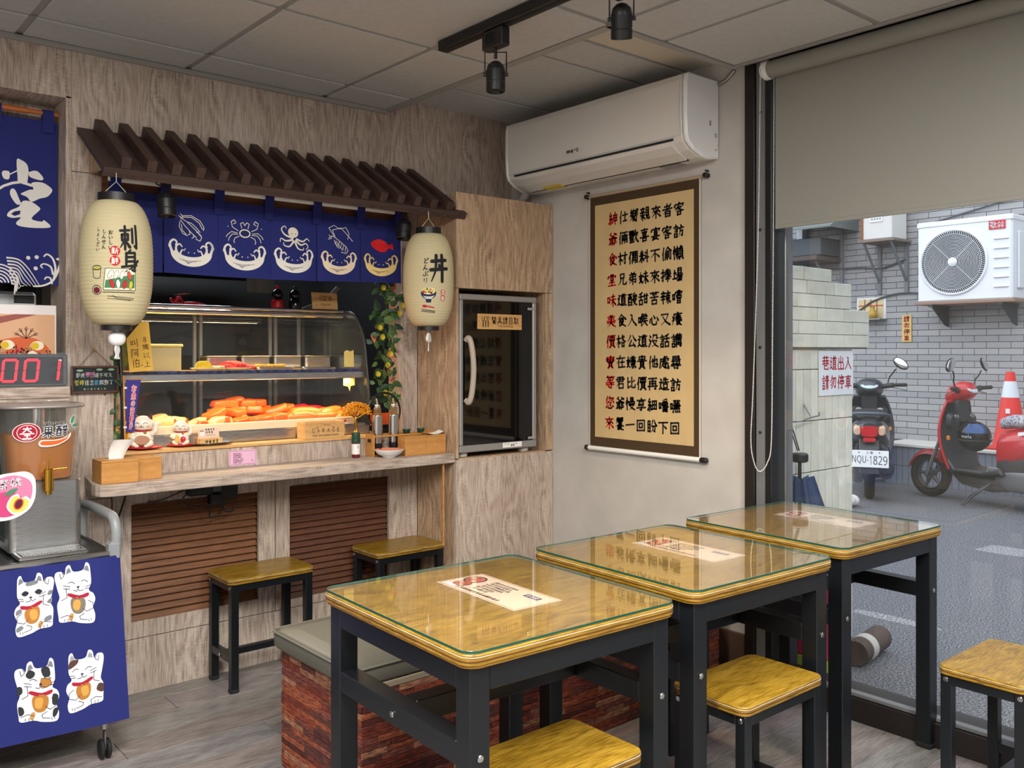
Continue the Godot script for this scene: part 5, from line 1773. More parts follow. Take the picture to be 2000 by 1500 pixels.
	for i in 4:
		var x: float = [1.79, 1.95, 2.11, 1.63][i]
		var labels := ["steel food box behind the omelette tray", "steel food box in the middle of the upper shelf's back row", "steel food box at the right end of the upper shelf", "steel food box behind the crab sticks"]
		var q := thing("steel_box", labels[i], "food box", V(x, ys, -3.98), "steel boxes on the case's upper shelf")
		var m := MB.new()
		m.slab(rrect(-0.07, -0.05, 0.07, 0.05, 0.012), 0.0, 0.062, 0.003, Basis(V(1, 0, 0), V(0, 0, -1), V(0, 1, 0)), q.position)
		part(q, "pan", m, M.steel_brushed)
		var rim := MB.new()
		rim.slab(rrect(-0.078, -0.058, 0.078, 0.058, 0.014), 0.0625, 0.067, 0.0015, Basis(V(1, 0, 0), V(0, 0, -1), V(0, 1, 0)), q.position)
		part(q, "rim", rim, M.steel)
	# yellow price flags inside the glass at the right
	for i in 2:
		var m := MB.new()
		var pts := [V2(-0.026, 0), V2(-0.026, 0.07), V2(-0.012, 0.078), V2(0.006, 0.072), V2(0.024, 0.078), V2(0.026, 0.0)] if i == 0 else [V2(-0.03, 0.02), V2(-0.03, 0.052), V2(0.03, 0.056), V2(0.03, 0.02), V2(0.008, 0.016), V2(0.004, -0.008), V2(-0.006, 0.014)]
		m.slab(PackedVector2Array(pts), 0.0, 0.0015, 0.0, Basis.IDENTITY, V(2.145, 1.272 if i == 0 else 1.165, -3.70))
		single("paper_note", m, sm(Color8(222, 200, 112), 0.7), ["pale yellow paper note standing on the shelf's right end", "pale yellow paper note with a dripping edge under the shelf's right end"][i], "note")

func build_case_top() -> void:
	# things standing on the case
	var y := 1.53
	var lob := thing("toy_lobster", "small red and yellow toy lobster on top of the display case", "toy", V(1.46, y, -3.93))
	var b := MB.new()
	b.ball(V(1.475, y + 0.022, -3.93), V(0.035, 0.011, 0.013), 14, 8, Basis(V(0, 0, 1), 0.1))
	for i in 4:
		b.ball(V(1.505 + 0.012 * i, y + 0.023 - 0.001 * i, -3.93), V(0.009, 0.010 - 0.001 * i, 0.012 - 0.002 * i), 10, 6)
	part(lob, "body", b, M.red_plastic)
	for s in [-1.0, 1.0]:
		var c := MB.new()
		c.tube(curve3([V(1.45, y + 0.02, -3.93 + s * 0.01), V(1.425, y + 0.03 + 0.02 * (1 if s > 0 else 0), -3.93 + s * 0.03), V(1.40, y + 0.016 + 0.03 * (1 if s < 0 else 0), -3.93 + s * 0.02)], 4), [0.003, 0.004, 0.004, 0.005, 0.006, 0.007, 0.008, 0.006, 0.001], 7)
		part(lob, "claw", c, M.red_plastic)
		var a := MB.new()
		a.tube(curve3([V(1.445, y + 0.026, -3.93), V(1.42, y + 0.06, -3.93 + s * 0.02), V(1.47, y + 0.066, -3.93 + s * 0.03)], 4), 0.0012, 5)
		part(lob, "feeler", a, M.red_plastic)
		for k in 3:
			var l := MB.new()
			l.tube([V(1.46 + 0.012 * k, y + 0.02, -3.93 + s * 0.008), V(1.455 + 0.014 * k, y + 0.022, -3.93 + s * 0.022), V(1.452 + 0.016 * k, y + 0.001, -3.93 + s * 0.028)], 0.0015, 5)
			part(lob, "leg", l, M.red_plastic)
	var tail := MB.new()
	tail.ball(V(1.553, y + 0.018, -3.93), V(0.012, 0.003, 0.014), 10, 6)
	part(lob, "tail_fan", tail, sm(Color8(226, 160, 40), 0.3))
	for i in 2:
		var x: float = [1.905, 1.995][i]
		var q := thing("round_bottle", ["black round bottle with a red body on the display case", "plain glossy black round bottle beside the red one"][i], "bottle", V(x, y, -3.95))
		var m := MB.new()
		m.lathe([Vector2(0, 0), Vector2(0.024, 0), Vector2(0.028, 0.004), Vector2(0.029, 0.05), Vector2(0.024, 0.058)] if i == 0 else [Vector2(0, 0), Vector2(0.026, 0), Vector2(0.030, 0.006), Vector2(0.031, 0.05), Vector2(0.022, 0.062)], 22, q.position)
		part(q, "body", m, M.red_plastic if i == 0 else sm(Color8(14, 14, 15), 0.12))
		var h := MB.new()
		h.ball(q.position + V(0, 0.082, 0), V(0.027, 0.028, 0.027), 20, 12)
		part(q, "head", h, sm(Color8(14, 14, 15), 0.12))
		var k := MB.new()
		k.rod(q.position + V(0, 0.108, 0), q.position + V(0, 0.125, 0), 0.008, 10, 0.002)
		part(q, "stopper", k, M.red_plastic if i == 0 else M.black)
	var rs := thing("reserved_sign", "small brown card stand marked reserved on top of the display case", "sign", V(2.12, y, -3.88))
	var bs := Basis(Vector3.UP, 0.0) * Basis(Vector3.RIGHT, -0.12)
	var m2 := MB.new()
	m2.slab(rrect(-0.068, 0.016, 0.068, 0.098, 0.003), -0.003, 0.003, 0.001, bs, rs.position)
	part(rs, "card", m2, M.pine)
	part(rs, "foot", B(rs.position + V(-0.05, 0, -0.012), rs.position + V(0.05, 0.018, 0.014), 0.003), M.slat)
	var sh := Sheet.new(rs.position + bs * V(-0.068, 0.098, 0.0035), bs * V(1, 0, 0), bs * V(0, -1, 0))
	write(sh, "已訂位", V2(0.036, 0.014), V2(0.022, 0.026), V2(0.024, 0.0), 0.1, Color8(70, 44, 24), 0, 5)
	latin(sh, "Reserved", Rect2(0.045, 0.052, 0.052, 0.011), Color8(70, 44, 24))
	print_on(rs, "lettering", sh)
	# kitchen ladle rack, cloth and a grater, seen over the case
	var col := MB.new()
	var sbase := V(2.16, 1.545, -4.05)
	col.slab(curve([V2(-0.09, 0.0), V2(-0.02, 0.036), V2(0.05, 0.04), V2(0.09, 0.024), V2(0.06, 0.0)], 4), -0.006, 0.006, 0.002, Basis.IDENTITY, sbase)
	col.slab(PackedVector2Array([V2(0.02, 0.03), V2(0.055, 0.028), V2(0.135, 0.12), V2(0.115, 0.13)]), -0.004, 0.004, 0.001, Basis.IDENTITY, sbase)
	single("plastic_scoop", col, sm(Color8(122, 128, 130), 0.4), "grey plastic scoop with its handle up, behind the case's right end", "scoop")
	for i in 2:
		var c := MB.new()
		var x0 := [2.02, 1.10][i] as float
		var rows: Array = []
		for j in 7:
			var row := PackedVector3Array()
			for k in 9:
				row.append(V(x0 + 0.02 * k, 1.66 + 0.03 * (6 - j) * 0.9, -4.55 + 0.006 * sin(k * 1.4) * (j + 2) / 6.0))
			rows.append(row)
		c.grid(rows, false, true)
		var back: Array = []
		for row in rows:
			var r2 := PackedVector3Array()
			for p in row:
				r2.append(p + V(0, 0, -0.003))
			back.append(r2)
		c.grid(back)
		single("kitchen_cloth", c, sm(Color8(132, 134, 132), 0.9), ["grey cloth hanging in the dark kitchen above the reserved card", "grey cloth hanging in the dark kitchen behind the sashimi lantern"][i], "cloth")
	added_kitchen_lamp()
	var hood := MB.new()
	hood.slab(PackedVector2Array([V2(-0.7, 0), V2(0.7, 0), V2(0.5, 0.3), V2(-0.5, 0.3)]), -0.3, 0.3, 0.01, Basis.IDENTITY, V(1.75, 1.78, -5.0))
	single("range_hood", hood, sm(Color8(40, 41, 42), 0.4, 0.4), "dark range hood at the back of the kitchen", "range hood")
	part(single("kitchen_cupboard", B(V(1.15, 0.0, -5.69), V(1.62, 2.0, -5.2), 0.01), sm(Color8(92, 94, 92), 0.5), "tall grey kitchen cupboard seen through the hatch at the left", "cupboard"), "door", B(V(1.17, 0.05, -5.2), V(1.60, 1.95, -5.18), 0.004), sm(Color8(108, 110, 107), 0.45))

func added_kitchen_lamp() -> void:  # added lamp out of view, brightens what shows of the kitchen
	var m := sm(Color8(240, 244, 250), 0.5)
	m.emission_enabled = true
	m.emission = Color(0.92, 0.96, 1.0)
	single("added_kitchen_light", B(V(1.2, 2.47, -4.9), V(2.2, 2.499, -4.75), 0.003), m, "added long lamp that brightens the kitchen behind the counter wall", "ceiling light")
	area_light(V(1.7, 2.46, -4.825), Vector2(0.96, 0.13), Vector3.DOWN, Color(0.92, 0.96, 1.0), 1.6)

# ---------------------------------------------------------------- small things on the ledge and the bar shelf
func tissue_box(at: Vector3, w: float, h: float, d: float, label: String, seam: float) -> Node3D:
	var o := thing("tissue_box", label, "tissue box", at)
	part(o, "body", B(at + V(-w / 2, 0, -d / 2), at + V(w / 2, h - 0.008, d / 2), 0.002), M.bamboo)
	var t := 0.008
	var lid := MB.new()
	lid.box(at + V(-w / 2, h - 0.0075, -d / 2), at + V(w / 2, h, -0.012), 0.001)
	lid.box(at + V(-w / 2, h - 0.0075, 0.012), at + V(w / 2, h, d / 2), 0.001)
	lid.box(at + V(-w / 2, h - 0.0075, -0.012), at + V(-w * 0.28, h, 0.012), 0.001)
	lid.box(at + V(w * 0.28, h - 0.0075, -0.012), at + V(w / 2, h, 0.012), 0.001)
	part(o, "lid", lid, M.bamboo)
	if seam != 0.0:
		part(o, "divider", B(at + V(seam - 0.001, 0.002, d / 2 - 0.002), at + V(seam + 0.001, h - 0.002, d / 2 + 0.0006)), M.slat)
	return o

func tissue(at: Vector3, w: float, h: float, lean: Vector3, label: String) -> void:
	var m := MB.new()
	var rows: Array = []
	for j in 8:
		var row := PackedVector3Array()
		for k in 9:
			var u := k / 8.0 - 0.5
			var t := j / 7.0
			row.append(at + V(u * w * (0.7 + 0.3 * t), h * t, 0.006 * sin(u * 6.0) * (1.0 - t * 0.5)) + lean * t * t + V(0, 0, 0.01 * t * sin(u * 3.0)))
		rows.append(row)
	m.grid(rows, false, true)
	var back: Array = []
	for r in rows:
		var q := PackedVector3Array()
		for p in r:
			q.append(p + V(0, 0, -0.0012))
		back.append(q)
	m.grid(back)
	single("paper_tissue", m, M.paper, label, "tissue")

func lucky_cat(at: Vector3, s: float, label: String, ears: Color, big: bool) -> void:
	var o := thing("lucky_cat", label, "figurine", at)
	var t := Transform3D(Basis(Vector3.UP, -0.5).scaled(Vector3.ONE * s), at)
	var cream := sm(Color8(236, 226, 206), 0.2)
	var cush := MB.new()
	cush.t = t
	var rows: Array = []
	for j in 9:
		var row := PackedVector3Array()
		var v := j / 8.0 * 2.0 - 1.0
		for k in 28:
			var a := TAU * k / 28
			var e := 0.30 + 0.05 * absf(cos(2.0 * a))
			row.append(V(0.56 * cos(a) * (1.0 + 0.25 * pow(absf(cos(2.0 * a)) , 2.0)) * sqrt(maxf(1.0 - v * v, 0.0)) , 0.085 + 0.085 * v * (1.0 - 0.3 * absf(sin(a))), -0.42 * sin(a) * (1.0 + 0.25 * pow(absf(cos(2.0 * a)), 2.0)) * sqrt(maxf(1.0 - v * v, 0.0))))
		rows.append(row)
	cush.grid(rows, true)
	part(o, "cushion", cush, sm(Color8(190, 16, 24), 0.3))
	var body := MB.new()
	body.t = t
	body.ball(V(0, 0.42, 0), V(0.36, 0.36, 0.30), 24, 16)
	for q in [-1.0, 1.0]:
		body.ball(V(q * 0.24, 0.22, 0.16), V(0.15, 0.13, 0.18), 14, 10)
		body.ball(V(q * 0.16, 0.15, 0.30), V(0.09, 0.06, 0.10), 12, 8)
	part(o, "body", body, cream)
	var head := MB.new()
	head.t = t
	head.ball(V(0, 0.92, 0.02), V(0.37, 0.30, 0.30), 24, 16)
	part(o, "head", head, cream)
	for q in [-1.0, 1.0]:
		var ear := MB.new()
		ear.t = t
		ear.rod(V(q * 0.22, 1.08, 0.02), V(q * 0.29, 1.31, 0.02), 0.12, 12, 0.0, 0.012)
		part(o, "ear", ear, sm(ears, 0.3))
		var arm := MB.new()
		arm.t = t
		if q > 0:
			arm.tube(curve3([V(0.30, 0.55, 0.1), V(0.44, 0.68, 0.14), V(0.46, 0.86, 0.14)], 5), 0.09, 12)
			arm.ball(V(0.46, 0.92, 0.14), V(0.11, 0.11, 0.10), 14, 10)
		else:
			arm.tube(curve3([V(-0.30, 0.58, 0.1), V(-0.38, 0.48, 0.2), V(-0.30, 0.46, 0.30)], 5), 0.085, 12)
			arm.ball(V(-0.27, 0.46, 0.32), V(0.09, 0.09, 0.09), 12, 8)
		part(o, "paw", arm, cream)
	var col := MB.new()
	col.t = t
	col.lathe([Vector2(0.27, -0.03), Vector2(0.30, 0.0), Vector2(0.27, 0.03)], 28, V(0, 0.70, 0.01))
	part(o, "collar", col, sm(Color8(170, 18, 40), 0.4))
	var bell := MB.new()
	bell.t = t
	bell.ball(V(0.12, 0.64, 0.29), V(0.055, 0.055, 0.055), 12, 8)
	part(o, "bell", bell, M.gold)
	var plaque := MB.new()
	plaque.t = t
	if big:
		plaque.slab(oval(0, 0, 0.26, 0.17, 20), 0.0, 0.03, 0.01, Basis(Vector3.RIGHT, -0.1), V(0.02, 0.36, 0.29))
		part(o, "carp", plaque, sm(Color8(176, 128, 96), 0.3))
		var gt := MB.new()
		gt.t = t
		gt.lathe([Vector2(0, -0.2), Vector2(0.13, -0.18), Vector2(0.15, 0.0), Vector2(0.12, 0.14), Vector2(0.05, 0.2), Vector2(0.05, 0.26), Vector2(0, 0.27)], 18, V(-0.47, 0.52, 0.12))
		part(o, "gourd", gt, sm(Color8(216, 146, 20), 0.3))
	else:
		plaque.slab(rrect(-0.12, -0.17, 0.06, 0.17, 0.07), 0.0, 0.03, 0.01, Basis(Vector3.RIGHT, -0.1), V(-0.10, 0.38, 0.30))
		part(o, "coin", plaque, sm(Color8(222, 176, 60), 0.3))
		var dr := MB.new()
		dr.t = t
		dr.ball(V(0.13, 0.36, 0.30), V(0.12, 0.14, 0.07), 16, 10)
		part(o, "drum", dr, sm(Color8(200, 40, 44), 0.3))
	var fs := t.basis
	var sh := Sheet.new(Vector3.ZERO, V(1, 0, 0), V(0, -1, 0), func(p: Vector2, l: float) -> Vector3:
		var x := p.x / 0.37
		var y := -p.y / 0.30
		return t * V(p.x, 0.92 - p.y, 0.02 + 0.30 * sqrt(maxf(1.0 - x * x - y * y, 0.0)) + 0.012))
	var ln := Color8(40, 30, 30)
	for q in [-1.0, 1.0]:
		sh.line(curve([V2(q * 0.20, -0.03), V2(q * 0.13, -0.07), V2(q * 0.07, -0.02)], 4, false), 0.018, ln)
		sh.line(curve([V2(0, 0.06), V2(q * 0.04, 0.10), V2(q * 0.09, 0.07)], 4, false), 0.016, ln)
		for k in 2:
			sh.line(PackedVector2Array([V2(q * 0.16, 0.07 + 0.04 * k), V2(q * 0.26, 0.05 + 0.06 * k)]), 0.01, ln)
	sh.dot(V2(0, 0.045), 0.022, Color8(190, 60, 60))
	print_on(o, "face", sh, 0.3)

func build_counter_things() -> void:
	tissue_box(V(1.012, 0.872, -3.405), 0.128, 0.083, 0.115, "bamboo tissue box at the left end of the bar shelf, nearest the corner", 0.0)
	tissue_box(V(1.124, 0.872, -3.43), 0.092, 0.083, 0.10, "bamboo tissue box with a round slot right behind the first box", 0.0)
	tissue(V(1.015, 0.95, -3.405), 0.07, 0.075, V(0.02, 0, 0.035), "white tissue pulled up from the left bamboo box")
	lucky_cat(V(1.165, 0.9632, -3.575), 0.108, "larger cream lucky cat holding a carp and a golden gourd on a red cushion", Color8(90, 30, 30), true)
	lucky_cat(V(1.318, 0.9632, -3.59), 0.086, "smaller cream lucky cat with orange ears on a red cushion", Color8(214, 110, 30), false)
	var ink0 := Color8(44, 30, 22)
	# card holder on an oval steel plate
	var pl := thing("steel_dish", "oval steel dish under the card holder on the ledge", "dish", V(1.425, 0.9632, -3.575))
	var m := MB.new()
	m.t = Transform3D(Basis.from_scale(V(1.25, 1, 0.66)), Vector3.ZERO)
	m.lathe([Vector2(0, 0), Vector2(0.045, 0), Vector2(0.078, 0.010), Vector2(0.079, 0.012), Vector2(0.075, 0.012), Vector2(0.044, 0.003), Vector2(0, 0.003)], 32, V(1.425 / 1.25, 0.9632, -3.575 / 0.66))
	part(pl, "dish", m, M.steel)
	var ch := thing("card_holder", "small wooden card stand holding name cards of the restaurant", "card holder", V(1.43, 0.967, -3.575))
	part(ch, "block", B(V(1.383, 0.967, -3.595), V(1.478, 0.992, -3.562), 0.002), M.pine)
	var cd := MB.new()
	cd.t = Transform3D(Basis(Vector3.RIGHT, -0.2), V(1.428, 0.99, -3.582))
	cd.box(V(-0.043, 0, -0.003), V(0.043, 0.043, 0.003), 0.0006)
	part(ch, "card", cd, sm(Color8(222, 196, 176), 0.7))
	var sh := Sheet.new(V(1.383, 0.992, -3.5618), V(1, 0, 0), V(0, -1, 0))
	write(sh, "紳爺食堂", V2(0.022, 0.006), V2(0.012, 0.014), V2(0.0145, 0), 0.12, ink0, 0, 5)
	print_on(ch, "lettering", sh)
	var s2 := Sheet.new(V(1.385, 1.0325, -3.5873), V(1, 0, 0), V(0, -0.98, 0.2))
	write(s2, "紳爺食堂", V2(0.03, 0.003), V2(0.008, 0.008), V2(0.010, 0), 0.12, ink0, 0, 4)
	write(s2, "回來喜", V2(0.03, 0.014), V2(0.009, 0.009), V2(0.011, 0), 0.12, ink0, 0, 4)
	s2.fill(oval(0.015, 0.022, 0.009, 0.012), Color8(236, 226, 216))
	s2.fill(oval(0.015, 0.013, 0.007, 0.003), Color8(60, 40, 60))
	s2.line(PackedVector2Array([V2(0.03, 0.03), V2(0.07, 0.03)]), 0.0015, Color8(140, 110, 90))
	print_on(ch, "card_print", s2)
	# pink notice on the sill
	var pk := MB.new()
	pk.slab(rrect(0, 0, 0.118, 0.062, 0.008), 0.0, 0.0012, 0.0, Basis.IDENTITY, V(1.488, 0.877, -3.525))
	var pko := single("pink_notice", pk, sm(Color8(226, 180, 206), 0.6), "pink laminated notice stuck on the sill's front board", "notice")
	var s3 := Sheet.new(V(1.488, 0.939, -3.5236), V(1, 0, 0), V(0, -1, 0))
	var pur := Color8(120, 60, 100)
	var rr := rrect(0.004, 0.004, 0.114, 0.058, 0.006)
	rr.append(rr[0])
	s3.line(rr, 0.001, pur, -1.0, 0)
	var rows := ["歡客來訪請上", "味美價實話公", "食材不偷懶下", "請自取具 等位", "來訪話講您回來", "車停出入請勿"]
	for i in 6:
		write(s3, rows[i], V2(0.018, 0.012 + i * 0.0072), V2(0.0052, 0.0052), V2(0.0062, 0), 0.14, pur, 0, 4)
	s3.line(PackedVector2Array([V2(0.095, 0.044), V2(0.104, 0.044), V2(0.104, 0.048), V2(0.095, 0.048), V2(0.095, 0.044)]), 0.001, pur, -1.0, 0)
	print_on(pko, "lettering", s3)
	# wooden box
	var g := thing("wooden_crate", "small pale wooden box lettered garage standing on the ledge", "box", V(1.925, 0.9632, -3.555))
	var gy := 0.9632
	part(g, "front_board", B(V(1.827, gy, -3.530), V(2.02, gy + 0.072, -3.522), 0.001), M.pine)
	part(g, "back_board", B(V(1.827, gy, -3.598), V(2.02, gy + 0.072, -3.590), 0.001), M.pine)
	part(g, "end_board", B(V(1.827, gy, -3.5895), V(1.835, gy + 0.072, -3.5305), 0.001), M.pine)
	part(g, "end_board", B(V(2.012, gy, -3.5895), V(2.02, gy + 0.072, -3.5305), 0.001), M.pine)
	part(g, "floor", B(V(1.836, gy, -3.5895), V(2.011, gy + 0.006, -3.5305), 0.001), M.pine)
	var s4 := Sheet.new(V(1.827, gy + 0.072, -3.5217), V(1, 0, 0), V(0, -1, 0))
	var gk := Color8(58, 54, 48)
	for i in 6:
		latin(s4, "GARAGE"[i], Rect2(0.033 + 0.0245 * i, 0.027, 0.0115, 0.019), gk)
	latin(s4, "THE GOLDEN STATE", Rect2(0.034, 0.054, 0.128, 0.0085), gk, "Droid Sans", true)
	var arc := "BEER OF THE ROAD MADE"
	for i in arc.length():
		var a := lerpf(-0.62, 0.62, i / 20.0)
		if arc[i] != " ":
			latin(s4, arc[i], Rect2(0.097 + 0.078 * sin(a) - 0.002, 0.0905 - 0.078 * cos(a) - 0.003, 0.0034, 0.0062), gk)
	print_on(g, "lettering", s4)
	# shaker
	var sk := thing("pepper_shaker", "small pepper shaker with a green lid and white label on the bar shelf", "shaker", V(2.055, 0.872, -3.485))
	var c := sk.position
	var b0 := MB.new()
	b0.lathe([Vector2(0, 0), Vector2(0.0165, 0), Vector2(0.018, 0.003), Vector2(0.018, 0.066), Vector2(0.016, 0.07)], 22, c)
	var jm := sm(Color8(104, 26, 24), 0.15)
	part(sk, "jar", b0, jm)
	var lb := MB.new()
	lb.lathe([Vector2(0.0184, 0.016), Vector2(0.0184, 0.062)], 22, c)
	part(sk, "label_band", lb, M.paper)
	var ld := MB.new()
	ld.lathe([Vector2(0.0185, 0.066), Vector2(0.0195, 0.068), Vector2(0.0195, 0.082), Vector2(0.018, 0.084), Vector2(0.018, 0.084), Vector2(0.019, 0.086), Vector2(0.0185, 0.108), Vector2(0.0165, 0.112), Vector2(0.0165, 0.112), Vector2(0, 0.112)], 24, c)
	part(sk, "lid", ld, sm(Color8(20, 66, 50), 0.4))
	var s5 := Sheet.new(Vector3.ZERO, V(1, 0, 0), V(0, -1, 0), func(p: Vector2, l: float) -> Vector3:
		var a := p.x / 0.0184 + 2.2
		return c + V(-0.0186 * cos(a), 0.062 - p.y, 0.0186 * sin(a)))
	for i in 9:
		s5.line(PackedVector2Array([V2(-0.016 + 0.001 * (i % 3), 0.006 + 0.0016 * i), V2(-0.009, 0.006 + 0.0016 * i)]), 0.0006 + 0.0003 * (i % 2), Color8(20, 20, 20), -1.0, 0)
	for i in 4:
		s5.line(PackedVector2Array([V2(-0.014, 0.028 + 0.004 * i), V2(0.012 - 0.003 * (i % 2), 0.028 + 0.004 * i)]), 0.0009, Color8(60, 60, 60), -1.0, 0)
	print_on(sk, "print", s5)
	# bowl
	var bw := thing("shallow_bowl", "shallow white bowl with a salmon pink inside on the bar shelf", "bowl", V(2.178, 0.872, -3.405))
	var bm := MB.new()
	bm.lathe([Vector2(0, 0), Vector2(0.03, 0), Vector2(0.03, 0.004), Vector2(0.03, 0.004), Vector2(0.055, 0.018), Vector2(0.066, 0.034), Vector2(0.0665, 0.036), Vector2(0.064, 0.036)], 36, bw.position)
	part(bw, "outside", bm, M.white_gloss)
	var bi := MB.new()
	bi.lathe([Vector2(0, 0.006), Vector2(0.03, 0.008), Vector2(0.052, 0.020), Vector2(0.064, 0.0358)], 36, bw.position)
	part(bw, "inside", bi, sm(Color8(216, 132, 106), 0.2), "salmon pink glazed inside")
	# caddy with cruets and small cups
	var cy := thing("bamboo_caddy", "bamboo condiment caddy behind the right tissue box", "caddy", V(2.30, 0.872, -3.487))
	part(cy, "end_board", B(V(2.125, 0.872, -3.522), V(2.133, 0.972, -3.452), 0.001), M.bamboo)
	part(cy, "end_board", B(V(2.455, 0.872, -3.522), V(2.463, 0.972, -3.462), 0.001), M.bamboo)
	part(cy, "floor", B(V(2.134, 0.873, -3.522), V(2.454, 0.879, -3.462), 0.001), M.bamboo)
	part(cy, "rail", B(V(2.134, 0.958, -3.462), V(2.463, 0.966, -3.454), 0.001), M.bamboo)
	part(cy, "rail", B(V(2.134, 0.958, -3.522), V(2.463, 0.966, -3.516), 0.001), M.bamboo)
	part(cy, "cup_shelf", B(V(2.28, 0.950, -3.515), V(2.454, 0.957, -3.463), 0.001), M.bamboo)
	part(cy, "grip_slot", B(V(2.1242, 0.935, -3.50), V(2.1256, 0.95, -3.472)), M.black)
	for i in 2:
		var x: float = [2.168, 2.255][i]
		var q := thing("oil_cruet", ["steel and glass oil cruet at the left in the bamboo caddy", "steel and glass oil cruet second in the bamboo caddy, near the green cups"][i], "cruet", V(x, 0.8795, -3.488))
		var p := q.position
		var mm := MB.new()
		mm.lathe([Vector2(0, 0), Vector2(0.021, 0), Vector2(0.0225, 0.002), Vector2(0.0225, 0.05)], 26, p)
		part(q, "base", mm, sm(Color8(30, 30, 32), 0.15))
		mm = MB.new()
		mm.lathe([Vector2(0.023, 0.05), Vector2(0.0235, 0.051), Vector2(0.0235, 0.172), Vector2(0.021, 0.176), Vector2(0.021, 0.176), Vector2(0.014, 0.177)], 26, p)
		part(q, "sleeve", mm, M.steel)
		mm = MB.new()
		mm.lathe([Vector2(0.0195, 0.176), Vector2(0.018, 0.182), Vector2(0.0175, 0.205), Vector2(0.012, 0.212), Vector2(0, 0.212)], 22, p)
		var gm := sm(Color(0.55, 0.42, 0.24, 0.55), 0.05)
		gm.transparency = BaseMaterial3D.TRANSPARENCY_ALPHA
		part(q, "glass_neck", mm, gm)
		mm = MB.new()
		mm.lathe([Vector2(0.0125, 0.205), Vector2(0.0135, 0.21), Vector2(0.0135, 0.222), Vector2(0.010, 0.225), Vector2(0, 0.226)], 18, p)
		mm.rod(p + V(0, 0.224, 0), p + V(-0.006, 0.252, 0.003), 0.006, 10, 0.0, 0.004)
		part(q, "pourer", mm, M.chrome)
		mm = MB.new()
		mm.ball(p + V(-0.007, 0.255, 0.004), V(0.009, 0.004, 0.006), 10, 6)
		part(q, "flap", mm, M.black)
	for i in 2:
		var x: float = [2.325, 2.405][i]
		var q := MB.new()
		q.lathe([Vector2(0, 0), Vector2(0.013, 0), Vector2(0.017, 0.02), Vector2(0.019, 0.021), Vector2(0.019, 0.026), Vector2(0.016, 0.026), Vector2(0.016, 0.026), Vector2(0.012, 0.004), Vector2(0, 0.004)], 22, V(x, 0.9575, -3.488))
		single("dip_cup", q, sm(Color8(20, 56, 44), 0.45), ["small dark green dip cup on the caddy, nearer the cruets", "small dark green dip cup at the caddy's right end"][i], "cup")
	tissue_box(V(2.31, 0.872, -3.418), 0.116, 0.086, 0.066, "bamboo tissue box beside the shallow bowl", 0.0)
	tissue_box(V(2.423, 0.872, -3.418), 0.108, 0.086, 0.066, "bamboo tissue box against the tall cabinet's side", 0.0)
	var nap := MB.new()
	var nr: Array = []
	for j in 7:
		var row := PackedVector3Array()
		for k in 9:
			var u := k / 8.0
			var v := j / 6.0
			row.append(V(2.372 + 0.105 * u, 0.9595 + 0.012 * (2.0 * u - 1.0) * (2.0 * u - 1.0) + 0.004 * v, -3.385 - 0.06 * v - 0.02 * u * (1.0 - v)))
		nr.append(row)
	nap.grid(nr)
	single("paper_tissue", nap, M.paper, "folded tissue lying on the right bamboo box", "tissue")
	# gold tree, orange fan of leaves, hoop with a small picture
	var gt := thing("gold_tree", "small golden wire tree ornament with orange beads on the ledge", "ornament", V(2.10, 0.9632, -3.56))
	var tp := gt.position
	var tk := MB.new()
	tk.tube(curve3([tp, tp + V(0.004, 0.03, 0), tp + V(-0.003, 0.06, 0), tp + V(0.0, 0.082, 0)], 4), [0.012, 0.010, 0.008, 0.007, 0.0065, 0.006, 0.006, 0.0065, 0.006, 0.006, 0.006, 0.006, 0.005], 10)
	for i in 7:
		var a := lerpf(-1.25, 1.25, i / 6.0)
		tk.tube(curve3([tp + V(0, 0.075, 0), tp + V(0.03 * sin(a), 0.085 + 0.02 * cos(a), 0.01 * cos(i * 2.0)), tp + V(0.062 * sin(a), 0.095 + 0.045 * cos(a), 0.018 * cos(i * 2.0))], 3), 0.0022, 6)
	for i in 5:
		var a := TAU * i / 5.0
		tk.tube([tp + V(0, 0.02, 0), tp + V(0.02 * cos(a), 0.003, 0.012 * sin(a))], [0.006, 0.003], 6)
	part(gt, "trunk", tk, M.gold)
	var rng := RandomNumberGenerator.new()
	rng.seed = 5
	var bead := SphereMesh.new()
	bead.radius = 0.0036
	bead.height = 0.0072
	bead.radial_segments = 8
	bead.rings = 4
	var mmi := MultiMesh.new()
	mmi.transform_format = MultiMesh.TRANSFORM_3D
	mmi.mesh = bead
	mmi.instance_count = 420
	for i in 420:
		var a := rng.randf_range(-1.7, 1.7)
		var rr2 := sqrt(rng.randf_range(0.12, 1.0))
		mmi.set_instance_transform(i, Transform3D(Basis.IDENTITY, V(0.072 * rr2 * sin(a), 0.098 + 0.052 * rr2 * cos(a), rng.randf_range(-0.024, 0.024))))
	var mi := MultiMeshInstance3D.new()
	mi.name = "beads"
	mi.multimesh = mmi
	mi.material_override = sm(Color8(222, 148, 16), 0.15)
	gt.add_child(mi, true)
	mi.set_meta("kind", "stuff")
	var fan := thing("leaf_ornament", "orange cut leaf ornament standing right of the wooden box", "ornament", V(2.045, 0.9632, -3.57))
	for i in 15:
		var a := lerpf(-0.5, 2.3, i / 14.0)
		var lf := MB.new()
		var len2 := 0.03 + 0.012 * sin(i * 0.9)
		lf.slab(PackedVector2Array([V2(-0.002, 0), V2(-0.0028, len2 * 0.6), V2(0, len2), V2(0.0028, len2 * 0.6), V2(0.002, 0)]), -0.0008, 0.0008, 0.0, Basis(V(0, 0, 1), -a + 0.9), fan.position + V(-0.006 + 0.004 * sin(i * 0.4), 0.006 + 0.0042 * i, 0))
		part(fan, "leaf", lf, sm(Color8(222, 84, 18), 0.4))
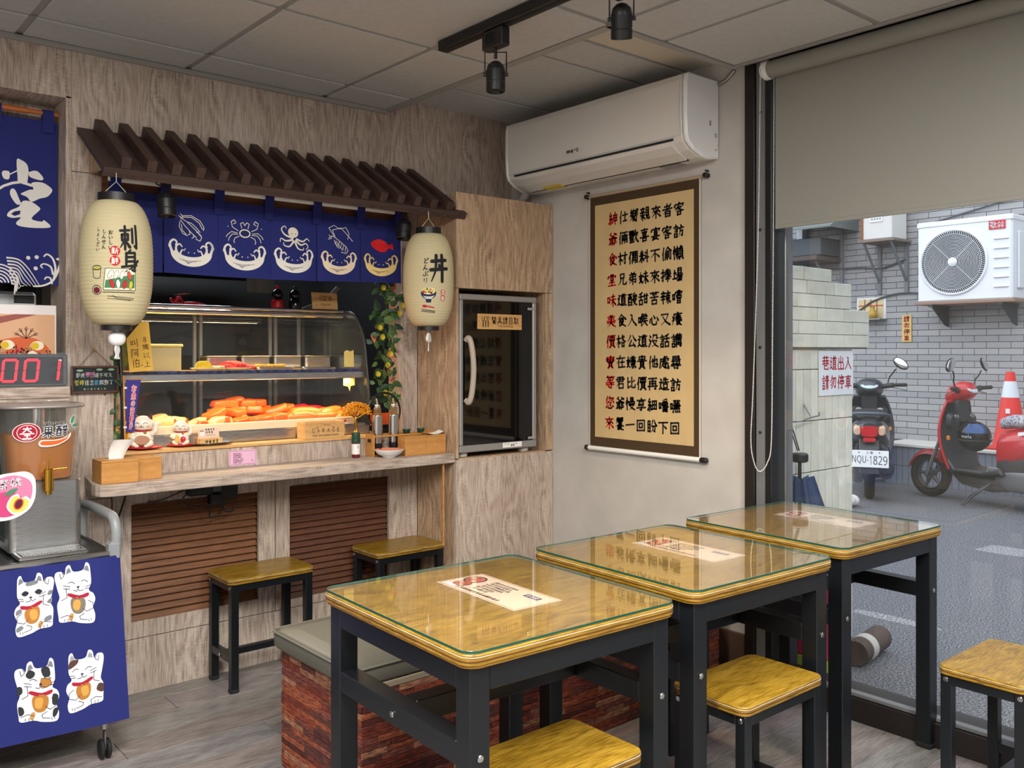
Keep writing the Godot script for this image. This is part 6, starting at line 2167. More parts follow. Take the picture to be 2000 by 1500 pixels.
	var hp := thing("round_stand", "round black wire stand holding a small orange picture behind the cruets", "ornament", V(2.275, 0.9632, -3.60))
	var hpts: Array = []
	for i in 36:
		var a := TAU * i / 36.0
		hpts.append(V(2.275 + 0.088 * cos(a), 1.062 + 0.088 * sin(a), -3.60))
	var hm := MB.new()
	hm.tube(hpts, 0.005, 8, true)
	part(hp, "hoop", hm, M.black)
	part(hp, "foot", B(V(2.22, 0.9632, -3.625), V(2.33, 0.975, -3.575), 0.003), M.black)
	part(hp, "picture", B(V(2.20, 1.0, -3.603), V(2.345, 1.055, -3.597), 0.001), sm(Color8(216, 84, 22), 0.5))
	# yellow handwritten card
	var yc := MB.new()
	yc.t = Transform3D(Basis(V(0, 0, 1), 0.09), V(1.122, 1.262, -3.60))
	yc.slab(PackedVector2Array([V2(0.0, 0.0), V2(0.09, 0.0), V2(0.09, 0.19), V2(0.06, 0.192), V2(0.0, 0.13)]), 0.0, 0.0015)
	var yo := single("yellow_card", yc, sm(Color8(232, 186, 78), 0.75), "yellow handwritten card hanging in front of the case's left end", "card")
	var yb := Basis(V(0, 0, 1), 0.09)
	var s6 := Sheet.new(V(1.122, 1.262, -3.598) + yb * V(0, 0.19, 0), yb * V(1, 0, 0), yb * V(0, -1, 0))
	var pen := Color8(96, 44, 30)
	latin(s6, "8", Rect2(0.062, 0.058, 0.012, 0.02), pen)
	write(s6, "歲以上", V2(0.056, 0.084), V2(0.026, 0.026), V2(0, 0.033), 0.07, pen, 1, 6)
	write(s6, "叫阿伯", V2(0.012, 0.062), V2(0.03, 0.034), V2(0, 0.039), 0.07, pen, 1, 6)
	s6.dot(V2(0.049, 0.167), 0.0026, pen, 8)
	print_on(yo, "lettering", s6)
	# small banner on a stick
	var nb := thing("banner_flag", "narrow purple banner with red and white lettering on a wooden stick", "banner", V(1.098, 0.9632, -3.56))
	var pole := MB.new()
	pole.rod(V(1.094, 0.9632, -3.56), V(1.088, 1.252, -3.56), 0.0035, 8)
	pole.rod(V(1.084, 1.238, -3.56), V(1.158, 1.238, -3.56), 0.0025, 8)
	part(nb, "stick", pole, M.bamboo)
	var f := func(p: Vector2, l: float) -> Vector3:
		var w := lerpf(1.0, 0.55, p.y / 0.2)
		return V(1.096 + p.x * w, 1.234 - p.y, -3.56 + 0.006 * sin(p.x * 60.0 + p.y * 14.0) * (p.y * 5.0) + l)
	var cm := MB.new()
	cm.grid(sheet_rows(f, 0.056, 0.20, 10, 14, 0.0), false, true)
	cm.grid(sheet_rows(f, 0.056, 0.20, 10, 14, -0.001))
	part(nb, "cloth", cm, sm(Color8(58, 46, 128), 0.8))
	var s7 := Sheet.new(Vector3.ZERO, V(1, 0, 0), V(0, -1, 0), f)
	s7.lift = 0.0008
	write(s7, "お魚の海鮮丼", V2(0.022, 0.02), V2(0.022, 0.026), V2(0.0, 0.0285), 0.26, Color8(238, 226, 226), 0, 5)
	s7.lift = 0.0013
	write(s7, "お魚の海鮮丼", V2(0.022, 0.02), V2(0.022, 0.026), V2(0.0, 0.0285), 0.12, Color8(206, 28, 54), 0, 5)
	print_on(nb, "lettering", s7)
	for i in 3:
		part(nb, "tie", B(V(1.088, 1.20 - 0.075 * i, -3.566), V(1.099, 1.208 - 0.075 * i, -3.555), 0.001), M.white)
	# clip lamps under the canopy
	for i in 2:
		var base := [V(1.19, 1.965, -3.40), V(2.272, 1.968, -3.42)][i] as Vector3
		var aim := [V(0.02, -1, 0.12), V(-0.16, -1, 0.10)][i] as Vector3
		var q := thing("clip_lamp", ["black clip lamp under the canopy's left end, cord looped above", "black clip lamp under the canopy's right end, tilted"][i], "lamp", base)
		spot_head(q, base + V(0, -0.02, 0), aim.normalized(), 0.034, 0.075, false)
		var cord := MB.new()
		cord.tube(curve3([base + V(0.0, 0.006, 0), base + V(-0.03, 0.012, 0.01), base + V(-0.035, -0.002, 0.01), base + V(0.01, -0.012, 0.01), base + V(0.006, -0.03, 0)], 5), 0.003, 6)
		part(q, "cord", cord, M.black)
		part(q, "clip", B(base + V(-0.012, 0.0, -0.012), base + V(0.012, 0.022, 0.012), 0.003), M.black)

# black can lamp: body of radius r and length l hanging from hinge, shining along aim
func spot_head(o: Node3D, hinge: Vector3, aim: Vector3, r: float, l: float, lit: bool) -> void:
	var x := aim.cross(Vector3.FORWARD if absf(aim.z) < 0.9 else Vector3.UP).normalized()
	var bs := Basis(x, -aim, x.cross(-aim))
	var m := MB.new()
	m.lathe([Vector2(0, 0.02), Vector2(r * 0.45, 0.016), Vector2(r * 0.85, 0.004), Vector2(r * 0.96, -0.012), Vector2(r * 0.96, -0.012), Vector2(r, -0.014), Vector2(r, -l * 0.62), Vector2(r, -l * 0.62), Vector2(r * 0.94, -l * 0.63), Vector2(r * 0.94, -l * 0.66), Vector2(r, -l * 0.67), Vector2(r, -l * 0.67), Vector2(r, -l), Vector2(r, -l), Vector2(r * 0.88, -l - 0.002), Vector2(r * 0.88, -l - 0.002), Vector2(r * 0.82, -l + 0.012), Vector2(0, -l + 0.014)], 26, hinge + aim * 0.022, bs)
	part(o, "can", m, M.black)
	var ring := MB.new()
	ring.lathe([Vector2(r * 0.955, -l * 0.65), Vector2(r * 0.965, -l * 0.645)], 26, hinge + aim * 0.022, bs)
	part(o, "groove_ring", ring, M.aluminium)
	if lit:
		var lens := MB.new()
		lens.lathe([Vector2(r * 0.84, -l), Vector2(r * 0.5, -l - 0.003), Vector2(0, -l - 0.004)], 24, hinge + aim * 0.022, bs * Basis(V(1, 0, 0), 0.0))
		var lm := sm(Color8(255, 240, 214), 0.4)
		lm.emission_enabled = true
		lm.emission = Color(1.0, 0.9, 0.74)
		lm.emission_energy_multiplier = 2.2
		part(o, "lens", lens, lm)

# ---------------------------------------------------------------- artificial vines beside the case
func leaf_mesh(w: float, l: float, bend: float) -> MB:
	var m := MB.new()
	var rows: Array = []
	for j in 7:
		var t := j / 6.0
		var half := w * 0.5 * sin(PI * pow(t, 0.75)) * (1.0 - 0.25 * t) + 0.0006
		var row := PackedVector3Array()
		for k in 5:
			var u := k / 2.0 - 1.0
			row.append(V(u * half, l * t, bend * t * t * l - 0.18 * half * absf(u)))
		rows.append(row)
	m.grid(rows, false, false)
	var back: Array = []
	for r in rows:
		var q := PackedVector3Array()
		for p in r:
			q.append(p + V(0, 0, -0.0007))
		back.append(q)
	m.grid(back, false, true)
	return m

func vine(called: String, label: String, path: Array, n: int, sd: int, spread: float, flowers: bool) -> void:
	var o := thing(called, label, "vine", path[0])
	var c := curve3(path, 6)
	var st := MB.new()
	st.tube(c, 0.0028, 6)
	part(o, "stem", st, sm(Color8(64, 70, 36), 0.7))
	var rng := RandomNumberGenerator.new()
	rng.seed = sd
	var shapes := [leaf_mesh(0.032, 0.050, 0.3).mesh(), leaf_mesh(0.040, 0.048, 0.5).mesh(), leaf_mesh(0.024, 0.046, -0.2).mesh()]
	var peachy := sm(Color8(206, 120, 84), 0.6)
	for i in n:
		var at: Vector3 = c[int(float(i) / n * (c.size() - 1))]
		var a := rng.randf_range(0, TAU)
		var tilt := rng.randf_range(-0.5, 0.6)
		var bs := Basis(V(0, 0, 1), a) * Basis(V(1, 0, 0), tilt)
		piece(o, "leaf", shapes[i % 3], peachy if flowers and i % 15 == 4 else M.leaf[rng.randi() % 4], at - o.position + V(rng.randf_range(-spread, spread), rng.randf_range(-0.02, 0.02), rng.randf_range(0.0, 0.035)), bs.scaled(Vector3.ONE * rng.randf_range(0.75, 1.2)))
	if flowers:
		for i in 9:
			var at: Vector3 = c[2 + int(float(i) / 9 * (c.size() - 4))] + V(rng.randf_range(-spread, spread), rng.randf_range(-0.02, 0.02), 0.045)
			var fm := MB.new()
			for k in 9:
				var q := Basis(V(0, 0, 1), TAU * k / 9.0 + i) * Basis(V(1, 0, 0), 0.5)
				fm.t = Transform3D(q, at)
				fm.slab(PackedVector2Array([V2(-0.003, 0.0), V2(-0.0045, 0.012), V2(0, 0.018), V2(0.0045, 0.012), V2(0.003, 0.0)]), -0.0004, 0.0004)
			part(o, "flower", fm, sm(Color8(198, 176, 40), 0.6))

func build_vines() -> void:
	vine("flower_vine", "trailing green vine with yellow flowers right of the display case", [V(2.30, 1.66, -3.66), V(2.33, 1.55, -3.665), V(2.28, 1.44, -3.66), V(2.33, 1.32, -3.67), V(2.30, 1.20, -3.66), V(2.34, 1.09, -3.67)], 110, 7, 0.062, true)
	vine("leaf_vine", "dark green leaf vine on the hatch's left edge behind the yellow card", [V(1.092, 1.50, -3.66), V(1.088, 1.38, -3.655), V(1.10, 1.27, -3.66), V(1.085, 1.12, -3.665), V(1.09, 0.99, -3.665)], 26, 9, 0.022, false)

# ---------------------------------------------------------------- left side: doorway curtain, number display, juice dispenser on its trolley
func build_left() -> void:
	var rod := MB.new()
	rod.rod(V(-1.0, 2.245, -3.735), V(0.903, 2.245, -3.735), 0.009, 12, 0.001)
	rod.rod(V(0.60, 2.245, -3.735), V(0.80, 2.245, -3.735), 0.0115, 12, 0.002)
	single("bamboo_pole", rod, sm(Color8(176, 96, 44), 0.4), "orange brown bamboo pole carrying the doorway curtain", "pole")
	var o := thing("doorway_curtain", "long navy doorway curtain with one big white brush character over waves", "curtain", V(0.5, 1.594, -3.735))
	var f := func(p: Vector2, l: float) -> Vector3:
		return V(0.10 + p.x, 2.215 - p.y, -3.735 + 0.010 * sin(p.x * 22.0 + p.y * 2.5) * (0.35 + p.y) + 0.005 * sin(p.x * 9.0 - p.y * 6.0) + l)
	var cm := MB.new()
	cm.grid(sheet_rows(f, 0.80, 0.62, 46, 14, 0.0), false, true)
	cm.grid(sheet_rows(f, 0.80, 0.62, 46, 14, -0.0015))
	part(o, "cloth", cm, M.navy)
	for x in [0.15, 0.33, 0.51, 0.69, 0.865]:
		var lp := MB.new()
		var rows: Array = []
		rows.append(PackedVector3Array([V(x - 0.019, 2.19, -3.742), V(x + 0.019, 2.19, -3.742)]))
		for k in 9:
			var a := -PI / 2 + PI * k / 8.0
			rows.append(PackedVector3Array([V(x - 0.019, 2.245 + 0.013 * cos(a), -3.735 + 0.0135 * sin(a)), V(x + 0.019, 2.245 + 0.013 * cos(a), -3.735 + 0.0135 * sin(a))]))
		rows.append(PackedVector3Array([V(x - 0.019, 2.17, -3.727), V(x + 0.019, 2.17, -3.727)]))
		lp.grid(rows)
		part(o, "loop", lp, M.navy)
	var sh := Sheet.new(Vector3.ZERO, V(1, 0, 0), V(0, -1, 0), f)
	sh.lift = 0.002
	var white := Color8(226, 222, 216)
	# outlines measured on the cloth in units of 0.73 mm, from its top at the left of the character
	for s in ["80 250 100 248 125 262 135 290 130 350 118 362 88 352 84 330", "18 310 40 308 48 318 44 345 22 346 12 325", "140 300 175 290 205 318 198 332 160 328 138 318", "150 350 200 342 240 362 248 380 225 408 190 420 150 440 130 420 100 410 110 400 140 384 160 378", "55 390 72 392 90 430 100 455 80 460 58 435 48 410", "110 440 150 440 185 460 190 475 150 520 200 530 210 522 242 552 180 562 100 562 76 548 100 520 60 526 34 518 50 492 90 470"]:
		var p := curve(Array(cloth_pts(s)), 3)
		sh.fill(p, white)
	sh.line(cloth_pts("-30 440 0 395 20 380 60 362 100 352 150 362"), 0.008, white, 0.010, 6)
	sh.line(cloth_pts("44 325 84 300"), 0.004, white)
	sh.line(cloth_pts("130 300 145 304"), 0.005, white)
	sh.lift = 0.0026
	sh.fill(cloth_pts("52 508 70 494 98 487 95 505 70 516"), Color8(24, 32, 100))
	sh.lift = 0.002
	# waves along the hem
	for k in 9:
		for c in [[-60, 800], [-190, 790]]:
			if k < 6:
				sh.line(cloth_arc(c[0] + 55, c[1] + 0, 92 - k * 15, 0.0, PI), 0.0048, white, -1.0, 0)
		var up := 715.0 + k * 15
		sh.line(curve(Array(cloth_pts("%f %f %f %f %f %f %f %f" % [30 + k * 3, up, 90 - k * 2, up + 6, 140 - k * 9, up + 50, 190 - k * 15, 842])), 5, false), 0.0062, white, 0.002, 0)
	sh.line(curve(Array(cloth_pts("160 842 200 838 240 820 262 790 280 745 290 710 272 706")), 5, false), 0.006, white, 0.010, 5)
	sh.line(curve(Array(cloth_pts("255 800 262 750 250 705 225 685 210 696")), 5, false), 0.008, white, 0.006, 5)
	sh.line(curve(Array(cloth_pts("250 780 240 745 210 732 194 742 202 752")), 5, false), 0.007, white, 0.005, 5)
	sh.line(curve(Array(cloth_pts("245 825 238 800 220 796 212 806")), 5, false), 0.007, white, 0.005, 5)
	for q in [[135, 708], [175, 702], [170, 756]]:
		var c := cloth_pts("%f %f" % q)[0]
		sh.dot(c, 0.0075, white, 12)
	print_on(o, "print", sh, 0.85)
	# dim doorway: a shelf with a white appliance, a photo board, the number display
	part(single("back_counter", B(V(-0.6, 0.0, -4.3), V(0.88, 1.17, -3.78), 0.004), sm(Color8(52, 62, 60), 0.5), "dark green kitchen counter seen in the doorway behind the photo board", "counter"), "top", B(V(-0.62, 1.172, -4.32), V(0.885, 1.20, -3.76), 0.004), sm(Color8(40, 50, 48), 0.3))
	var ap := thing("label_printer", "white kitchen appliance with a cable on the counter behind the photo board", "appliance", V(0.74, 1.20, -3.95))
	part(ap, "body", B(V(0.62, 1.20, -4.02), V(0.86, 1.575, -3.88), 0.012), sm(Color8(206, 210, 210), 0.4))
	part(ap, "panel", B(V(0.78, 1.53, -3.882), V(0.85, 1.56, -3.876), 0.002), M.black)
	var cb := MB.new()
	cb.tube(curve3([V(0.79, 1.57, -3.90), V(0.80, 1.62, -3.92), V(0.81, 1.70, -4.0)]), 0.006, 8)
	part(ap, "cable", cb, M.aluminium)
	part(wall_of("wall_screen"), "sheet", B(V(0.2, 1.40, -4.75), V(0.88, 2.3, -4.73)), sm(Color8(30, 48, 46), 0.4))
	var ls := single("display_shelf", B(V(0.25, 1.176, -3.64), V(0.886, 1.217, -3.50), 0.002), M.wood_across, "greige wood ledge under the red number display", "shelf")
	part(ls, "under_board", B(V(0.25, 1.165, -3.638), V(0.884, 1.175, -3.505), 0.001), M.wood_across)
	var pb := single("photo_board", B(V(0.30, 1.2175, -3.625), V(0.866, 1.512, -3.611), 0.002), sm(Color8(226, 220, 220), 0.4), "photo board showing a plate of pasta with roe behind the number display", "poster")
	pasta_print(pb)
	# number display
	var d := thing("number_display", "black number display with red digits, wrapped in clear film", "display", V(0.58, 1.2175, -3.53))
	part(d, "housing", B(V(0.30, 1.2175, -3.60), V(0.878, 1.334, -3.502), 0.006), sm(Color8(62, 70, 76), 0.35))
	part(d, "window", B(V(0.31, 1.228, -3.503), V(0.862, 1.324, -3.499), 0.001), sm(Color8(26, 28, 40), 0.12))
	var red := sm(Color8(255, 20, 60), 0.4)
	red.emission_enabled = true
	red.emission = Color(1.0, 0.03, 0.10)
	red.emission_energy_multiplier = 1.0
	var x := 0.665
	for digit in ["0", "0", "1"]:
		for seg in 7:
			if (digit == "0" and seg == 6) or (digit == "1" and seg != 1 and seg != 2):
				continue
			var s := MB.new()
			var bs := Basis(V(1, 0, 0), V(0.10, 1, 0), V(0, 0, 1))
			var h := 0.037
			var w := 0.042
			var q: Array = [[V2(0.004, 2 * h), V2(w - 0.004, 2 * h), 0], [V2(w, h + 0.003), V2(w, 2 * h - 0.003), 1], [V2(w, 0.003), V2(w, h - 0.003), 1], [V2(0.004, 0), V2(w - 0.004, 0), 0], [V2(0, 0.003), V2(0, h - 0.003), 1], [V2(0, h + 0.003), V2(0, 2 * h - 0.003), 1], [V2(0.004, h), V2(w - 0.004, h), 0]][seg]
			var a: Vector2 = q[0]
			var b: Vector2 = q[1]
			var k := 0.0042
			var e := (b - a).normalized() * k
			var nn := e.orthogonal()
			s.slab(PackedVector2Array([a - e * 0.6, a + nn, b + nn, b + e * 0.6, b - nn, a - nn]), 0.0, 0.0012, 0.0, bs, V(x, 1.239, -3.4988))
			part(d, "segment", s, red)
		x += 0.068
	var film := MB.new()
	var fr: Array = []
	var nz := FastNoiseLite.new()
	nz.seed = 4
	nz.frequency = 28.0
	for j in 15:
		var row := PackedVector3Array()
		for i in 30:
			var px := 0.30 + 0.59 * i / 29.0
			var py := 1.2185 + 0.119 * j / 14.0
			row.append(V(px, py, -3.495 + 0.006 * nz.get_noise_2d(px, py) * (0.15 + smoothstep(0.80, 0.88, px) * 1.6)))
		fr.append(row)
	film.grid(fr)
	var fm := sm(Color(1, 1, 1, 0.05), 0.06)
	fm.transparency = BaseMaterial3D.TRANSPARENCY_ALPHA
	part(d, "clear_film", film, fm)
	chalkboard()
	dispenser()
	trolley()

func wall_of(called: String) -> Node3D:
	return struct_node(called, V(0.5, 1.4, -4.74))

func cloth_pts(s: String) -> PackedVector2Array:
	var p := PackedVector2Array()
	for q in pts2(s):
		p.append(V2(0.602 + q.x * 0.000727, (q.y - 48.0) * 0.000789))
	return p

func cloth_arc(cx: float, cy: float, r: float, a0: float, a1: float) -> PackedVector2Array:
	var p := PackedVector2Array()
	for i in 17:
		var a := lerpf(a0, a1, i / 16.0)
		p.append(V2(0.602 + (cx + r * cos(a)) * 0.000727, minf((cy - r * sin(a) + 40 - 48.0) * 0.000789, 0.618)))
	return p

func pasta_print(pb: Node) -> void:
	var sh := Sheet.new(V(0.30, 1.512, -3.6106), V(1, 0, 0), V(0, -1, 0))
	sh.fill(PackedVector2Array([V2(0.002, 0.035), V2(0.560, 0.035), V2(0.562, 0.29), V2(0.002, 0.29)]), Color8(214, 166, 128))
	sh.lift = 0.0006
	sh.fill(PackedVector2Array([V2(0.2, 0.10), V2(0.36, 0.075), V2(0.50, 0.035), V2(0.43, 0.035), V2(0.3, 0.06), V2(0.2, 0.075)]), Color8(150, 76, 70))
	sh.fill(curve([V2(0.14, 0.29), V2(0.30, 0.165), V2(0.42, 0.12), V2(0.50, 0.125), V2(0.55, 0.18), V2(0.56, 0.29)], 5), Color8(206, 92, 44))
	var rng := RandomNumberGenerator.new()
	rng.seed = 31
	var tones := [Color8(222, 116, 50), Color8(196, 62, 40), Color8(236, 178, 110), Color8(232, 206, 160), Color8(178, 40, 38), Color8(226, 146, 70)]
	for i in 190:
		var x := rng.randf_range(0.20, 0.555)
		var top := 0.29 - 0.15 * sin(clampf((x - 0.14) / 0.44, 0, 1) * PI * 0.85)
		var y := rng.randf_range(top, 0.285)
		var a := rng.randf_range(0, TAU)
		sh.lift = 0.0008 + 0.000002 * i
		var l := rng.randf_range(0.008, 0.022)
		sh.line(curve([V2(x, y), V2(x, y) + V2(l, 0.006).rotated(a), V2(x, y) + V2(l * 2.0, 0).rotated(a)], 3, false), rng.randf_range(0.003, 0.008), tones[i % 6], -1.0, 5)
	sh.lift = 0.0014
	for q in [[0.405, 0.145], [0.502, 0.148]]:
		sh.fill(oval(q[0], q[1], 0.022, 0.017, 18), Color8(236, 226, 196))
		sh.lift = 0.0016
		sh.fill(oval(q[0] - 0.008, q[1] + 0.001, 0.013, 0.013, 16), Color8(216, 180, 20))
		sh.lift = 0.0014
	sh.lift = 0.0018
	for i in 70:
		var a := rng.randf_range(0, TAU)
		var r := sqrt(rng.randf()) 
		sh.dot(V2(0.438 + 0.033 * r * cos(a), 0.185 + 0.026 * r * sin(a)), 0.0032, [Color8(186, 40, 60), Color8(206, 70, 84), Color8(160, 30, 46)][i % 3], 7)
	sh.fill(curve([V2(0.475, 0.17), V2(0.50, 0.175), V2(0.505, 0.215), V2(0.485, 0.235), V2(0.455, 0.215)], 4), Color8(234, 216, 190))
	for i in 26:
		sh.dot(V2(0.375 + rng.randf_range(-0.02, 0.02), 0.205 + rng.randf_range(-0.014, 0.014)), 0.003, [Color8(70, 120, 54), Color8(120, 160, 90), Color8(210, 220, 190)][i % 3], 6)
	for i in 5:
		var a := lerpf(-1.1, 1.1, i / 4.0)
		var tip := V2(0.465, 0.122) + V2(0.042 * sin(a), -0.042 * cos(a))
		sh.line(PackedVector2Array([V2(0.465, 0.122), tip]), 0.003, Color8(110, 70, 50))
		for s in [-0.5, 0.5]:
			sh.line(PackedVector2Array([V2(0.465, 0.122).lerp(tip, 0.65), V2(0.465, 0.122).lerp(tip, 0.65) + V2(0.012 * sin(a + s), -0.012 * cos(a + s))]), 0.002, Color8(110, 70, 50))
	print_on(pb, "photo", sh, 0.3)

func chalkboard() -> void:
	var o := thing("chalkboard", "small chalkboard with coloured handwriting hanging on the wood pillar", "chalkboard", V(1.005, 1.187, -3.62))
	var x0 := 0.919
	var x1 := 1.088
	var y0 := 1.186
	var y1 := 1.288
	part(o, "board", B(V(x0 + 0.005, y0 + 0.005, -3.632), V(x1 - 0.005, y1 - 0.005, -3.622)), sm(Color8(24, 40, 38), 0.75))
	for r in [[x0, x1, y0, y0 + 0.0075], [x0, x1, y1 - 0.0075, y1], [x0, x0 + 0.0075, y0 + 0.0075, y1 - 0.0075], [x1 - 0.0075, x1, y0 + 0.0075, y1 - 0.0075]]:
		part(o, "frame", B(V(r[0], r[2], -3.634), V(r[1], r[3], -3.618), 0.001), sm(Color8(86, 50, 40), 0.5))
	var st := MB.new()
	st.tube([V(x0 + 0.03, y1, -3.626), V(1.003, y1 + 0.061, -3.632), V(x1 - 0.025, y1, -3.626)], 0.0014, 5)
	part(o, "string", st, sm(Color8(120, 84, 60), 0.8))
	var nl := MB.new()
	nl.rod(V(1.003, y1 + 0.061, -3.6398), V(1.003, y1 + 0.061, -3.622), 0.004, 10, 0.001)
	part(o, "nail", nl, M.gold)
	var sh := Sheet.new(V(x0, y1, -3.6219), V(1, 0, 0), V(0, -1, 0))
	var white := Color8(226, 228, 224)
	var cols := [white, white, Color8(226, 150, 190), Color8(226, 150, 190), white, white, white, white]
	for i in 8:
		var big := 1.25 if i == 2 or i == 3 else 1.0
		write_char(sh, "即使夢想遙不可及"[i], Rect2(0.016 + 0.0165 * i, 0.027 - (0.004 if big > 1 else 0.0), 0.0145 * big, 0.0165 * big), 0.09, cols[i], 1, 5)
	var c2 := [Color8(226, 220, 90), Color8(226, 220, 90), white, white, Color8(90, 180, 230), white, white, white]
	for i in 8:
		write_char(sh, "堅持信念做就對了"[i], Rect2(0.012 + 0.0175 * i, 0.053, 0.0155, 0.0195), 0.09, c2[i], 1, 5)
	for q in [[0.03, 0.017], [0.1, 0.014], [0.142, 0.014]]:
		sh.fill(oval(q[0], q[1], 0.012, 0.0045, 12), Color8(150, 180, 160))
	for i in 7:
		sh.line(PackedVector2Array([V2(0.045 + 0.012 * i, 0.09), V2(0.047 + 0.012 * i, 0.084), V2(0.05 + 0.012 * i, 0.09)]), 0.0012, [white, Color8(150, 170, 120)][i % 2])
	print_on(o, "chalk", sh, 0.9)

func dispenser() -> void:
	var o := thing("juice_dispenser", "steel juice dispenser with a clear tank of amber vinegar drink and a brass tap", "dispenser", V(0.742, 0.688, -3.34))
	var body := MB.new()
	body.slab(rrect(0.634, 3.222, 0.851, 3.46, 0.02, 6), 0.694, 0.918, 0.003, Basis(V(1, 0, 0), V(0, 0, -1), V(0, 1, 0)))
	part(o, "body", body, M.steel_brushed)
	part(o, "plinth", B(V(0.642, 0.688, -3.452), V(0.843, 0.694, -3.23)), M.black)
	for i in 14:
		part(o, "vent_slot", B(V(0.6332, 0.72 + 0.008 * i, -3.43), V(0.6345, 0.7235 + 0.008 * i, -3.29)), M.black)
	var c := V(0.742, 0.918, -3.335)
	var tank := MB.new()
	var rows: Array = []
	for q in [[0.0, 0.098, 0.094], [0.008, 0.101, 0.097], [0.25, 0.128, 0.118], [0.254, 0.130, 0.120]]:
		var row := PackedVector3Array()
		for k in 56:
			var a := TAU * k / 56
			var e := 0.62
			row.append(c + V(q[1] * signf(cos(a)) * pow(absf(cos(a)), e), q[0], -q[2] * signf(sin(a)) * pow(absf(sin(a)), e)))
		rows.append(row)
	tank.grid(rows, true)
	var tm := sm(Color(0.93, 0.93, 0.90, 0.05), 0.05)
	tm.transparency = BaseMaterial3D.TRANSPARENCY_ALPHA
	part(o, "tank", tank, tm)
	var liq := MB.new()
	rows = []
	for q in [[0.004, 0.094, 0.09], [0.155, 0.110, 0.104]]:
		var row := PackedVector3Array()
		for k in 56:
			var a := TAU * k / 56
			var e := 0.62
			row.append(c + V(q[1] * signf(cos(a)) * pow(absf(cos(a)), e), q[0], -q[2] * signf(sin(a)) * pow(absf(sin(a)), e)))
		rows.append(row)
	liq.skin(rows)
	var lm := sm(Color(0.62, 0.36, 0.06, 0.93), 0.08)
	lm.transparency = BaseMaterial3D.TRANSPARENCY_ALPHA
	part(o, "drink", liq, lm)
	var core := MB.new()
	core.rod(c + V(0, 0.002, 0), c + V(0, 0.25, 0), 0.02, 16, 0.002)
	part(o, "cooling_column", core, M.steel)
	var lid := MB.new()
	rows = []
	for q in [[0.2545, 0.124, 0.114], [0.2545, 0.134, 0.124], [0.262, 0.135, 0.125], [0.266, 0.128, 0.118]]:
		var row := PackedVector3Array()
		for k in 56:
			var a := TAU * k / 56
			var e := 0.62
			row.append(c + V(q[1] * signf(cos(a)) * pow(absf(cos(a)), e), q[0] - 0.0165, -q[2] * signf(sin(a)) * pow(absf(sin(a)), e)))
		rows.append(row)
	lid.skin(rows)
	part(o, "lid", lid, sm(Color8(150, 140, 134), 0.3, 0.3))
	# tap
	var tp := V(0.742, 0.935, -3.19)
	var t := MB.new()
	t.rod(tp + V(0, 0.005, -0.05), tp + V(0, 0.005, 0.0), 0.012, 16, 0.002)
	t.rod(tp + V(0, -0.045, 0), tp + V(0, 0.028, 0), 0.0145, 20, 0.002)
	t.rod(tp + V(0, -0.056, 0), tp + V(0, -0.044, 0), 0.010, 16, 0.001)
	part(o, "tap", t, M.gold)
	var lv := MB.new()
	lv.rod(tp + V(0.01, 0.024, 0), tp + V(0.052, 0.027, 0.006), 0.003, 8)
	lv.rod(tp + V(-0.004, 0.028, 0), tp + V(0.002, 0.058, 0.0), 0.004, 8, 0.0, 0.002)
	part(o, "lever", lv, M.gold)
	# print on the tank
	var f := func(p: Vector2, l: float) -> Vector3:
		var dx := clampf(p.x / 0.118, -0.98, 0.98)
		var zz := 0.113 * pow(1.0 - pow(absf(dx), 2.0 / 0.62), 0.62 / 2.0)
		return c + V(p.x, 0.25 - p.y, zz * lerpf(1.045, 0.83, p.y / 0.25) + 0.001 + l)
	var sh := Sheet.new(Vector3.ZERO, V(1, 0, 0), V(0, -1, 0), f)
	var w := Color8(240, 236, 230)
	var crim := Color8(160, 18, 48)
	sh.fill(oval(-0.055, 0.088, 0.040, 0.031, 28), w)
	sh.lift = 0.0008
	sh.fill(oval(-0.055, 0.088, 0.038, 0.029, 28), crim)
	sh.lift = 0.0012
	var ring := oval(-0.055, 0.088, 0.028, 0.024, 28)
	ring.append(ring[0])
	sh.line(ring, 0.0018, w, -1.0, 0)
	write_char(sh, "大", Rect2(-0.068, 0.069, 0.026, 0.019), 0.2, w, 0, 6)
	sh.line(PackedVector2Array([V2(-0.074, 0.092), V2(-0.036, 0.092)]), 0.004, w)
	write_char(sh, "土", Rect2(-0.068, 0.091, 0.026, 0.018), 0.2, w, 0, 6)
	sh.lift = 0.0006
	write(sh, "果醋", V2(-0.012, 0.072), V2(0.038, 0.036), V2(0.042, -0.003), 0.20, w, 0, 6)
	sh.lift = 0.0011
	write(sh, "果醋", V2(-0.012, 0.072), V2(0.038, 0.036), V2(0.042, -0.003), 0.11, Color8(44, 48, 62), 0, 6)
	latin(sh, "vinegar", Rect2(-0.008, 0.053, 0.078, 0.016), w, "Droid Serif", true)
	sh.lift = 0.0015
	latin(sh, "vinegar", Rect2(-0.0072, 0.0538, 0.0764, 0.0144), Color8(50, 50, 60), "Droid Serif")
	sh.lift = 0.0008
	sh.fill(curve([V2(-0.016, 0.116), V2(0.03, 0.116), V2(0.062, 0.108), V2(0.078, 0.095), V2(0.07, 0.116), V2(0.03, 0.136), V2(-0.016, 0.136)], 4), w)
	sh.lift = 0.0012
	sh.fill(curve([V2(-0.012, 0.119), V2(0.03, 0.119), V2(0.062, 0.111), V2(0.072, 0.103), V2(0.062, 0.118), V2(0.03, 0.132), V2(-0.012, 0.132)], 4), Color8(226, 98, 40))
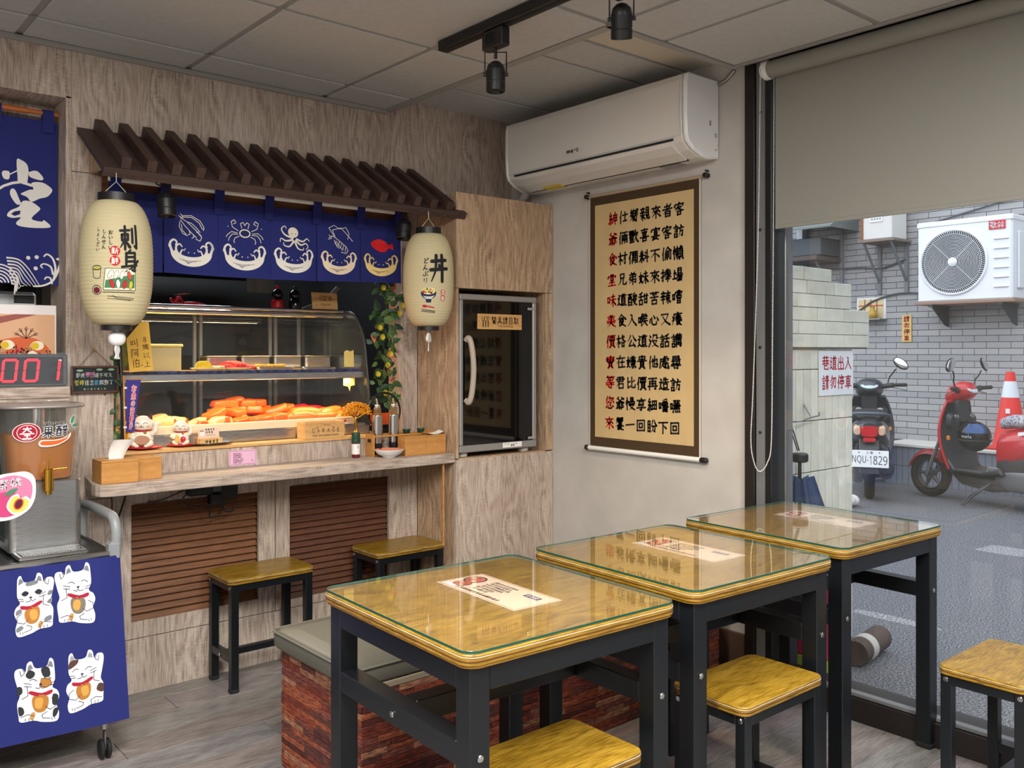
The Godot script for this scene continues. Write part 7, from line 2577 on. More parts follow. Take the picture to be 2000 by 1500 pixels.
	for q in [[0.083, 0.052, 0.35], [0.096, 0.072, 1.5]]:
		sh.lift = 0.0008
		sh.fill(oval(q[0], q[1], 0.008, 0.017, 14, q[2]), w)
		sh.lift = 0.0012
		sh.fill(oval(q[0], q[1], 0.006, 0.015, 14, q[2]), Color8(70, 140, 110))
	print_on(o, "print", sh, 0.4)
	# drip tray
	var dt := MB.new()
	dt.slab(rrect(0.640, 3.115, 0.846, 3.218, 0.008), 0.688, 0.700, 0.002, Basis(V(1, 0, 0), V(0, 0, -1), V(0, 1, 0)))
	part(o, "drip_tray", dt, M.steel)
	for i in 22:
		part(o, "grille_bar", B(V(0.652 + 0.0086 * i, 0.7002, -3.21), V(0.6575 + 0.0086 * i, 0.7032, -3.125), 0.0005), M.chrome)
	# peach sticker card
	var pc := MB.new()
	var outline := curve([V2(-0.11, 0.03), V2(-0.06, 0.068), V2(0.0, 0.077), V2(0.03, 0.076), V2(0.05, 0.06), V2(0.056, 0.03), V2(0.052, -0.015), V2(0.03, -0.05), V2(-0.02, -0.072), V2(-0.08, -0.066), V2(-0.12, -0.03)], 5)
	pc.slab(outline, 0.0, 0.002, 0.0, Basis.IDENTITY, V(0.648, 0.882, -3.190))
	var po := single("peach_card", pc, sm(Color8(236, 226, 234), 0.4), "round white card with a peach drawing in front of the dispenser", "card")
	var s2 := Sheet.new(V(0.648, 0.882, -3.1876), V(1, 0, 0), V(0, -1, 0))
	s2.fill(curve([V2(-0.10, -0.03), V2(-0.05, -0.06), V2(0.0, -0.067), V2(0.04, -0.045), V2(0.044, 0.0), V2(0.02, 0.045), V2(-0.04, 0.06), V2(-0.1, 0.03)], 5), Color8(206, 122, 160))
	s2.lift = 0.0007
	s2.fill(oval(-0.03, 0.022, 0.05, 0.04, 24), Color8(196, 66, 118))
	s2.lift = 0.001
	s2.fill(curve([V2(-0.016, 0.0), V2(-0.028, 0.03), V2(-0.008, 0.056), V2(0.025, 0.052), V2(0.042, 0.022), V2(0.028, 0.002), V2(0.012, 0.006), V2(0.004, -0.008)], 5), Color8(238, 240, 220))
	s2.lift = 0.0013
	s2.fill(curve([V2(-0.012, 0.004), V2(-0.022, 0.03), V2(-0.006, 0.05), V2(0.022, 0.046), V2(0.036, 0.022), V2(0.024, 0.008), V2(0.01, 0.012), V2(0.002, -0.002)], 5), Color8(216, 204, 90))
	s2.lift = 0.0016
	s2.fill(oval(0.006, 0.024, 0.014, 0.019, 18, 0.4), Color8(214, 90, 60))
	s2.lift = 0.0019
	s2.fill(oval(0.006, 0.024, 0.010, 0.015, 18, 0.4), Color8(96, 26, 46))
	s2.fill(curve([V2(-0.036, -0.004), V2(-0.02, -0.022), V2(0.004, -0.026), V2(-0.01, -0.010)], 4), Color8(70, 130, 96))
	s2.lift = 0.0022
	write(s2, "蜜桃", V2(-0.052, -0.058), V2(0.032, 0.03), V2(0.034, -0.003), 0.12, Color8(244, 238, 242), 0, 6)
	print_on(po, "print", s2, 0.4)

func trolley() -> void:
	var o := thing("serving_trolley", "stainless serving trolley with grey plastic handles under the juice dispenser", "trolley", V(0.6, 0, -3.3))
	var x1 := 0.925
	part(o, "tray", B(V(0.05, 0.672, -3.505), V(x1 - 0.012, 0.680, -3.105), 0.002), M.steel_brushed)
	for r in [[0.05, x1 - 0.01, -3.112, -3.100], [0.05, x1 - 0.01, -3.51, -3.498], [x1 - 0.022, x1 - 0.01, -3.497, -3.113]]:
		part(o, "rim", B(V(r[0], 0.664, r[2]), V(r[1], 0.688, r[3]), 0.003), M.steel)
	part(o, "lower_tray", B(V(0.05, 0.20, -3.50), V(x1 - 0.02, 0.215, -3.12), 0.004), M.steel)
	for p in [[0.06, -3.49], [0.06, -3.12], [x1 - 0.03, -3.49], [x1 - 0.03, -3.125]]:
		var m := MB.new()
		m.rod(V(p[0], 0.10, p[1]), V(p[0], 0.67, p[1]), 0.011, 12)
		part(o, "post", m, M.steel)
		var cs := MB.new()
		cs.rod(V(p[0] - 0.016, 0.034, p[1]), V(p[0] - 0.004, 0.034, p[1]), 0.033, 24, 0.005)
		cs.rod(V(p[0] + 0.004, 0.034, p[1]), V(p[0] + 0.016, 0.034, p[1]), 0.033, 24, 0.005)
		part(o, "caster_wheel", cs, M.rubber)
		part(o, "caster_fork", B(V(p[0] - 0.003, 0.03, p[1] - 0.012), V(p[0] + 0.003, 0.095, p[1] + 0.012), 0.002), M.aluminium)
	var h := MB.new()
	var grey := sm(Color8(134, 138, 140), 0.4)
	h.tube(curve3([V(x1, 0.665, -3.115), V(x1 + 0.004, 0.74, -3.115), V(x1 + 0.002, 0.785, -3.135), V(x1, 0.795, -3.19), V(x1, 0.795, -3.42), V(x1, 0.785, -3.475), V(x1, 0.74, -3.495), V(x1, 0.665, -3.495)], 4), 0.0165, 12)
	part(o, "handle", h, grey)
	part(o, "corner", B(V(x1 - 0.024, 0.655, -3.14), V(x1 + 0.016, 0.715, -3.095), 0.008), grey)
	# cloth skirt hung round the trolley
	var k := thing("trolley_skirt", "navy cloth skirt printed with four lucky cats hung round the trolley", "cloth", V(0.5, 0.135, -3.095))
	var f := func(p: Vector2, l: float) -> Vector3:
		var t := p.y / 0.54
		return V(0.03 + p.x * (0.905 + 0.02 * t) / 0.905, 0.672 - p.y, -3.094 + 0.006 * sin(p.x * 46.0) * maxf(0.0, 1.0 - t * 3.0) + 0.012 * sin(p.x * 8.0 + 1.0) * t + 0.02 * t + l)
	var m := MB.new()
	m.grid(sheet_rows(f, 0.905, 0.535, 60, 16, 0.0), false, true)
	m.grid(sheet_rows(f, 0.905, 0.535, 60, 16, -0.0015))
	part(k, "front_cloth", m, M.navy)
	var sd := MB.new()
	var rows: Array = []
	for j in 9:
		var row := PackedVector3Array()
		for i in 9:
			var t := j / 8.0
			row.append(V(0.935 + 0.02 * t + 0.004 * sin(i * 1.9) * t, 0.66 - 0.525 * t, -3.094 + 0.02 * t + (-0.40 - 0.02 * t) * i / 8.0))
		rows.append(row)
	sd.grid(rows, false, true)
	part(k, "side_cloth", sd, M.navy)
	var sh := Sheet.new(Vector3.ZERO, V(1, 0, 0), V(0, -1, 0), f)
	var q := [[0.588, 0.02, 0, 0.118], [0.703, 0.008, 1, 0.122], [0.583, 0.288, 2, 0.125], [0.723, 0.286, 3, 0.118]]
	for a in q:
		cat_print(sh, V2(a[0] - 0.002, a[1]), a[3], a[2])
	print_on(k, "print", sh, 0.85)

# one of the four printed cats; width w, twice as high less a bit
func cat_print(sh: Sheet, at: Vector2, w: float, kind: int) -> void:
	var white := Color8(222, 224, 230)
	var ln := Color8(40, 42, 52)
	var grey := Color8(120, 124, 130)
	var amber := Color8(176, 118, 50)
	var patch: Color = [grey, grey, Color8(40, 44, 48), Color8(84, 56, 48)][kind]
	var flip := -1.0 if kind == 1 or kind == 2 else 1.0
	var g := func(s: String) -> PackedVector2Array:
		var p := PackedVector2Array()
		for v in pts2(s):
			p.append(at + V2(0.5 + (v.x - 50.0) / 100.0 * flip, v.y / 100.0) * w)
		return p
	sh.lift = 0.0016
	sh.fill(curve(Array(g.call("10 30 12 8 20 2 28 20 52 20 60 2 70 6 74 26 80 16 94 16 98 30 92 62 88 82 94 100 92 130 88 146 60 148 40 156 10 160 4 140 8 120 2 100 6 84 16 74 10 56")), 4), white)
	sh.lift = 0.0021
	for s in ["13 26 15 12 20 8 26 20", "57 20 62 8 68 12 70 24"]:
		sh.fill(g.call(s), grey if kind != 3 else Color8(150, 152, 156))
	if kind == 0:
		for s in ["34 22 58 20 60 28 44 32 32 30", "84 52 93 50 92 60 82 62", "84 74 92 72 90 84 80 82", "74 120 88 116 88 128 72 130", "6 94 16 88 20 96 8 104", "6 138 18 132 22 140 8 148"]:
			sh.fill(curve(Array(g.call(s)), 3), patch)
	elif kind > 1:
		for s in (["54 30 66 22 74 34 66 44 56 40", "24 22 40 24 34 46 20 44", "84 60 94 60 92 80 82 74", "4 98 16 92 18 116 8 120", "82 112 92 108 90 130 80 126", "10 146 4 128 16 130 18 148"] if kind == 2 else ["14 24 34 22 30 34 10 44", "82 96 94 100 92 120 76 112"]):
			sh.fill(curve(Array(g.call(s)), 3), patch)
	sh.fill(curve(Array(g.call("18 80 40 84 64 74 68 80 46 92 20 90")), 3), Color8(166, 22, 52))
	sh.fill(curve(Array(g.call("30 92 58 88 62 108 54 128 36 130 26 112")), 3), amber if kind != 1 else Color8(124, 116, 100))
	sh.lift = 0.0026
	sh.fill(curve(Array(g.call("40 96 54 96 56 116 44 122 38 108")), 3), Color8(206, 156, 76))
	if kind < 3:
		sh.fill(offset(oval(0, 0, 0.055 * w, 0.1 * w, 10, 0.3), at.x + w * (0.5 + 0.12 * flip), at.y + w * 1.36), Color8(190, 140, 80))
	if kind == 0:
		for x in [20, 52]:
			sh.fill(curve(Array(g.call("%d 50 %d 44 %d 44 %d 50 %d 56 %d 56" % [x, x + 6, x + 12, x + 18, x + 12, x + 6])), 3), ln)
	else:
		for x in [18, 50]:
			sh.line(curve(Array(g.call("%d 52 %d 46 %d 48" % [x, x + 8, x + 16])), 3, false), 0.014 * w, ln, -1.0, 4)
	if kind == 2:
		sh.fill(g.call("22 52 40 48 44 66 30 72 18 66"), amber)
		sh.line(g.call("22 52 40 48 44 66 30 72 18 66 22 52"), 0.02 * w, Color8(110, 66, 36), -1.0, 4)
	sh.fill(offset(oval(0, 0, 0.035 * w, 0.025 * w, 10), at.x + w * (0.5 - 0.08 * flip), at.y + w * 0.62), ln)
	for s in ["42 66 40 72 30 72", "42 66 46 72 54 68", "8 60 24 64", "10 68 26 69", "62 58 78 52", "62 64 78 60", "80 16 76 28 84 34", "86 20 84 32", "20 100 8 108 8 122 24 128 34 118", "24 150 40 146 42 138 30 132", "62 148 60 136 72 130 88 134", "72 60 70 84 84 90", "14 154 15 148", "20 155 21 149", "70 146 70 140", "78 145 78 139"]:
		sh.line(g.call(s), 0.013 * w, ln, -1.0, 4)

# ---------------------------------------------------------------- tall cabinet, steriliser, air conditioner, scroll, window
func build_right() -> void:
	var o := thing("tall_cabinet", "tall greige built-in cabinet with a niche for the dish cabinet", "cabinet", V(2.79, 0, -3.49))
	part(o, "side_panel", B(V(2.49, 0, -3.638), V(2.506, 2.08, -3.342), 0.001), M.wood_warm)
	part(o, "side_panel", B(V(3.05, 0, -3.638), V(3.097, 2.078, -3.342), 0.001), M.wood_warm)
	part(o, "upper_door", B(V(2.489, 1.638, -3.3415), V(3.097, 2.082, -3.322), 0.0012), M.wood_warm)
	part(o, "lower_door", B(V(2.489, 0.02, -3.3415), V(3.097, 0.842, -3.322), 0.0012), M.wood)
	part(o, "niche_floor", B(V(2.506, 0.83, -3.638), V(3.05, 0.848, -3.325), 0.001), M.wood_warm)
	part(o, "niche_top", B(V(2.506, 1.64, -3.638), V(3.05, 1.656, -3.342), 0.001), M.wood_warm)
	part(o, "back_panel", B(V(2.506, 0.848, -3.638), V(3.05, 1.64, -3.632)), M.wood_warm)
	part(o, "stile", B(V(3.05, 0.848, -3.3415), V(3.097, 1.636, -3.322), 0.001), M.wood_warm)
	part(o, "stile", B(V(2.489, 0.848, -3.3415), V(2.504, 1.636, -3.322), 0.001), M.wood_warm)
	part(o, "plinth", B(V(2.50, 0, -3.36), V(3.09, 0.02, -3.335)), M.black)
	# dish cabinet
	var d := thing("dish_cabinet", "grey dish steriliser cabinet with a black glass door in the niche", "appliance", V(2.74, 0.849, -3.47))
	var grey := sm(Color8(150, 148, 146), 0.35, 0.3)
	part(d, "case", B(V(2.512, 0.872, -3.62), V(2.978, 1.61, -3.345), 0.006), sm(Color8(110, 108, 106), 0.4))
	for r in [[2.508, 2.528, 0.905, 1.585], [2.962, 2.984, 0.905, 1.585], [2.508, 2.984, 1.585, 1.612], [2.508, 2.984, 0.872, 0.905]]:
		part(d, "frame", B(V(r[0], r[2], -3.352), V(r[1], r[3], -3.318), 0.004), grey)
	part(d, "glass_door", B(V(2.5285, 0.9055, -3.348), V(2.9615, 1.5845, -3.324), 0.002), M.dark_glass)
	part(d, "edge_strip", B(V(2.957, 0.92, -3.3235), V(2.961, 1.575, -3.321)), M.chrome)
	for y in [1.548, 0.912]:
		part(d, "hinge", B(V(2.925, y, -3.3235), V(2.972, y + 0.012, -3.316), 0.002), M.chrome)
	for x in [2.55, 2.93]:
		var ft := MB.new()
		ft.rod(V(x, 0.849, -3.36), V(x, 0.873, -3.36), 0.026, 18, 0.004)
		ft.rod(V(x, 0.849, -3.57), V(x, 0.873, -3.57), 0.026, 18, 0.004)
		part(d, "foot", ft, sm(Color8(170, 166, 158), 0.5))
	var h := MB.new()
	h.tube(curve3([V(2.543, 1.396, -3.318), V(2.545, 1.405, -3.298), V(2.552, 1.36, -3.285), V(2.558, 1.26, -3.280), V(2.552, 1.155, -3.285), V(2.545, 1.108, -3.298), V(2.543, 1.117, -3.318)], 5), 0.0135, 14)
	part(d, "handle", h, sm(Color8(176, 164, 150), 0.45), "beige curved door handle")
	part(d, "label_plate", B(V(2.765, 0.880, -3.3185), V(2.885, 0.904, -3.3165)), M.paper)
	var sl := Sheet.new(V(2.765, 0.904, -3.3163), V(1, 0, 0), V(0, -1, 0))
	for i in 4:
		write_char(sl, "食具自取"[i], Rect2(0.008 + 0.009 * i, 0.004, 0.006, 0.006), 0.1, Color8(60, 60, 60), 0, 4)
	latin(sl, "220V", Rect2(0.07, 0.004, 0.022, 0.007), Color8(60, 60, 60))
	write(sl, "食器", V2(0.048, 0.008), V2(0.011, 0.012), V2(0.012, 0), 0.12, Color8(40, 40, 40), 0, 4)
	print_on(d, "label_print", sl)
	# wooden sign stuck on the glass
	var sg := single("wooden_sign", B(V(2.612, 1.449, -3.3235), V(2.886, 1.522, -3.3165), 0.0015), M.pine, "small wooden sign asking guests to take their own tableware, on the black glass door", "sign")
	var s := Sheet.new(V(2.612, 1.522, -3.3163), V(1, 0, 0), V(0, -1, 0))
	var ik := Color8(58, 36, 24)
	write(s, "餐具請自取", V2(0.082, 0.013), V2(0.032, 0.034), V2(0.0345, 0), 0.11, ik, 0, 5)
	latin(s, "TABLEWARE", Rect2(0.118, 0.053, 0.10, 0.009), ik)
	for i in 3:
		var x := 0.03 + 0.015 * i
		s.line(PackedVector2Array([V2(x, 0.034), V2(x, 0.062)]), 0.004, ik)
		s.line(PackedVector2Array([V2(x + 0.004, 0.034), V2(x + 0.004, 0.062)]), 0.002, ik)
	s.line(curve([V2(0.024, 0.016), V2(0.023, 0.03), V2(0.030, 0.034), V2(0.037, 0.03), V2(0.036, 0.016)], 3, false), 0.0025, ik)
	s.line(PackedVector2Array([V2(0.03, 0.016), V2(0.03, 0.032)]), 0.002, ik)
	var sp := oval(0.0465, 0.024, 0.007, 0.011, 14)
	sp.append(sp[0])
	s.line(sp, 0.0022, ik)
	s.line(curve([V2(0.058, 0.034), V2(0.056, 0.02), V2(0.062, 0.013), V2(0.066, 0.022), V2(0.064, 0.034)], 3, false), 0.0025, ik)
	for q in [[0.006, 0.036], [0.268, 0.036]]:
		s.dot(V2(q[0], q[1]), 0.003, Color8(150, 120, 80), 8)
	print_on(sg, "lettering", s)
	air_conditioner()
	scroll()
	window()

func air_conditioner() -> void:
	var o := thing("air_conditioner", "white wall-mounted air conditioner under the raised part of the ceiling", "air conditioner", V(3.0, 2.14, -2.865))
	var prof := [V2(3.098, 2.478), V2(2.905, 2.478), V2(2.886, 2.468), V2(2.8785, 2.44), V2(2.877, 2.30), V2(2.882, 2.225), V2(2.892, 2.196), V2(2.93, 2.168), V2(2.99, 2.146), V2(3.03, 2.142), V2(3.098, 2.150)]
	var ax := Basis(V(1, 0, 0), V(0, 1, 0), V(0, 0, 1))
	var b := MB.new()
	b.slab(PackedVector2Array(prof), -3.415, -2.325, 0.004, ax)
	part(o, "body", b, sm(Color8(216, 214, 210), 0.4))
	for z in [[-2.324, -2.300], [-3.440, -3.416]]:
		var e := MB.new()
		e.slab(PackedVector2Array(prof), z[0], z[1], 0.008, ax)
		part(o, "end_cap", e, M.white_gloss)
	# front panel, its top seam and the flap
	var fp := MB.new()
	var rows: Array = []
	for p in [V2(2.890, 2.4665), V2(2.8755, 2.44), V2(2.874, 2.30), V2(2.879, 2.222)]:
		rows.append(PackedVector3Array([V(p.x, p.y, -3.41), V(p.x, p.y, -2.33)]))
	fp.grid(rows, false, true)
	part(o, "front_panel", fp, sm(Color8(220, 217, 212), 0.35))
	var fl := MB.new()
	fl.slab(PackedVector2Array([V2(2.884, 2.204), V2(2.893, 2.187), V2(2.93, 2.163), V2(2.985, 2.141), V2(2.986, 2.146), V2(2.933, 2.169), V2(2.898, 2.192), V2(2.889, 2.206)]), -3.36, -2.38, 0.001, ax)
	part(o, "flap", fl, sm(Color8(214, 212, 208), 0.35))
	var gap := MB.new()
	gap.slab(PackedVector2Array([V2(2.8795, 2.214), V2(2.883, 2.206), V2(2.89, 2.208), V2(2.886, 2.216)]), -3.37, -2.372, 0.0, ax)
	gap.slab(PackedVector2Array([V2(2.985, 2.1445), V2(2.998, 2.1405), V2(2.998, 2.146), V2(2.985, 2.149)]), -3.36, -2.38, 0.0, ax)
	part(o, "air_slot", gap, M.rubber)
	part(o, "yellow_sticker", B(V(2.965, 2.146, -3.25), V(3.02, 2.1405, -3.13)), sm(Color8(206, 180, 30), 0.5))
	part(o, "grey_sticker", B(V(3.01, 2.1425, -2.55), V(3.055, 2.1395, -2.44)), sm(Color8(150, 152, 152), 0.5))
	var s := Sheet.new(V(2.8738, 2.272, -2.99), V(0, 0, 1), V(0, -1, 0))
	for q in [[0.0, 0.012, 0.024], [0.028, 0.014, 0.016], [0.05, 0.006, 0.01]]:
		s.fill(rrect(q[0], 0.004, q[0] + q[2], 0.004 + q[1], 0.002), Color8(90, 84, 80))
	s.line(PackedVector2Array([V2(0.066, 0.002), V2(0.066, 0.018)]), 0.003, Color8(70, 64, 60))
	s.line(PackedVector2Array([V2(0.074, 0.002), V2(0.074, 0.018)]), 0.004, Color8(60, 54, 50))
	print_on(o, "logo", s)
	var s2 := Sheet.new(V(3.03, 2.30, -2.2998), V(1, 0, 0), V(0, -1, 0))
	s2.fill(rrect(0.0, 0.0, 0.012, 0.022, 0.002), Color8(150, 152, 154))
	for y in [0.05, 0.06, 0.115]:
		s2.line(curve([V2(0.035, y), V2(0.042, y + 0.004), V2(0.05, y)], 3, false), 0.003, Color8(120, 122, 124))
	for y in [0.095, 0.108]:
		s2.dot(V2(0.054, y), 0.0022, Color8(90, 90, 92))
	print_on(o, "end_marks", s2)
	var pp := MB.new()
	pp.tube(curve3([V(3.02, 2.16, -3.43), V(3.03, 2.13, -3.47), V(3.05, 2.11, -3.54), V(3.06, 2.115, -3.62)]), 0.020, 10)
	single("drain_pipe", pp, sm(Color8(190, 178, 170), 0.6), "wrapped pipe leaving the air conditioner above the tall cabinet", "pipe")

func scroll() -> void:
	var o := thing("hanging_scroll", "tall hanging scroll with eleven rows of brush characters, the first column red", "scroll", V(3.08, 0.87, -2.71))
	part(o, "mount", B(V(3.086, 0.888, -3.045), V(3.0885, 2.084, -2.398)), sm(Color8(66, 47, 24), 0.8))
	part(o, "edging", B(V(3.0885, 0.888, -3.052), V(3.0905, 2.084, -2.391)), sm(Color8(214, 206, 192), 0.7))
	part(o, "paper", B(V(3.0845, 0.937, -3.012), V(3.0862, 2.040, -2.424)), mapped(sm(Color8(206, 178, 128), 0.7), speckle(256, 0.012, Color(0.95, 0.95, 0.94), Color(1, 1, 1), 17), V(0.8, 0.8, 0.5)))
	var br := MB.new()
	br.rod(V(3.083, 0.882, -3.052), V(3.083, 0.882, -2.388), 0.011, 14, 0.002)
	part(o, "bottom_roller", br, M.white)
	var kn := MB.new()
	kn.rod(V(3.083, 0.882, -2.387), V(3.083, 0.882, -2.352), 0.012, 14, 0.003)
	kn.rod(V(3.083, 0.882, -3.075), V(3.083, 0.882, -3.053), 0.012, 14, 0.003)
	part(o, "roller_knob", kn, M.frame_dark)
	var tr := MB.new()
	tr.rod(V(3.086, 2.087, -3.058), V(3.086, 2.087, -2.362), 0.007, 12, 0.001)
	part(o, "top_roller", tr, sm(Color8(170, 150, 126), 0.6))
	for z in [-3.062, -2.357]:
		var nb := MB.new()
		nb.rod(V(3.0985, 2.088, z), V(3.068, 2.088, z), 0.011, 14, 0.003)
		nb.rod(V(3.0985, 2.108, z), V(3.079, 2.108, z), 0.004, 8)
		part(o, "hook", nb, M.frame_dark)
	var lines := ["紳仕鄉親來者客", "爺倆歡喜宴客訪", "食材備料不偷懶", "堂兄弟妹來捧場", "味道酸甜苦辣嚐", "美食入喉心又癢", "價格公道沒話講", "實在嫌貴他處尋", "等君比價再造訪", "您爺慢享細嚼嚥", "來饗一回盼下回"]
	var s := Sheet.new(V(3.0845, 2.04, -3.012), V(0, 0, 1), V(0, -1, 0))
	var red := Color8(196, 26, 22)
	var ik := Color8(26, 22, 30)
	for r in 11:
		for c in 7:
			var z := lerpf(0.119, 0.510, c / 6.0) - 0.024 * r / 10.0
			var y := 0.074 + 0.0958 * r
			write_char(s, lines[r][c], Rect2(z - 0.029, y - 0.029, 0.056, 0.058), 0.135, red if c == 0 else ik, 1)
	print_on(o, "calligraphy", s, 0.7)

func window() -> void:
	var w := struct_node("window_1", V(3.1, 0, -0.4))
	var z1 := 1.38
	part(w, "jamb", B(V(3.075, 0, -2.16), V(3.20, 2.50, -2.114), 0.002), M.frame_dark)
	part(w, "channel", B(V(3.085, 0, -2.113), V(3.16, 2.50, -2.068), 0.003), M.alu_grey)
	part(w, "jamb_seal", B(V(3.08, 0, -2.067), V(3.17, 2.50, -2.038), 0.002), M.black)
	part(w, "reveal_strip", B(V(3.175, 0, -2.06), V(3.20, 2.50, -2.035), 0.002), M.aluminium)
	part(w, "outer_frame", B(V(3.20, 0, -2.115), V(3.27, 2.50, -2.06), 0.003), M.alu_grey)
	var sc := MB.new()
	for y in [0.55, 1.02, 1.36, 1.83, 2.3]:
		sc.rod(V(3.084, y, -2.09), V(3.078, y, -2.09), 0.006, 10, 0.002)
	part(w, "screw_cap", sc, M.black)
	part(w, "sill", B(V(3.06, -0.006, -2.04), V(3.22, 0.085, z1), 0.003), M.frame_dark)
	part(w, "sill_trim", B(V(3.07, 0.086, -2.035), V(3.10, 0.10, z1), 0.002), M.alu_grey)
	part(w, "head", B(V(3.10, 2.46, -2.04), V(3.22, 2.52, z1), 0.002), M.frame_dark)
	part(w, "end_post", B(V(3.08, 0.0, z1), V(3.20, 2.50, z1 + 0.05), 0.002), M.frame_dark)
	part(w, "pane", B(V(3.128, 0.08, -2.04), V(3.134, 2.47, z1)), M.glass)
	# roller shade
	var o := thing("roller_shade", "grey roller shade half lowered over the window", "shade", V(3.06, 1.83, -0.6))
	var t := MB.new()
	t.rod(V(3.062, 2.452, -2.03), V(3.062, 2.452, 1.30), 0.034, 24, 0.002)
	part(o, "roll", t, M.shade)
	var sheet := MB.new()
	sheet.box(V(3.089, 1.834, -2.025), V(3.0905, 2.452, 1.28))
	part(o, "fabric", sheet, M.shade)
	part(o, "bottom_bar", B(V(3.086, 1.826, -2.025), V(3.094, 1.842, 1.28), 0.002), M.shade)
	var wh := MB.new()
	wh.rod(V(3.062, 2.452, -2.056), V(3.062, 2.452, -2.031), 0.038, 24, 0.004)
	wh.rod(V(3.062, 2.452, -2.064), V(3.062, 2.452, -2.056), 0.030, 24, 0.002)
	part(o, "chain_wheel", wh, M.white)
	part(o, "bracket", B(V(3.05, 2.45, -2.068), V(3.09, 2.485, -2.062)), M.white)
	# bead chain: a long loop
	var path: Array = []
	path.append(V(3.030, 2.452, -2.050))
	path = curve3([V(3.024, 2.45, -2.050), V(3.026, 1.8, -2.062), V(3.036, 1.2, -2.092), V(3.040, 0.99, -2.105), V(3.044, 0.90, -2.092), V(3.05, 0.868, -2.07), V(3.056, 0.905, -2.04), V(3.06, 1.0, -2.024), V(3.064, 1.4, -2.022), V(3.08, 1.9, -2.028), V(3.096, 2.45, -2.036)], 14)
	var bead := SphereMesh.new()
	bead.radius = 0.0026
	bead.height = 0.0052
	bead.radial_segments = 8
	bead.rings = 4
	var spots: Array[Vector3] = []
	var carry := 0.0
	for i in path.size() - 1:
		var a: Vector3 = path[i]
		var b: Vector3 = path[i + 1]
		var l := a.distance_to(b)
		while carry < l:
			spots.append(a.lerp(b, carry / l))
			carry += 0.0066
		carry -= l
	var mm := MultiMesh.new()
	mm.transform_format = MultiMesh.TRANSFORM_3D
	mm.mesh = bead
	mm.instance_count = spots.size()
	for i in spots.size():
		mm.set_instance_transform(i, Transform3D(Basis.IDENTITY, spots[i] - o.position))
	var mi := MultiMeshInstance3D.new()
	mi.name = "bead_chain"
	mi.multimesh = mm
	mi.material_override = M.white
	o.add_child(mi, true)
	mi.set_meta("kind", "stuff")
	# cable clips in the corner above the air conditioner
	var cc := MB.new()
	cc.tube(curve3([V(3.092, 2.50, -2.22), V(3.09, 2.47, -2.26), V(3.09, 2.46, -2.30)]), 0.008, 8)
	single("cable_stub", cc, M.aluminium, "short grey cable clip in the wall corner beside the window head", "cable")

# ---------------------------------------------------------------- tables, stools, bench
func hsh(a: Vector2, turn: float) -> Vector2:
	return a.rotated(turn)

func bolt(o: Node3D, at: Vector3, dir: Vector3) -> void:
	var m := MB.new()
	m.rod(at, at + dir * 0.003, 0.0075, 14, 0.001)
	m.rod(at + dir * 0.0028, at + dir * 0.0034, 0.003, 6)
	part(o, "bolt", m, M.steel)

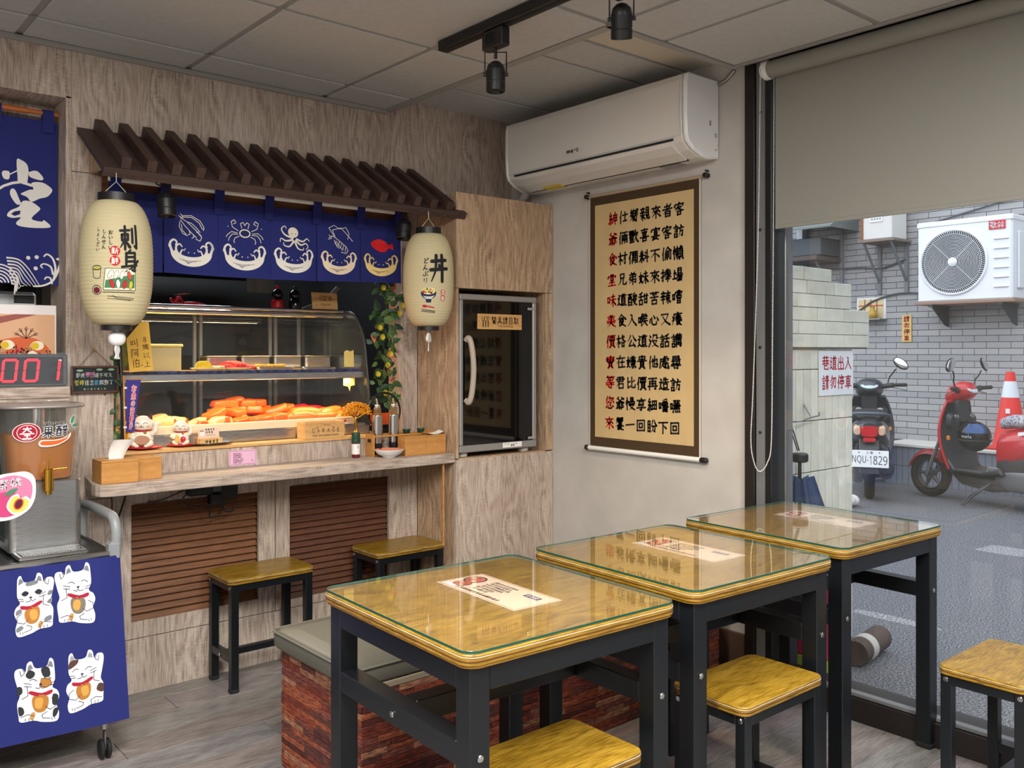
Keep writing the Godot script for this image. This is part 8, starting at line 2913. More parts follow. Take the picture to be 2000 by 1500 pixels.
func make_table(label: String) -> Node3D:
	var o := thing("dining_table", label, "table", Vector3.ZERO, "square glass-topped tables in a row")
	var hw := 0.305
	var hd := 0.315
	var flat := Basis(V(1, 0, 0), V(0, 0, -1), V(0, 1, 0))
	var top := MB.new()
	top.slab(rrect(-hw, -hd, hw, hd, 0.035, 8), 0.7245, 0.748, 0.002, flat)
	part(o, "tabletop", top, M.table)
	for y in [[0.7325, 0.7350, M.slat_dark], [0.7420, 0.7428, M.white]]:
		var e := MB.new()
		e.slab(rrect(-hw - 0.0006, -hd - 0.0006, hw + 0.0006, hd + 0.0006, 0.0355, 8), y[0], y[1], 0.0, flat)
		part(o, "edge_band", e, y[2])
	var under := MB.new()
	under.slab(rrect(-hw + 0.003, -hd + 0.003, hw - 0.003, hd - 0.003, 0.034, 8), 0.720, 0.7243, 0.0, flat)
	part(o, "underside", under, M.table_edge)
	var gl := MB.new()
	gl.slab(rrect(-hw + 0.002, -hd + 0.002, hw - 0.002, hd - 0.002, 0.033, 8), 0.7500, 0.7555, 0.0008, flat)
	part(o, "glass_sheet", gl, M.table_glass)
	var ge := MB.new()
	var ring := rrect(-hw + 0.0015, -hd + 0.0015, hw - 0.0015, hd - 0.0015, 0.033, 8)
	for i in ring.size():
		var a := ring[i]
		var b := ring[(i + 1) % ring.size()]
		ge.quad(V(a.x, 0.7502, -a.y), V(b.x, 0.7502, -b.y), V(b.x, 0.7553, -b.y), V(a.x, 0.7553, -a.y))
	part(o, "glass_edge", ge, M.glass_edge, "green polished glass edge")
	for sx in [-1.0, 1.0]:
		for sz in [-1.0, 1.0]:
			var pd := MB.new()
			pd.rod(V(sx * (hw - 0.06), 0.7481, sz * (hd - 0.06)), V(sx * (hw - 0.06), 0.7499, sz * (hd - 0.06)), 0.008, 12)
			part(o, "glass_pad", pd, M.glass)
	var lx := hw - 0.042
	var lz := hd - 0.042
	var t := 0.025
	for sx in [-1.0, 1.0]:
		for sz in [-1.0, 1.0]:
			part(o, "leg", B(V(sx * lx - t, 0.012, sz * lz - t), V(sx * lx + t, 0.7195, sz * lz + t), 0.0025), M.black_metal)
			part(o, "foot_cap", B(V(sx * lx - t - 0.002, 0, sz * lz - t - 0.002), V(sx * lx + t + 0.002, 0.022, sz * lz + t + 0.002), 0.006), M.rubber)
			bolt(o, V(sx * lx, 0.535, sz * (lz + t)), V(0, 0, sz))
		part(o, "apron", B(V(sx * lx - t * 0.96, 0.665, -lz + t), V(sx * lx + t * 0.96, 0.7193, lz - t), 0.002), M.black_metal)
		part(o, "side_rail", B(V(sx * lx - t * 0.96, 0.51, -lz + t), V(sx * lx + t * 0.96, 0.56, lz - t), 0.002), M.black_metal)
		bolt(o, V(sx * (lx + t * 0.96), 0.535, 0), V(sx, 0, 0))
	for sz in [-1.0, 1.0]:
		part(o, "apron", B(V(-lx + t, 0.665, sz * lz - t * 0.96), V(lx - t, 0.7193, sz * lz + t * 0.96), 0.002), M.black_metal)
	part(o, "stretcher", B(V(-lx + t * 0.96, 0.51, -t), V(lx - t * 0.96, 0.56, t), 0.002), M.black_metal)
	return o

func make_stool(label: String) -> Node3D:
	var o := thing("stool", label, "stool", Vector3.ZERO)
	var hw := 0.185
	var hd := 0.12
	var flat := Basis(V(1, 0, 0), V(0, 0, -1), V(0, 1, 0))
	var s := MB.new()
	s.slab(rrect(-hw, -hd, hw, hd, 0.028, 7), 0.4262, 0.450, 0.002, flat)
	part(o, "seat", s, M.seat)
	for y in [[0.4345, 0.4370, M.slat_dark], [0.4430, 0.4437, M.white]]:
		var e := MB.new()
		e.slab(rrect(-hw - 0.0005, -hd - 0.0005, hw + 0.0005, hd + 0.0005, 0.0285, 7), y[0], y[1], 0.0, flat)
		part(o, "edge_band", e, y[2])
	var t := 0.0155
	var lx := hw - 0.025
	var lz := hd - 0.022
	for sx in [-1.0, 1.0]:
		for sz in [-1.0, 1.0]:
			part(o, "leg", B(V(sx * lx - t, 0.01, sz * lz - t), V(sx * lx + t, 0.4255, sz * lz + t), 0.002), M.black_metal)
			part(o, "foot_cap", B(V(sx * lx - t - 0.0015, 0, sz * lz - t - 0.0015), V(sx * lx + t + 0.0015, 0.018, sz * lz + t + 0.0015), 0.004), M.rubber)
			bolt(o, V(sx * (lx + t), 0.412, sz * lz), V(sx, 0, 0))
		part(o, "apron", B(V(sx * lx - t, 0.398, -lz + t), V(sx * lx + t, 0.4253, lz - t), 0.0015), M.black_metal)
		part(o, "foot_rail", B(V(sx * lx - t * 0.96, 0.115, -lz + t), V(sx * lx + t * 0.96, 0.145, lz - t), 0.0015), M.black_metal)
		bolt(o, V(sx * (lx + t), 0.13, 0), V(sx, 0, 0))
	for sz in [-1.0, 1.0]:
		part(o, "apron", B(V(-lx + t, 0.398, sz * lz - t), V(lx - t, 0.4253, sz * lz + t), 0.0015), M.black_metal)
	part(o, "stretcher", B(V(-lx + t * 0.96, 0.118, -t * 0.9), V(lx - t * 0.96, 0.143, t * 0.9), 0.0015), M.black_metal)
	return o

func build_seating() -> void:
	M.table_glass = sm(Color(0.97, 1.0, 0.985, 0.012), 0.0)
	M.table_glass.transparency = BaseMaterial3D.TRANSPARENCY_ALPHA
	M.table_glass.metallic_specular = 0.62
	M.glass_edge = sm(Color8(20, 78, 66), 0.12)
	var t1 := make_table("nearest square table with a glass top, in front of the brick patterned bench")
	var spots := [V(1.378, 0, -1.682), V(2.077, 0, -1.682), V(2.80, 0, -1.695)]
	t1.position = spots[0]
	t1.rotation.y = deg_to_rad(-2.2)
	copy_of(t1, spots[1], "middle square table of the row, scroll characters mirrored in its glass", deg_to_rad(-2.2))
	copy_of(t1, spots[2], "square table at the window end of the row", deg_to_rad(-2.2))
	var notes := ["menu card under the nearest table's glass, near the middle", "menu card under the middle table's glass", "menu card under the glass of the table by the window"]
	for i in 3:
		var c := V(1.413 + (0.737 if i == 1 else 0.0) + (1.498 if i == 2 else 0.0), 0.7484, -1.718 + 0.004 * i)
		menu_card(c, deg_to_rad(-3.0), notes[i])
	# stools
	var s := make_stool("yellow wood stool with black legs under the bar shelf, nearer the trolley")
	s.position = V(1.615, 0, -3.498)
	copy_of(s, V(2.298, 0, -3.515), "yellow wood stool with black legs under the bar shelf, beside the tall cabinet")
	copy_of(s, V(1.345, 0, -1.455), "yellow wood stool pushed under the nearest table's front edge")
	copy_of(s, V(2.075, 0, -1.445), "yellow wood stool pushed under the middle table")
	copy_of(s, V(2.765, 0, -1.045), "yellow wood stool standing free in front of the window")
	bench()

func menu_card(c: Vector3, turn: float, label: String) -> void:
	var bs := Basis(Vector3.UP, turn)
	var m := MB.new()
	m.t = Transform3D(bs, c)
	m.box(V(-0.072, 0, -0.163), V(0.072, 0.0006, 0.163))
	var o := single("menu_card", m, sm(Color8(226, 200, 172), 0.6), label, "menu card", "menu cards under the table glass")
	# the card is read from the window side: its lines run along z
	var sh := Sheet.new(c + bs * V(0.072, 0.0006, -0.163), bs * V(0, 0, 1), bs * V(-1, 0, 0))
	sh.lift = 0.0002
	var br := Color8(120, 60, 50)
	var rr := rrect(0.005, 0.005, 0.321, 0.139, 0.004)
	rr.append(rr[0])
	sh.line(rr, 0.0016, br, -1.0, 0)
	# two bowls of food in the corner
	for q in [[0.042, 0.052, 0.032], [0.05, 0.098, 0.026]]:
		sh.lift = 0.0002
		sh.dot(V2(q[0], q[1]), q[2], Color8(60, 40, 44), 22)
		sh.lift = 0.0003
		sh.dot(V2(q[0], q[1]), q[2] * 0.82, Color8(188, 110, 84), 20)
		sh.lift = 0.0004
		for k in 7:
			sh.dot(V2(q[0], q[1]) + V2(q[2] * 0.5, 0).rotated(k * 0.9), q[2] * 0.24, [Color8(206, 70, 60), Color8(228, 190, 150), Color8(150, 70, 50)][k % 3], 8)
	sh.lift = 0.0003
	sh.fill(PackedVector2Array([V2(0.012, 0.115), V2(0.06, 0.122), V2(0.056, 0.135), V2(0.012, 0.132)]), Color8(206, 214, 224))
	var ik := Color8(70, 58, 54)
	var rows := ["請回來享食堂美味", "歡喜訪客取餐具", "材料不偷懶價公道", "客來喜宴細嚼慢", "您下回再造訪", "話不講心盼"]
	for i in 6:
		write(sh, rows[i], V2(0.098 + 0.004 * (i % 2), 0.024 + 0.0142 * i), V2(0.0105, 0.0105), V2(0.0122, 0), 0.13, ik, 0, 4)
	write(sh, "上車請回頭享美食料理取餐自"
		, V2(0.062, 0.117), V2(0.012, 0.0125), V2(0.0138, 0), 0.14, Color8(90, 50, 44), 0, 4)
	sh.fill(rrect(0.236, 0.03, 0.292, 0.05, 0.002), Color8(52, 48, 82))
	sh.lift = 0.0005
	write(sh, "訂位回", V2(0.243, 0.0335), V2(0.013, 0.013), V2(0.0145, 0), 0.13, Color8(226, 220, 226), 0, 4)
	print_on(o, "print", sh, 0.6)

func bench() -> void:
	var o := thing("bench", "long low bench clad in red brick strips under the grey green cushion", "bench", V(2.12, 0, -2.45))
	var x0 := 1.318
	var x1 := 2.965
	var zf := -2.205
	var zb := -2.70
	part(o, "carcass", B(V(x0 + 0.004, 0, zb), V(x1, 0.372, zf - 0.004)), sm(Color8(70, 44, 38), 0.8))
	part(o, "top_board", B(V(x0 - 0.004, 0.3725, zb), V(x1, 0.392, zf + 0.004), 0.002), sm(Color8(150, 136, 116), 0.5))
	var rng := RandomNumberGenerator.new()
	rng.seed = 77
	var tones: Array = []
	for c in [Color8(150, 66, 46), Color8(176, 84, 54), Color8(112, 50, 42), Color8(196, 108, 70), Color8(150, 82, 68), Color8(206, 146, 112), Color8(124, 70, 62), Color8(168, 94, 80)]:
		var m := sm(c, 0.75)
		m.albedo_texture = speckle_brick
		m.uv1_triplanar = true
		m.uv1_world_triplanar = true
		m.uv1_scale = Vector3(3.3, 16.0, 3.3)
		m.heightmap_enabled = true
		m.heightmap_texture = speckle_brick
		m.heightmap_scale = 0.12
		tones.append(m)
	for face in 2:
		var along := x1 - x0 if face == 0 else zf - zb
		for r in 20:
			var y := 0.003 + r * 0.01845
			var u := -rng.randf_range(0.0, 0.1)
			while u < along:
				var l := rng.randf_range(0.08, 0.25)
				var a := maxf(u, 0.0)
				var b := minf(u + l, along)
				if b - a > 0.012:
					var d := rng.randf_range(0.0005, 0.004)
					var mb: MB
					if face == 0:
						mb = B(V(x0 + a + 0.0008, y, zf - 0.004), V(x0 + b - 0.0008, y + 0.0177, zf + d), 0.0012)
					else:
						mb = B(V(x0 - d, y, zf - b + 0.0008), V(x0 + 0.004, y + 0.0177, zf - a - 0.0008), 0.0012)
					part(o, "brick", mb, tones[rng.randi() % 8])
				u += l
	var c := thing("bench_cushion", "grey green padded cushion lying on the brick patterned bench", "cushion", V(2.1, 0.393, -2.46))
	var m := MB.new()
	var rows: Array = []
	var pr := rrect(x0 - 0.035, 2.20, x1 - 0.01, 2.715, 0.04, 6)
	for q in [[0.393, 0.03], [0.394, 0.006], [0.402, 0.0], [0.434, 0.0], [0.446, 0.006], [0.4515, 0.02], [0.4555, 0.06]]:
		var row := PackedVector3Array()
		for p in pr:
			var mid := V2((x0 + x1) / 2, 2.457)
			var dv := (mid - p)
			var s := V2(signf(dv.x) * minf(absf(dv.x), q[1]), signf(dv.y) * minf(absf(dv.y), q[1]))
			var e := p + s
			row.append(V(e.x, q[0], -e.y))
		rows.append(row)
	m.skin(rows)
	part(c, "pad", m, sm(Color8(92, 90, 80), 0.42))
	var pp := MB.new()
	var pipe: Array = []
	for p in pr:
		pipe.append(V(p.x, 0.444, -p.y))
	pp.tube(pipe, 0.0035, 6, true)
	part(c, "piping", pp, sm(Color8(104, 102, 90), 0.5))

var speckle_brick: NoiseTexture2D = speckle(256, 0.03, Color(0.45, 0.42, 0.42), Color(1, 1, 1), 44, 5)

# ---------------------------------------------------------------- the alley outside the window
func build_outside() -> void:
	var asphalt := mapped(sm(Color8(172, 175, 182), 0.85), speckle(1024, 0.13, Color(0.16, 0.16, 0.17), Color(1, 1, 1), 61, 2), V(1.6, 1.6, 1.6), 0.3)
	struct("ground", B(V(3.22, -0.12, -14), V(11, -0.008, 9)), asphalt)
	# worn road paint
	var paint := mapped(sm(Color8(206, 208, 210), 0.8), speckle(256, 0.12, Color(0.3, 0.3, 0.32), Color(1, 1, 1), 62, 2), V(0.5, 0.5, 0.5))
	for q in [[4.37, -2.42, 4.435, -1.98, 0], [5.0, -2.0, 5.03, -1.85, 1], [5.5, -2.05, 5.53, -1.9, 2], [6.38, -2.62, 6.62, -2.3, 3]]:
		var m := MB.new()
		m.slab(curve([V2(q[0], q[1]), V2((q[0] + q[2]) / 2 - 0.02, q[1] + 0.01), V2(q[2], q[1] + 0.02), V2(q[2] + 0.02, (q[1] + q[3]) / 2), V2(q[2] - 0.01, q[3]), V2(q[0] + 0.02, q[3] - 0.02), V2(q[0] - 0.01, (q[1] + q[3]) / 2)], 3), 0.0075, 0.0085, 0.0, Basis(V(1, 0, 0), V(0, 0, 1), V(0, -1, 0)))
		var o := single("road_marking", m, paint, ["long worn white paint line on the asphalt behind the window table's legs", "short faded paint mark on the asphalt right of the window table", "faint scrap of white paint on the asphalt nearer the red scooter", "broad worn white paint patch on the asphalt below the red scooter"][q[4]], "road marking")
		o.set_meta("kind", "thing")
	grey_wall()
	white_pillar()
	outdoor_units()
	small_outside()
	scooter(V(7.86, -0.008, -4.16), atan2(0.503, 0.951), true)
	scooter(V(8.17, -0.008, -2.775), atan2(0.963, 0.268), false)

func grey_wall() -> void:
	var w := struct_node("wall_alley", V(9.5, 0, -4.5))
	part(w, "mortar", B(V(9.5, -0.1, -14), V(9.9, 6.0, 9)), sm(Color8(84, 86, 90), 0.9))
	var mesh := B(V(-0.006, -0.0297, -0.1135), V(0.003, 0.0297, 0.1135), 0.0015).mesh()
	var mats := [sm(Color8(160, 160, 161), 0.55), sm(Color8(167, 167, 167), 0.55), sm(Color8(153, 154, 156), 0.55)]
	var rest: Array[Vector3] = []
	var n := 0
	for r in 62:
		var y := 0.43 + r * 0.0655
		for k in 34:
			var z := -9.6 + k * 0.2325 + (0.116 if r % 2 else 0.0)
			if n < 300 and y < 2.12 and z > -5.25 and z < -3.42:
				piece(w, "tile", mesh, mats[(r * 5 + k * 3) % 3], V(9.5, y, z) - w.position)
				n += 1
			else:
				rest.append(V(9.5, y, z) - w.position)
	var mm := MultiMesh.new()
	mm.transform_format = MultiMesh.TRANSFORM_3D
	mm.mesh = mesh
	mm.instance_count = rest.size()
	for i in rest.size():
		mm.set_instance_transform(i, Transform3D(Basis.IDENTITY, rest[i]))
	var mi := MultiMeshInstance3D.new()
	mi.name = "far_tiles"
	mi.multimesh = mm
	mi.material_override = mats[0]
	w.add_child(mi, true)
	mi.set_meta("kind", "stuff")
	# ledge at the wall's foot
	var l := struct_node("trim_1", V(9.25, 0, -2))
	part(l, "cap", B(V(8.98, 0.375, -4.62), V(9.495, 0.405, 2.0), 0.004), sm(Color8(206, 204, 198), 0.7))
	part(l, "core", B(V(9.01, -0.02, -4.60), V(9.49, 0.374, 2.0)), sm(Color8(96, 102, 112), 0.9))
	var tl := B(V(-0.005, -0.092, -0.029), V(0.003, 0.092, 0.029), 0.0015).mesh()
	var tm := sm(Color8(126, 134, 148), 0.6)
	for k in 22:
		for j in 2:
			piece(l, "tile", tl, tm, V(9.008, 0.085 + 0.19 * j, -4.565 + 0.0622 * k) - l.position)

func white_pillar() -> void:
	var w := struct_node("wall_gate", V(3.6, 0, -2.35))
	part(w, "core", B(V(3.28, -0.05, -2.52), V(3.992, 1.352, -2.21)), sm(Color8(84, 84, 78), 0.9))
	var cap := [[1.362, 4.11, 3], [1.541, 3.945, 2], [1.660, 3.77, 1]]
	var ts := mapped(sm(Color8(228, 229, 218), 0.35), speckle(256, 0.02, Color(0.92, 0.92, 0.9), Color(1, 1, 1), 71), V(0.6, 0.6, 0.6))
	var ts2 := mapped(sm(Color8(220, 222, 210), 0.35), speckle(256, 0.02, Color(0.92, 0.92, 0.9), Color(1, 1, 1), 72), V(0.6, 0.6, 0.6))
	for c in cap:
		var y0: float = c[0]
		var n: int = c[2]
		var x1: float = c[1]
		part(w, "core", B(V(3.28, y0 - 0.006, -2.50), V(x1 - 0.006, y0 + 0.0595 * n - 0.004, -2.186)), sm(Color8(112, 112, 106), 0.9))
		for r in n:
			var x := x1
			var k := 0
			while x > 3.29:
				var a := maxf(x - (0.227 if k > 0 or r % 2 == 0 else 0.15), 3.28)
				part(w, "tile", B(V(a + 0.001, y0 + 0.0595 * r, -2.19), V(x - 0.0012, y0 + 0.0595 * r + 0.0572, -2.176), 0.002), ts if (r + k) % 2 else ts2)
				if k == 0:
					part(w, "end_tile", B(V(x1 - 0.008, y0 + 0.0595 * r, -2.50), V(x1 + 0.002, y0 + 0.0595 * r + 0.0572, -2.178), 0.002), ts)
				x = a - 0.0025
				k += 1
	var m := B(V(-0.0276, -0.1132, -0.01), V(0.0276, 0.1132, 0.005), 0.002).mesh()
	var m2 := B(V(-0.0288, -0.0445, -0.01), V(0.0288, 0.0445, 0.004), 0.002).mesh()
	var e := B(V(-0.01, -0.1135, -0.0288), V(0.004, 0.1135, 0.0288), 0.002).mesh()
	for c in 12:
		var x := 3.966 - 0.0603 * c
		piece(w, "tile", m2, ts if c % 2 else ts2, V(x, 1.309, -2.204) - w.position)
		for r in 6:
			piece(w, "tile", m, ts if (c + r) % 2 else ts2, V(x, 1.1475 - 0.2305 * r, -2.204) - w.position)
	for c in 5:
		for r in 5:
			piece(w, "end_tile", e, ts, V(3.991, 1.1475 - 0.2305 * r, -2.236 - 0.0603 * c) - w.position)
	# board with red characters
	var sb := single("warning_sign", B(V(3.692, 1.141, -2.1975), V(3.990, 1.346, -2.1925), 0.001), sm(Color8(224, 232, 238), 0.35), "white board with two rows of red characters on the white tiled gate pillar", "sign")
	var s := Sheet.new(V(3.692, 1.346, -2.1922), V(1, 0, 0), V(0, -1, 0))
	var red := Color8(200, 22, 66)
	write(s, "巷道出入", V2(0.024, 0.024), V2(0.058, 0.064), V2(0.066, 0), 0.115, red)
	write(s, "請勿停車", V2(0.024, 0.112), V2(0.058, 0.064), V2(0.066, 0), 0.115, red)
	print_on(sb, "lettering", s, 0.5)
	# hook rail and umbrella
	var h := thing("hook_rail", "wire hook rail fixed to the white tiled gate pillar", "hook", V(3.45, 1.02, -2.17))
	var hm := MB.new()
	hm.tube([V(3.36, 1.045, -2.18), V(3.47, 1.04, -2.15), V(3.52, 1.05, -2.15), V(3.62, 1.06, -2.15)], 0.004, 6)
	hm.tube([V(3.56, 1.11, -2.19), V(3.56, 1.05, -2.15)], 0.004, 6)
	hm.tube([V(3.62, 1.06, -2.15), V(3.62, 1.075, -2.15)], 0.004, 6)
	hm.tube([V(3.36, 1.045, -2.199), V(3.36, 1.045, -2.15), V(3.36, 1.09, -2.14)], 0.005, 6)
	part(h, "wire", hm, M.aluminium)
	var u := thing("umbrella", "folded dark blue umbrella hanging upside down from the hook rail", "umbrella", V(3.42, 0.62, -2.12))
	var st := MB.new()
	st.tube(curve3([V(3.40, 0.92, -2.12), V(3.385, 1.0, -2.14), V(3.385, 1.055, -2.155), V(3.40, 1.0, -2.14), V(3.412, 0.92, -2.12)]), 0.003, 6)
	part(u, "strap", st, M.black)
	var hd := MB.new()
	hd.rod(V(3.415, 0.872, -2.12), V(3.415, 0.91, -2.12), 0.036, 18, 0.006)
	part(u, "handle", hd, M.black)
	var sh := MB.new()
	sh.rod(V(3.415, 0.58, -2.12), V(3.415, 0.875, -2.12), 0.008, 10)
	part(u, "shaft", sh, M.black)
	var cv := MB.new()
	var rows: Array = []
	for j in 9:
		var t := j / 8.0
		var row := PackedVector3Array()
		for k in 32:
			var a := TAU * k / 32
			var r := lerpf(0.075, 0.045, t) * (1.0 + 0.30 * cos(a * 8.0) * (1.0 - 0.4 * t))
			row.append(V(3.43 + r * cos(a) + 0.03 * (1.0 - t), lerpf(0.62, 0.80, t) + 0.012 * cos(a * 8.0), -2.12 - r * sin(a)))
		rows.append(row)
	cv.skin(rows)
	part(u, "canopy", cv, sm(Color8(26, 52, 92), 0.6))

func outdoor_units() -> void:
	var o := thing("condenser_unit", "large white outdoor air conditioner unit on a black bracket on the grey tiled wall", "air conditioner", V(9.25, 1.82, -3.84))
	var c := sm(Color8(232, 236, 240), 0.4)
	part(o, "body", B(V(9.10, 1.845, -4.30), V(9.42, 2.645, -3.395), 0.018), c)
	part(o, "top_rim", B(V(9.092, 2.595, -4.306), V(9.425, 2.655, -3.388), 0.012), c)
	var fc := V(9.098, 2.235, -3.945)
	var fx := Basis(V(0, 0, 1), V(-1, 0, 0), V(0, -1, 0))
	var well := MB.new()
	well.lathe([Vector2(0.0, 0.002), Vector2(0.315, 0.002)], 48, fc, fx)
	part(o, "fan_well", well, sm(Color8(40, 44, 52), 0.7))
	var rim := MB.new()
	rim.lathe([Vector2(0.305, 0.0), Vector2(0.312, 0.014), Vector2(0.327, 0.014), Vector2(0.334, 0.0)], 56, fc, fx)
	part(o, "fan_ring", rim, c)
	var gr := MB.new()
	for i in 17:
		var rr := 0.045 + 0.0143 * i
		var pts: Array = []
		for k in 44:
			var a := TAU * k / 44
			pts.append(fc + V(-0.014, rr * sin(a), rr * cos(a)))
		gr.tube(pts, 0.0028, 4, true)
	for i in 96:
		var a := TAU * i / 96
		gr.tube([fc + V(-0.014, 0.275 * sin(a), 0.275 * cos(a)), fc + V(-0.014, 0.318 * sin(a + 0.05), 0.318 * cos(a + 0.05))], 0.003, 4)
	for i in 4:
		var a := TAU * i / 4 + 0.78
		gr.tube([fc + V(-0.012, 0.04 * sin(a), 0.04 * cos(a)), fc + V(-0.012, 0.28 * sin(a), 0.28 * cos(a))], 0.0025, 4)
	var go := part(o, "grille", gr, c)
	go.set_meta("kind", "stuff")
	var hub := MB.new()
	hub.lathe([Vector2(0.045, 0.008), Vector2(0.04, 0.02), Vector2(0.0, 0.022)], 24, fc, fx)
	part(o, "hub", hub, c)
	for i in 6:
		var y := 2.42 - 0.092 * i
		part(o, "louvre", B(V(9.085, y, -3.565), V(9.102, y + 0.016, -3.425), 0.007), c)
	part(o, "base_rail", B(V(9.085, 1.820, -4.32), V(9.44, 1.846, -3.37), 0.003), sm(Color8(150, 118, 100), 0.8))
	part(o, "side_cover", B(V(9.2, 1.95, -3.394), V(9.34, 2.5, -3.372), 0.01), c)
	part(o, "name_plate", B(V(9.091, 2.52, -3.605), V(9.098, 2.60, -3.455)), sm(Color8(206, 20, 48), 0.4))
	var s := Sheet.new(V(9.0905, 2.60, -3.605), V(0, 0, 1), V(0, -1, 0))
	write(s, "歌林", V2(0.01, 0.01), V2(0.062, 0.06), V2(0.068, 0), 0.12, Color8(240, 236, 238))
	print_on(o, "lettering", s)
	for z in [-4.16, -3.50]:
		var b := MB.new()
		b.slab(PackedVector2Array([V2(9.08, 1.819), V2(9.497, 1.819), V2(9.497, 1.60), V2(9.40, 1.62)]), z - 0.006, z + 0.006, 0.001)
		b.box(V(9.08, 1.795, z - 0.02), V(9.497, 1.819, z + 0.02))
		part(o, "bracket", b, sm(Color8(46, 50, 58), 0.6))
	# smaller unit at the upper left, its struts
	var q := thing("small_condenser", "smaller white outdoor unit partly hidden by the shade, on perforated struts", "air conditioner", V(9.3, 2.52, -4.75))
	part(q, "body", B(V(9.12, 2.54, -4.92), V(9.45, 3.1, -4.58), 0.01), sm(Color8(214, 214, 210), 0.5))
	part(q, "rust_edge", B(V(9.113, 2.55, -4.925), V(9.13, 2.9, -4.895)), sm(Color8(136, 90, 60), 0.9))
	part(q, "port_panel", B(V(9.112, 2.72, -4.82), V(9.119, 2.84, -4.68), 0.002), M.white)
	for k in 4:
		var d := MB.new()
		d.rod(V(9.113, 2.755, -4.795 + 0.03 * k), V(9.108, 2.755, -4.795 + 0.03 * k), 0.008, 10)
		part(q, "port", d, sm(Color8(110, 112, 116), 0.5))
	part(q, "tray", B(V(9.10, 2.515, -4.95), V(9.49, 2.54, -4.55)), sm(Color8(130, 116, 106), 0.8))
	for z in [-4.90, -4.60]:
		var b := MB.new()
		b.tube([V(9.13, 2.52, z), V(9.48, 2.10, z)], 0.016, 4)
		b.box(V(9.47, 1.98, z - 0.02), V(9.497, 2.54, z + 0.02))
		part(q, "strut", b, sm(Color8(112, 118, 124), 0.6))
	# metal hood and rack at the far left
	var f := thing("metal_rack", "rusty dark metal rack with a sloping grey hood on the alley wall", "rack", V(9.1, 2.0, -5.7))
	var dk := sm(Color8(66, 68, 72), 0.7)
	part(f, "shelf", B(V(8.95, 2.36, -6.35), V(9.49, 2.41, -5.35), 0.003), sm(Color8(84, 74, 68), 0.8))
	part(f, "box", B(V(9.0, 2.42, -6.3), V(9.45, 2.66, -5.89), 0.01), sm(Color8(58, 48, 44), 0.8))
	part(f, "duct", B(V(9.05, 2.42, -5.72), V(9.47, 2.62, -5.36), 0.01), sm(Color8(72, 78, 84), 0.6))
	var hood := MB.new()
	hood.slab(PackedVector2Array([V2(8.9, 2.70), V2(9.49, 2.98), V2(9.49, 3.0), V2(8.9, 2.72)]), -5.9, -5.15, 0.001)
	hood.slab(PackedVector2Array([V2(8.9, 2.70), V2(9.49, 2.70), V2(9.49, 2.98)]), -5.17, -5.15, 0.001)
	part(f, "hood", hood, sm(Color8(110, 118, 118), 0.5))
	for z in [-5.40, -6.28]:
		var b := MB.new()
		b.tube([V(9.0, 2.37, z), V(9.48, 1.86, z)], 0.018, 4)
		part(f, "brace", b, sm(Color8(100, 106, 112), 0.6))
		part(f, "upright", B(V(9.46, 1.78, z + 0.03), V(9.497, 2.8, z + 0.075), 0.002), sm(Color8(120, 124, 128), 0.6))
	part(f, "red_tag", B(V(8.93, 2.60, -6.22), V(8.945, 2.69, -6.12)), sm(Color8(206, 50, 70), 0.6))
	var vs := single("vertical_sign", B(V(9.40, 2.35, -5.875), V(9.499, 2.85, -5.80), 0.003), sm(Color8(210, 222, 232), 0.5), "narrow pale upright sign on the alley wall beside the window frame", "sign")
	var s3 := Sheet.new(V(9.3985, 2.58, -5.87), V(0, 0, 1), V(0, -1, 0))
	write(s3, "停車", V2(0.014, 0.0), V2(0.044, 0.044), V2(0, 0.055), 0.12, Color8(60, 80, 100))
	print_on(vs, "lettering", s3)
	var k := 0
	for path in [[V(9.46, 2.33, -6.2), V(9.46, 2.30, -5.6), V(9.47, 2.28, -5.1), V(9.47, 2.26, -4.9), V(9.47, 2.29, -4.75), V(9.47, 2.34, -4.6)], [V(9.47, 1.78, -5.35), V(9.47, 1.80, -5.15), V(9.47, 1.90, -4.98), V(9.47, 1.965, -4.75), V(9.47, 1.975, -4.55), V(9.47, 1.95, -4.33)], [V(9.47, 2.70, -4.3), V(9.47, 2.78, -3.9), V(9.47, 2.86, -3.5)]]:
		var t := MB.new()
		t.tube(curve3(path, 5), 0.010, 6)
		single("wall_cable", t, sm(Color8(74, 78, 84), 0.7), ["grey cable sagging along the alley wall from the metal rack", "dark cable arching over the little yellow window", "thin cable rising above the large outdoor unit"][k], "cable")
		k += 1

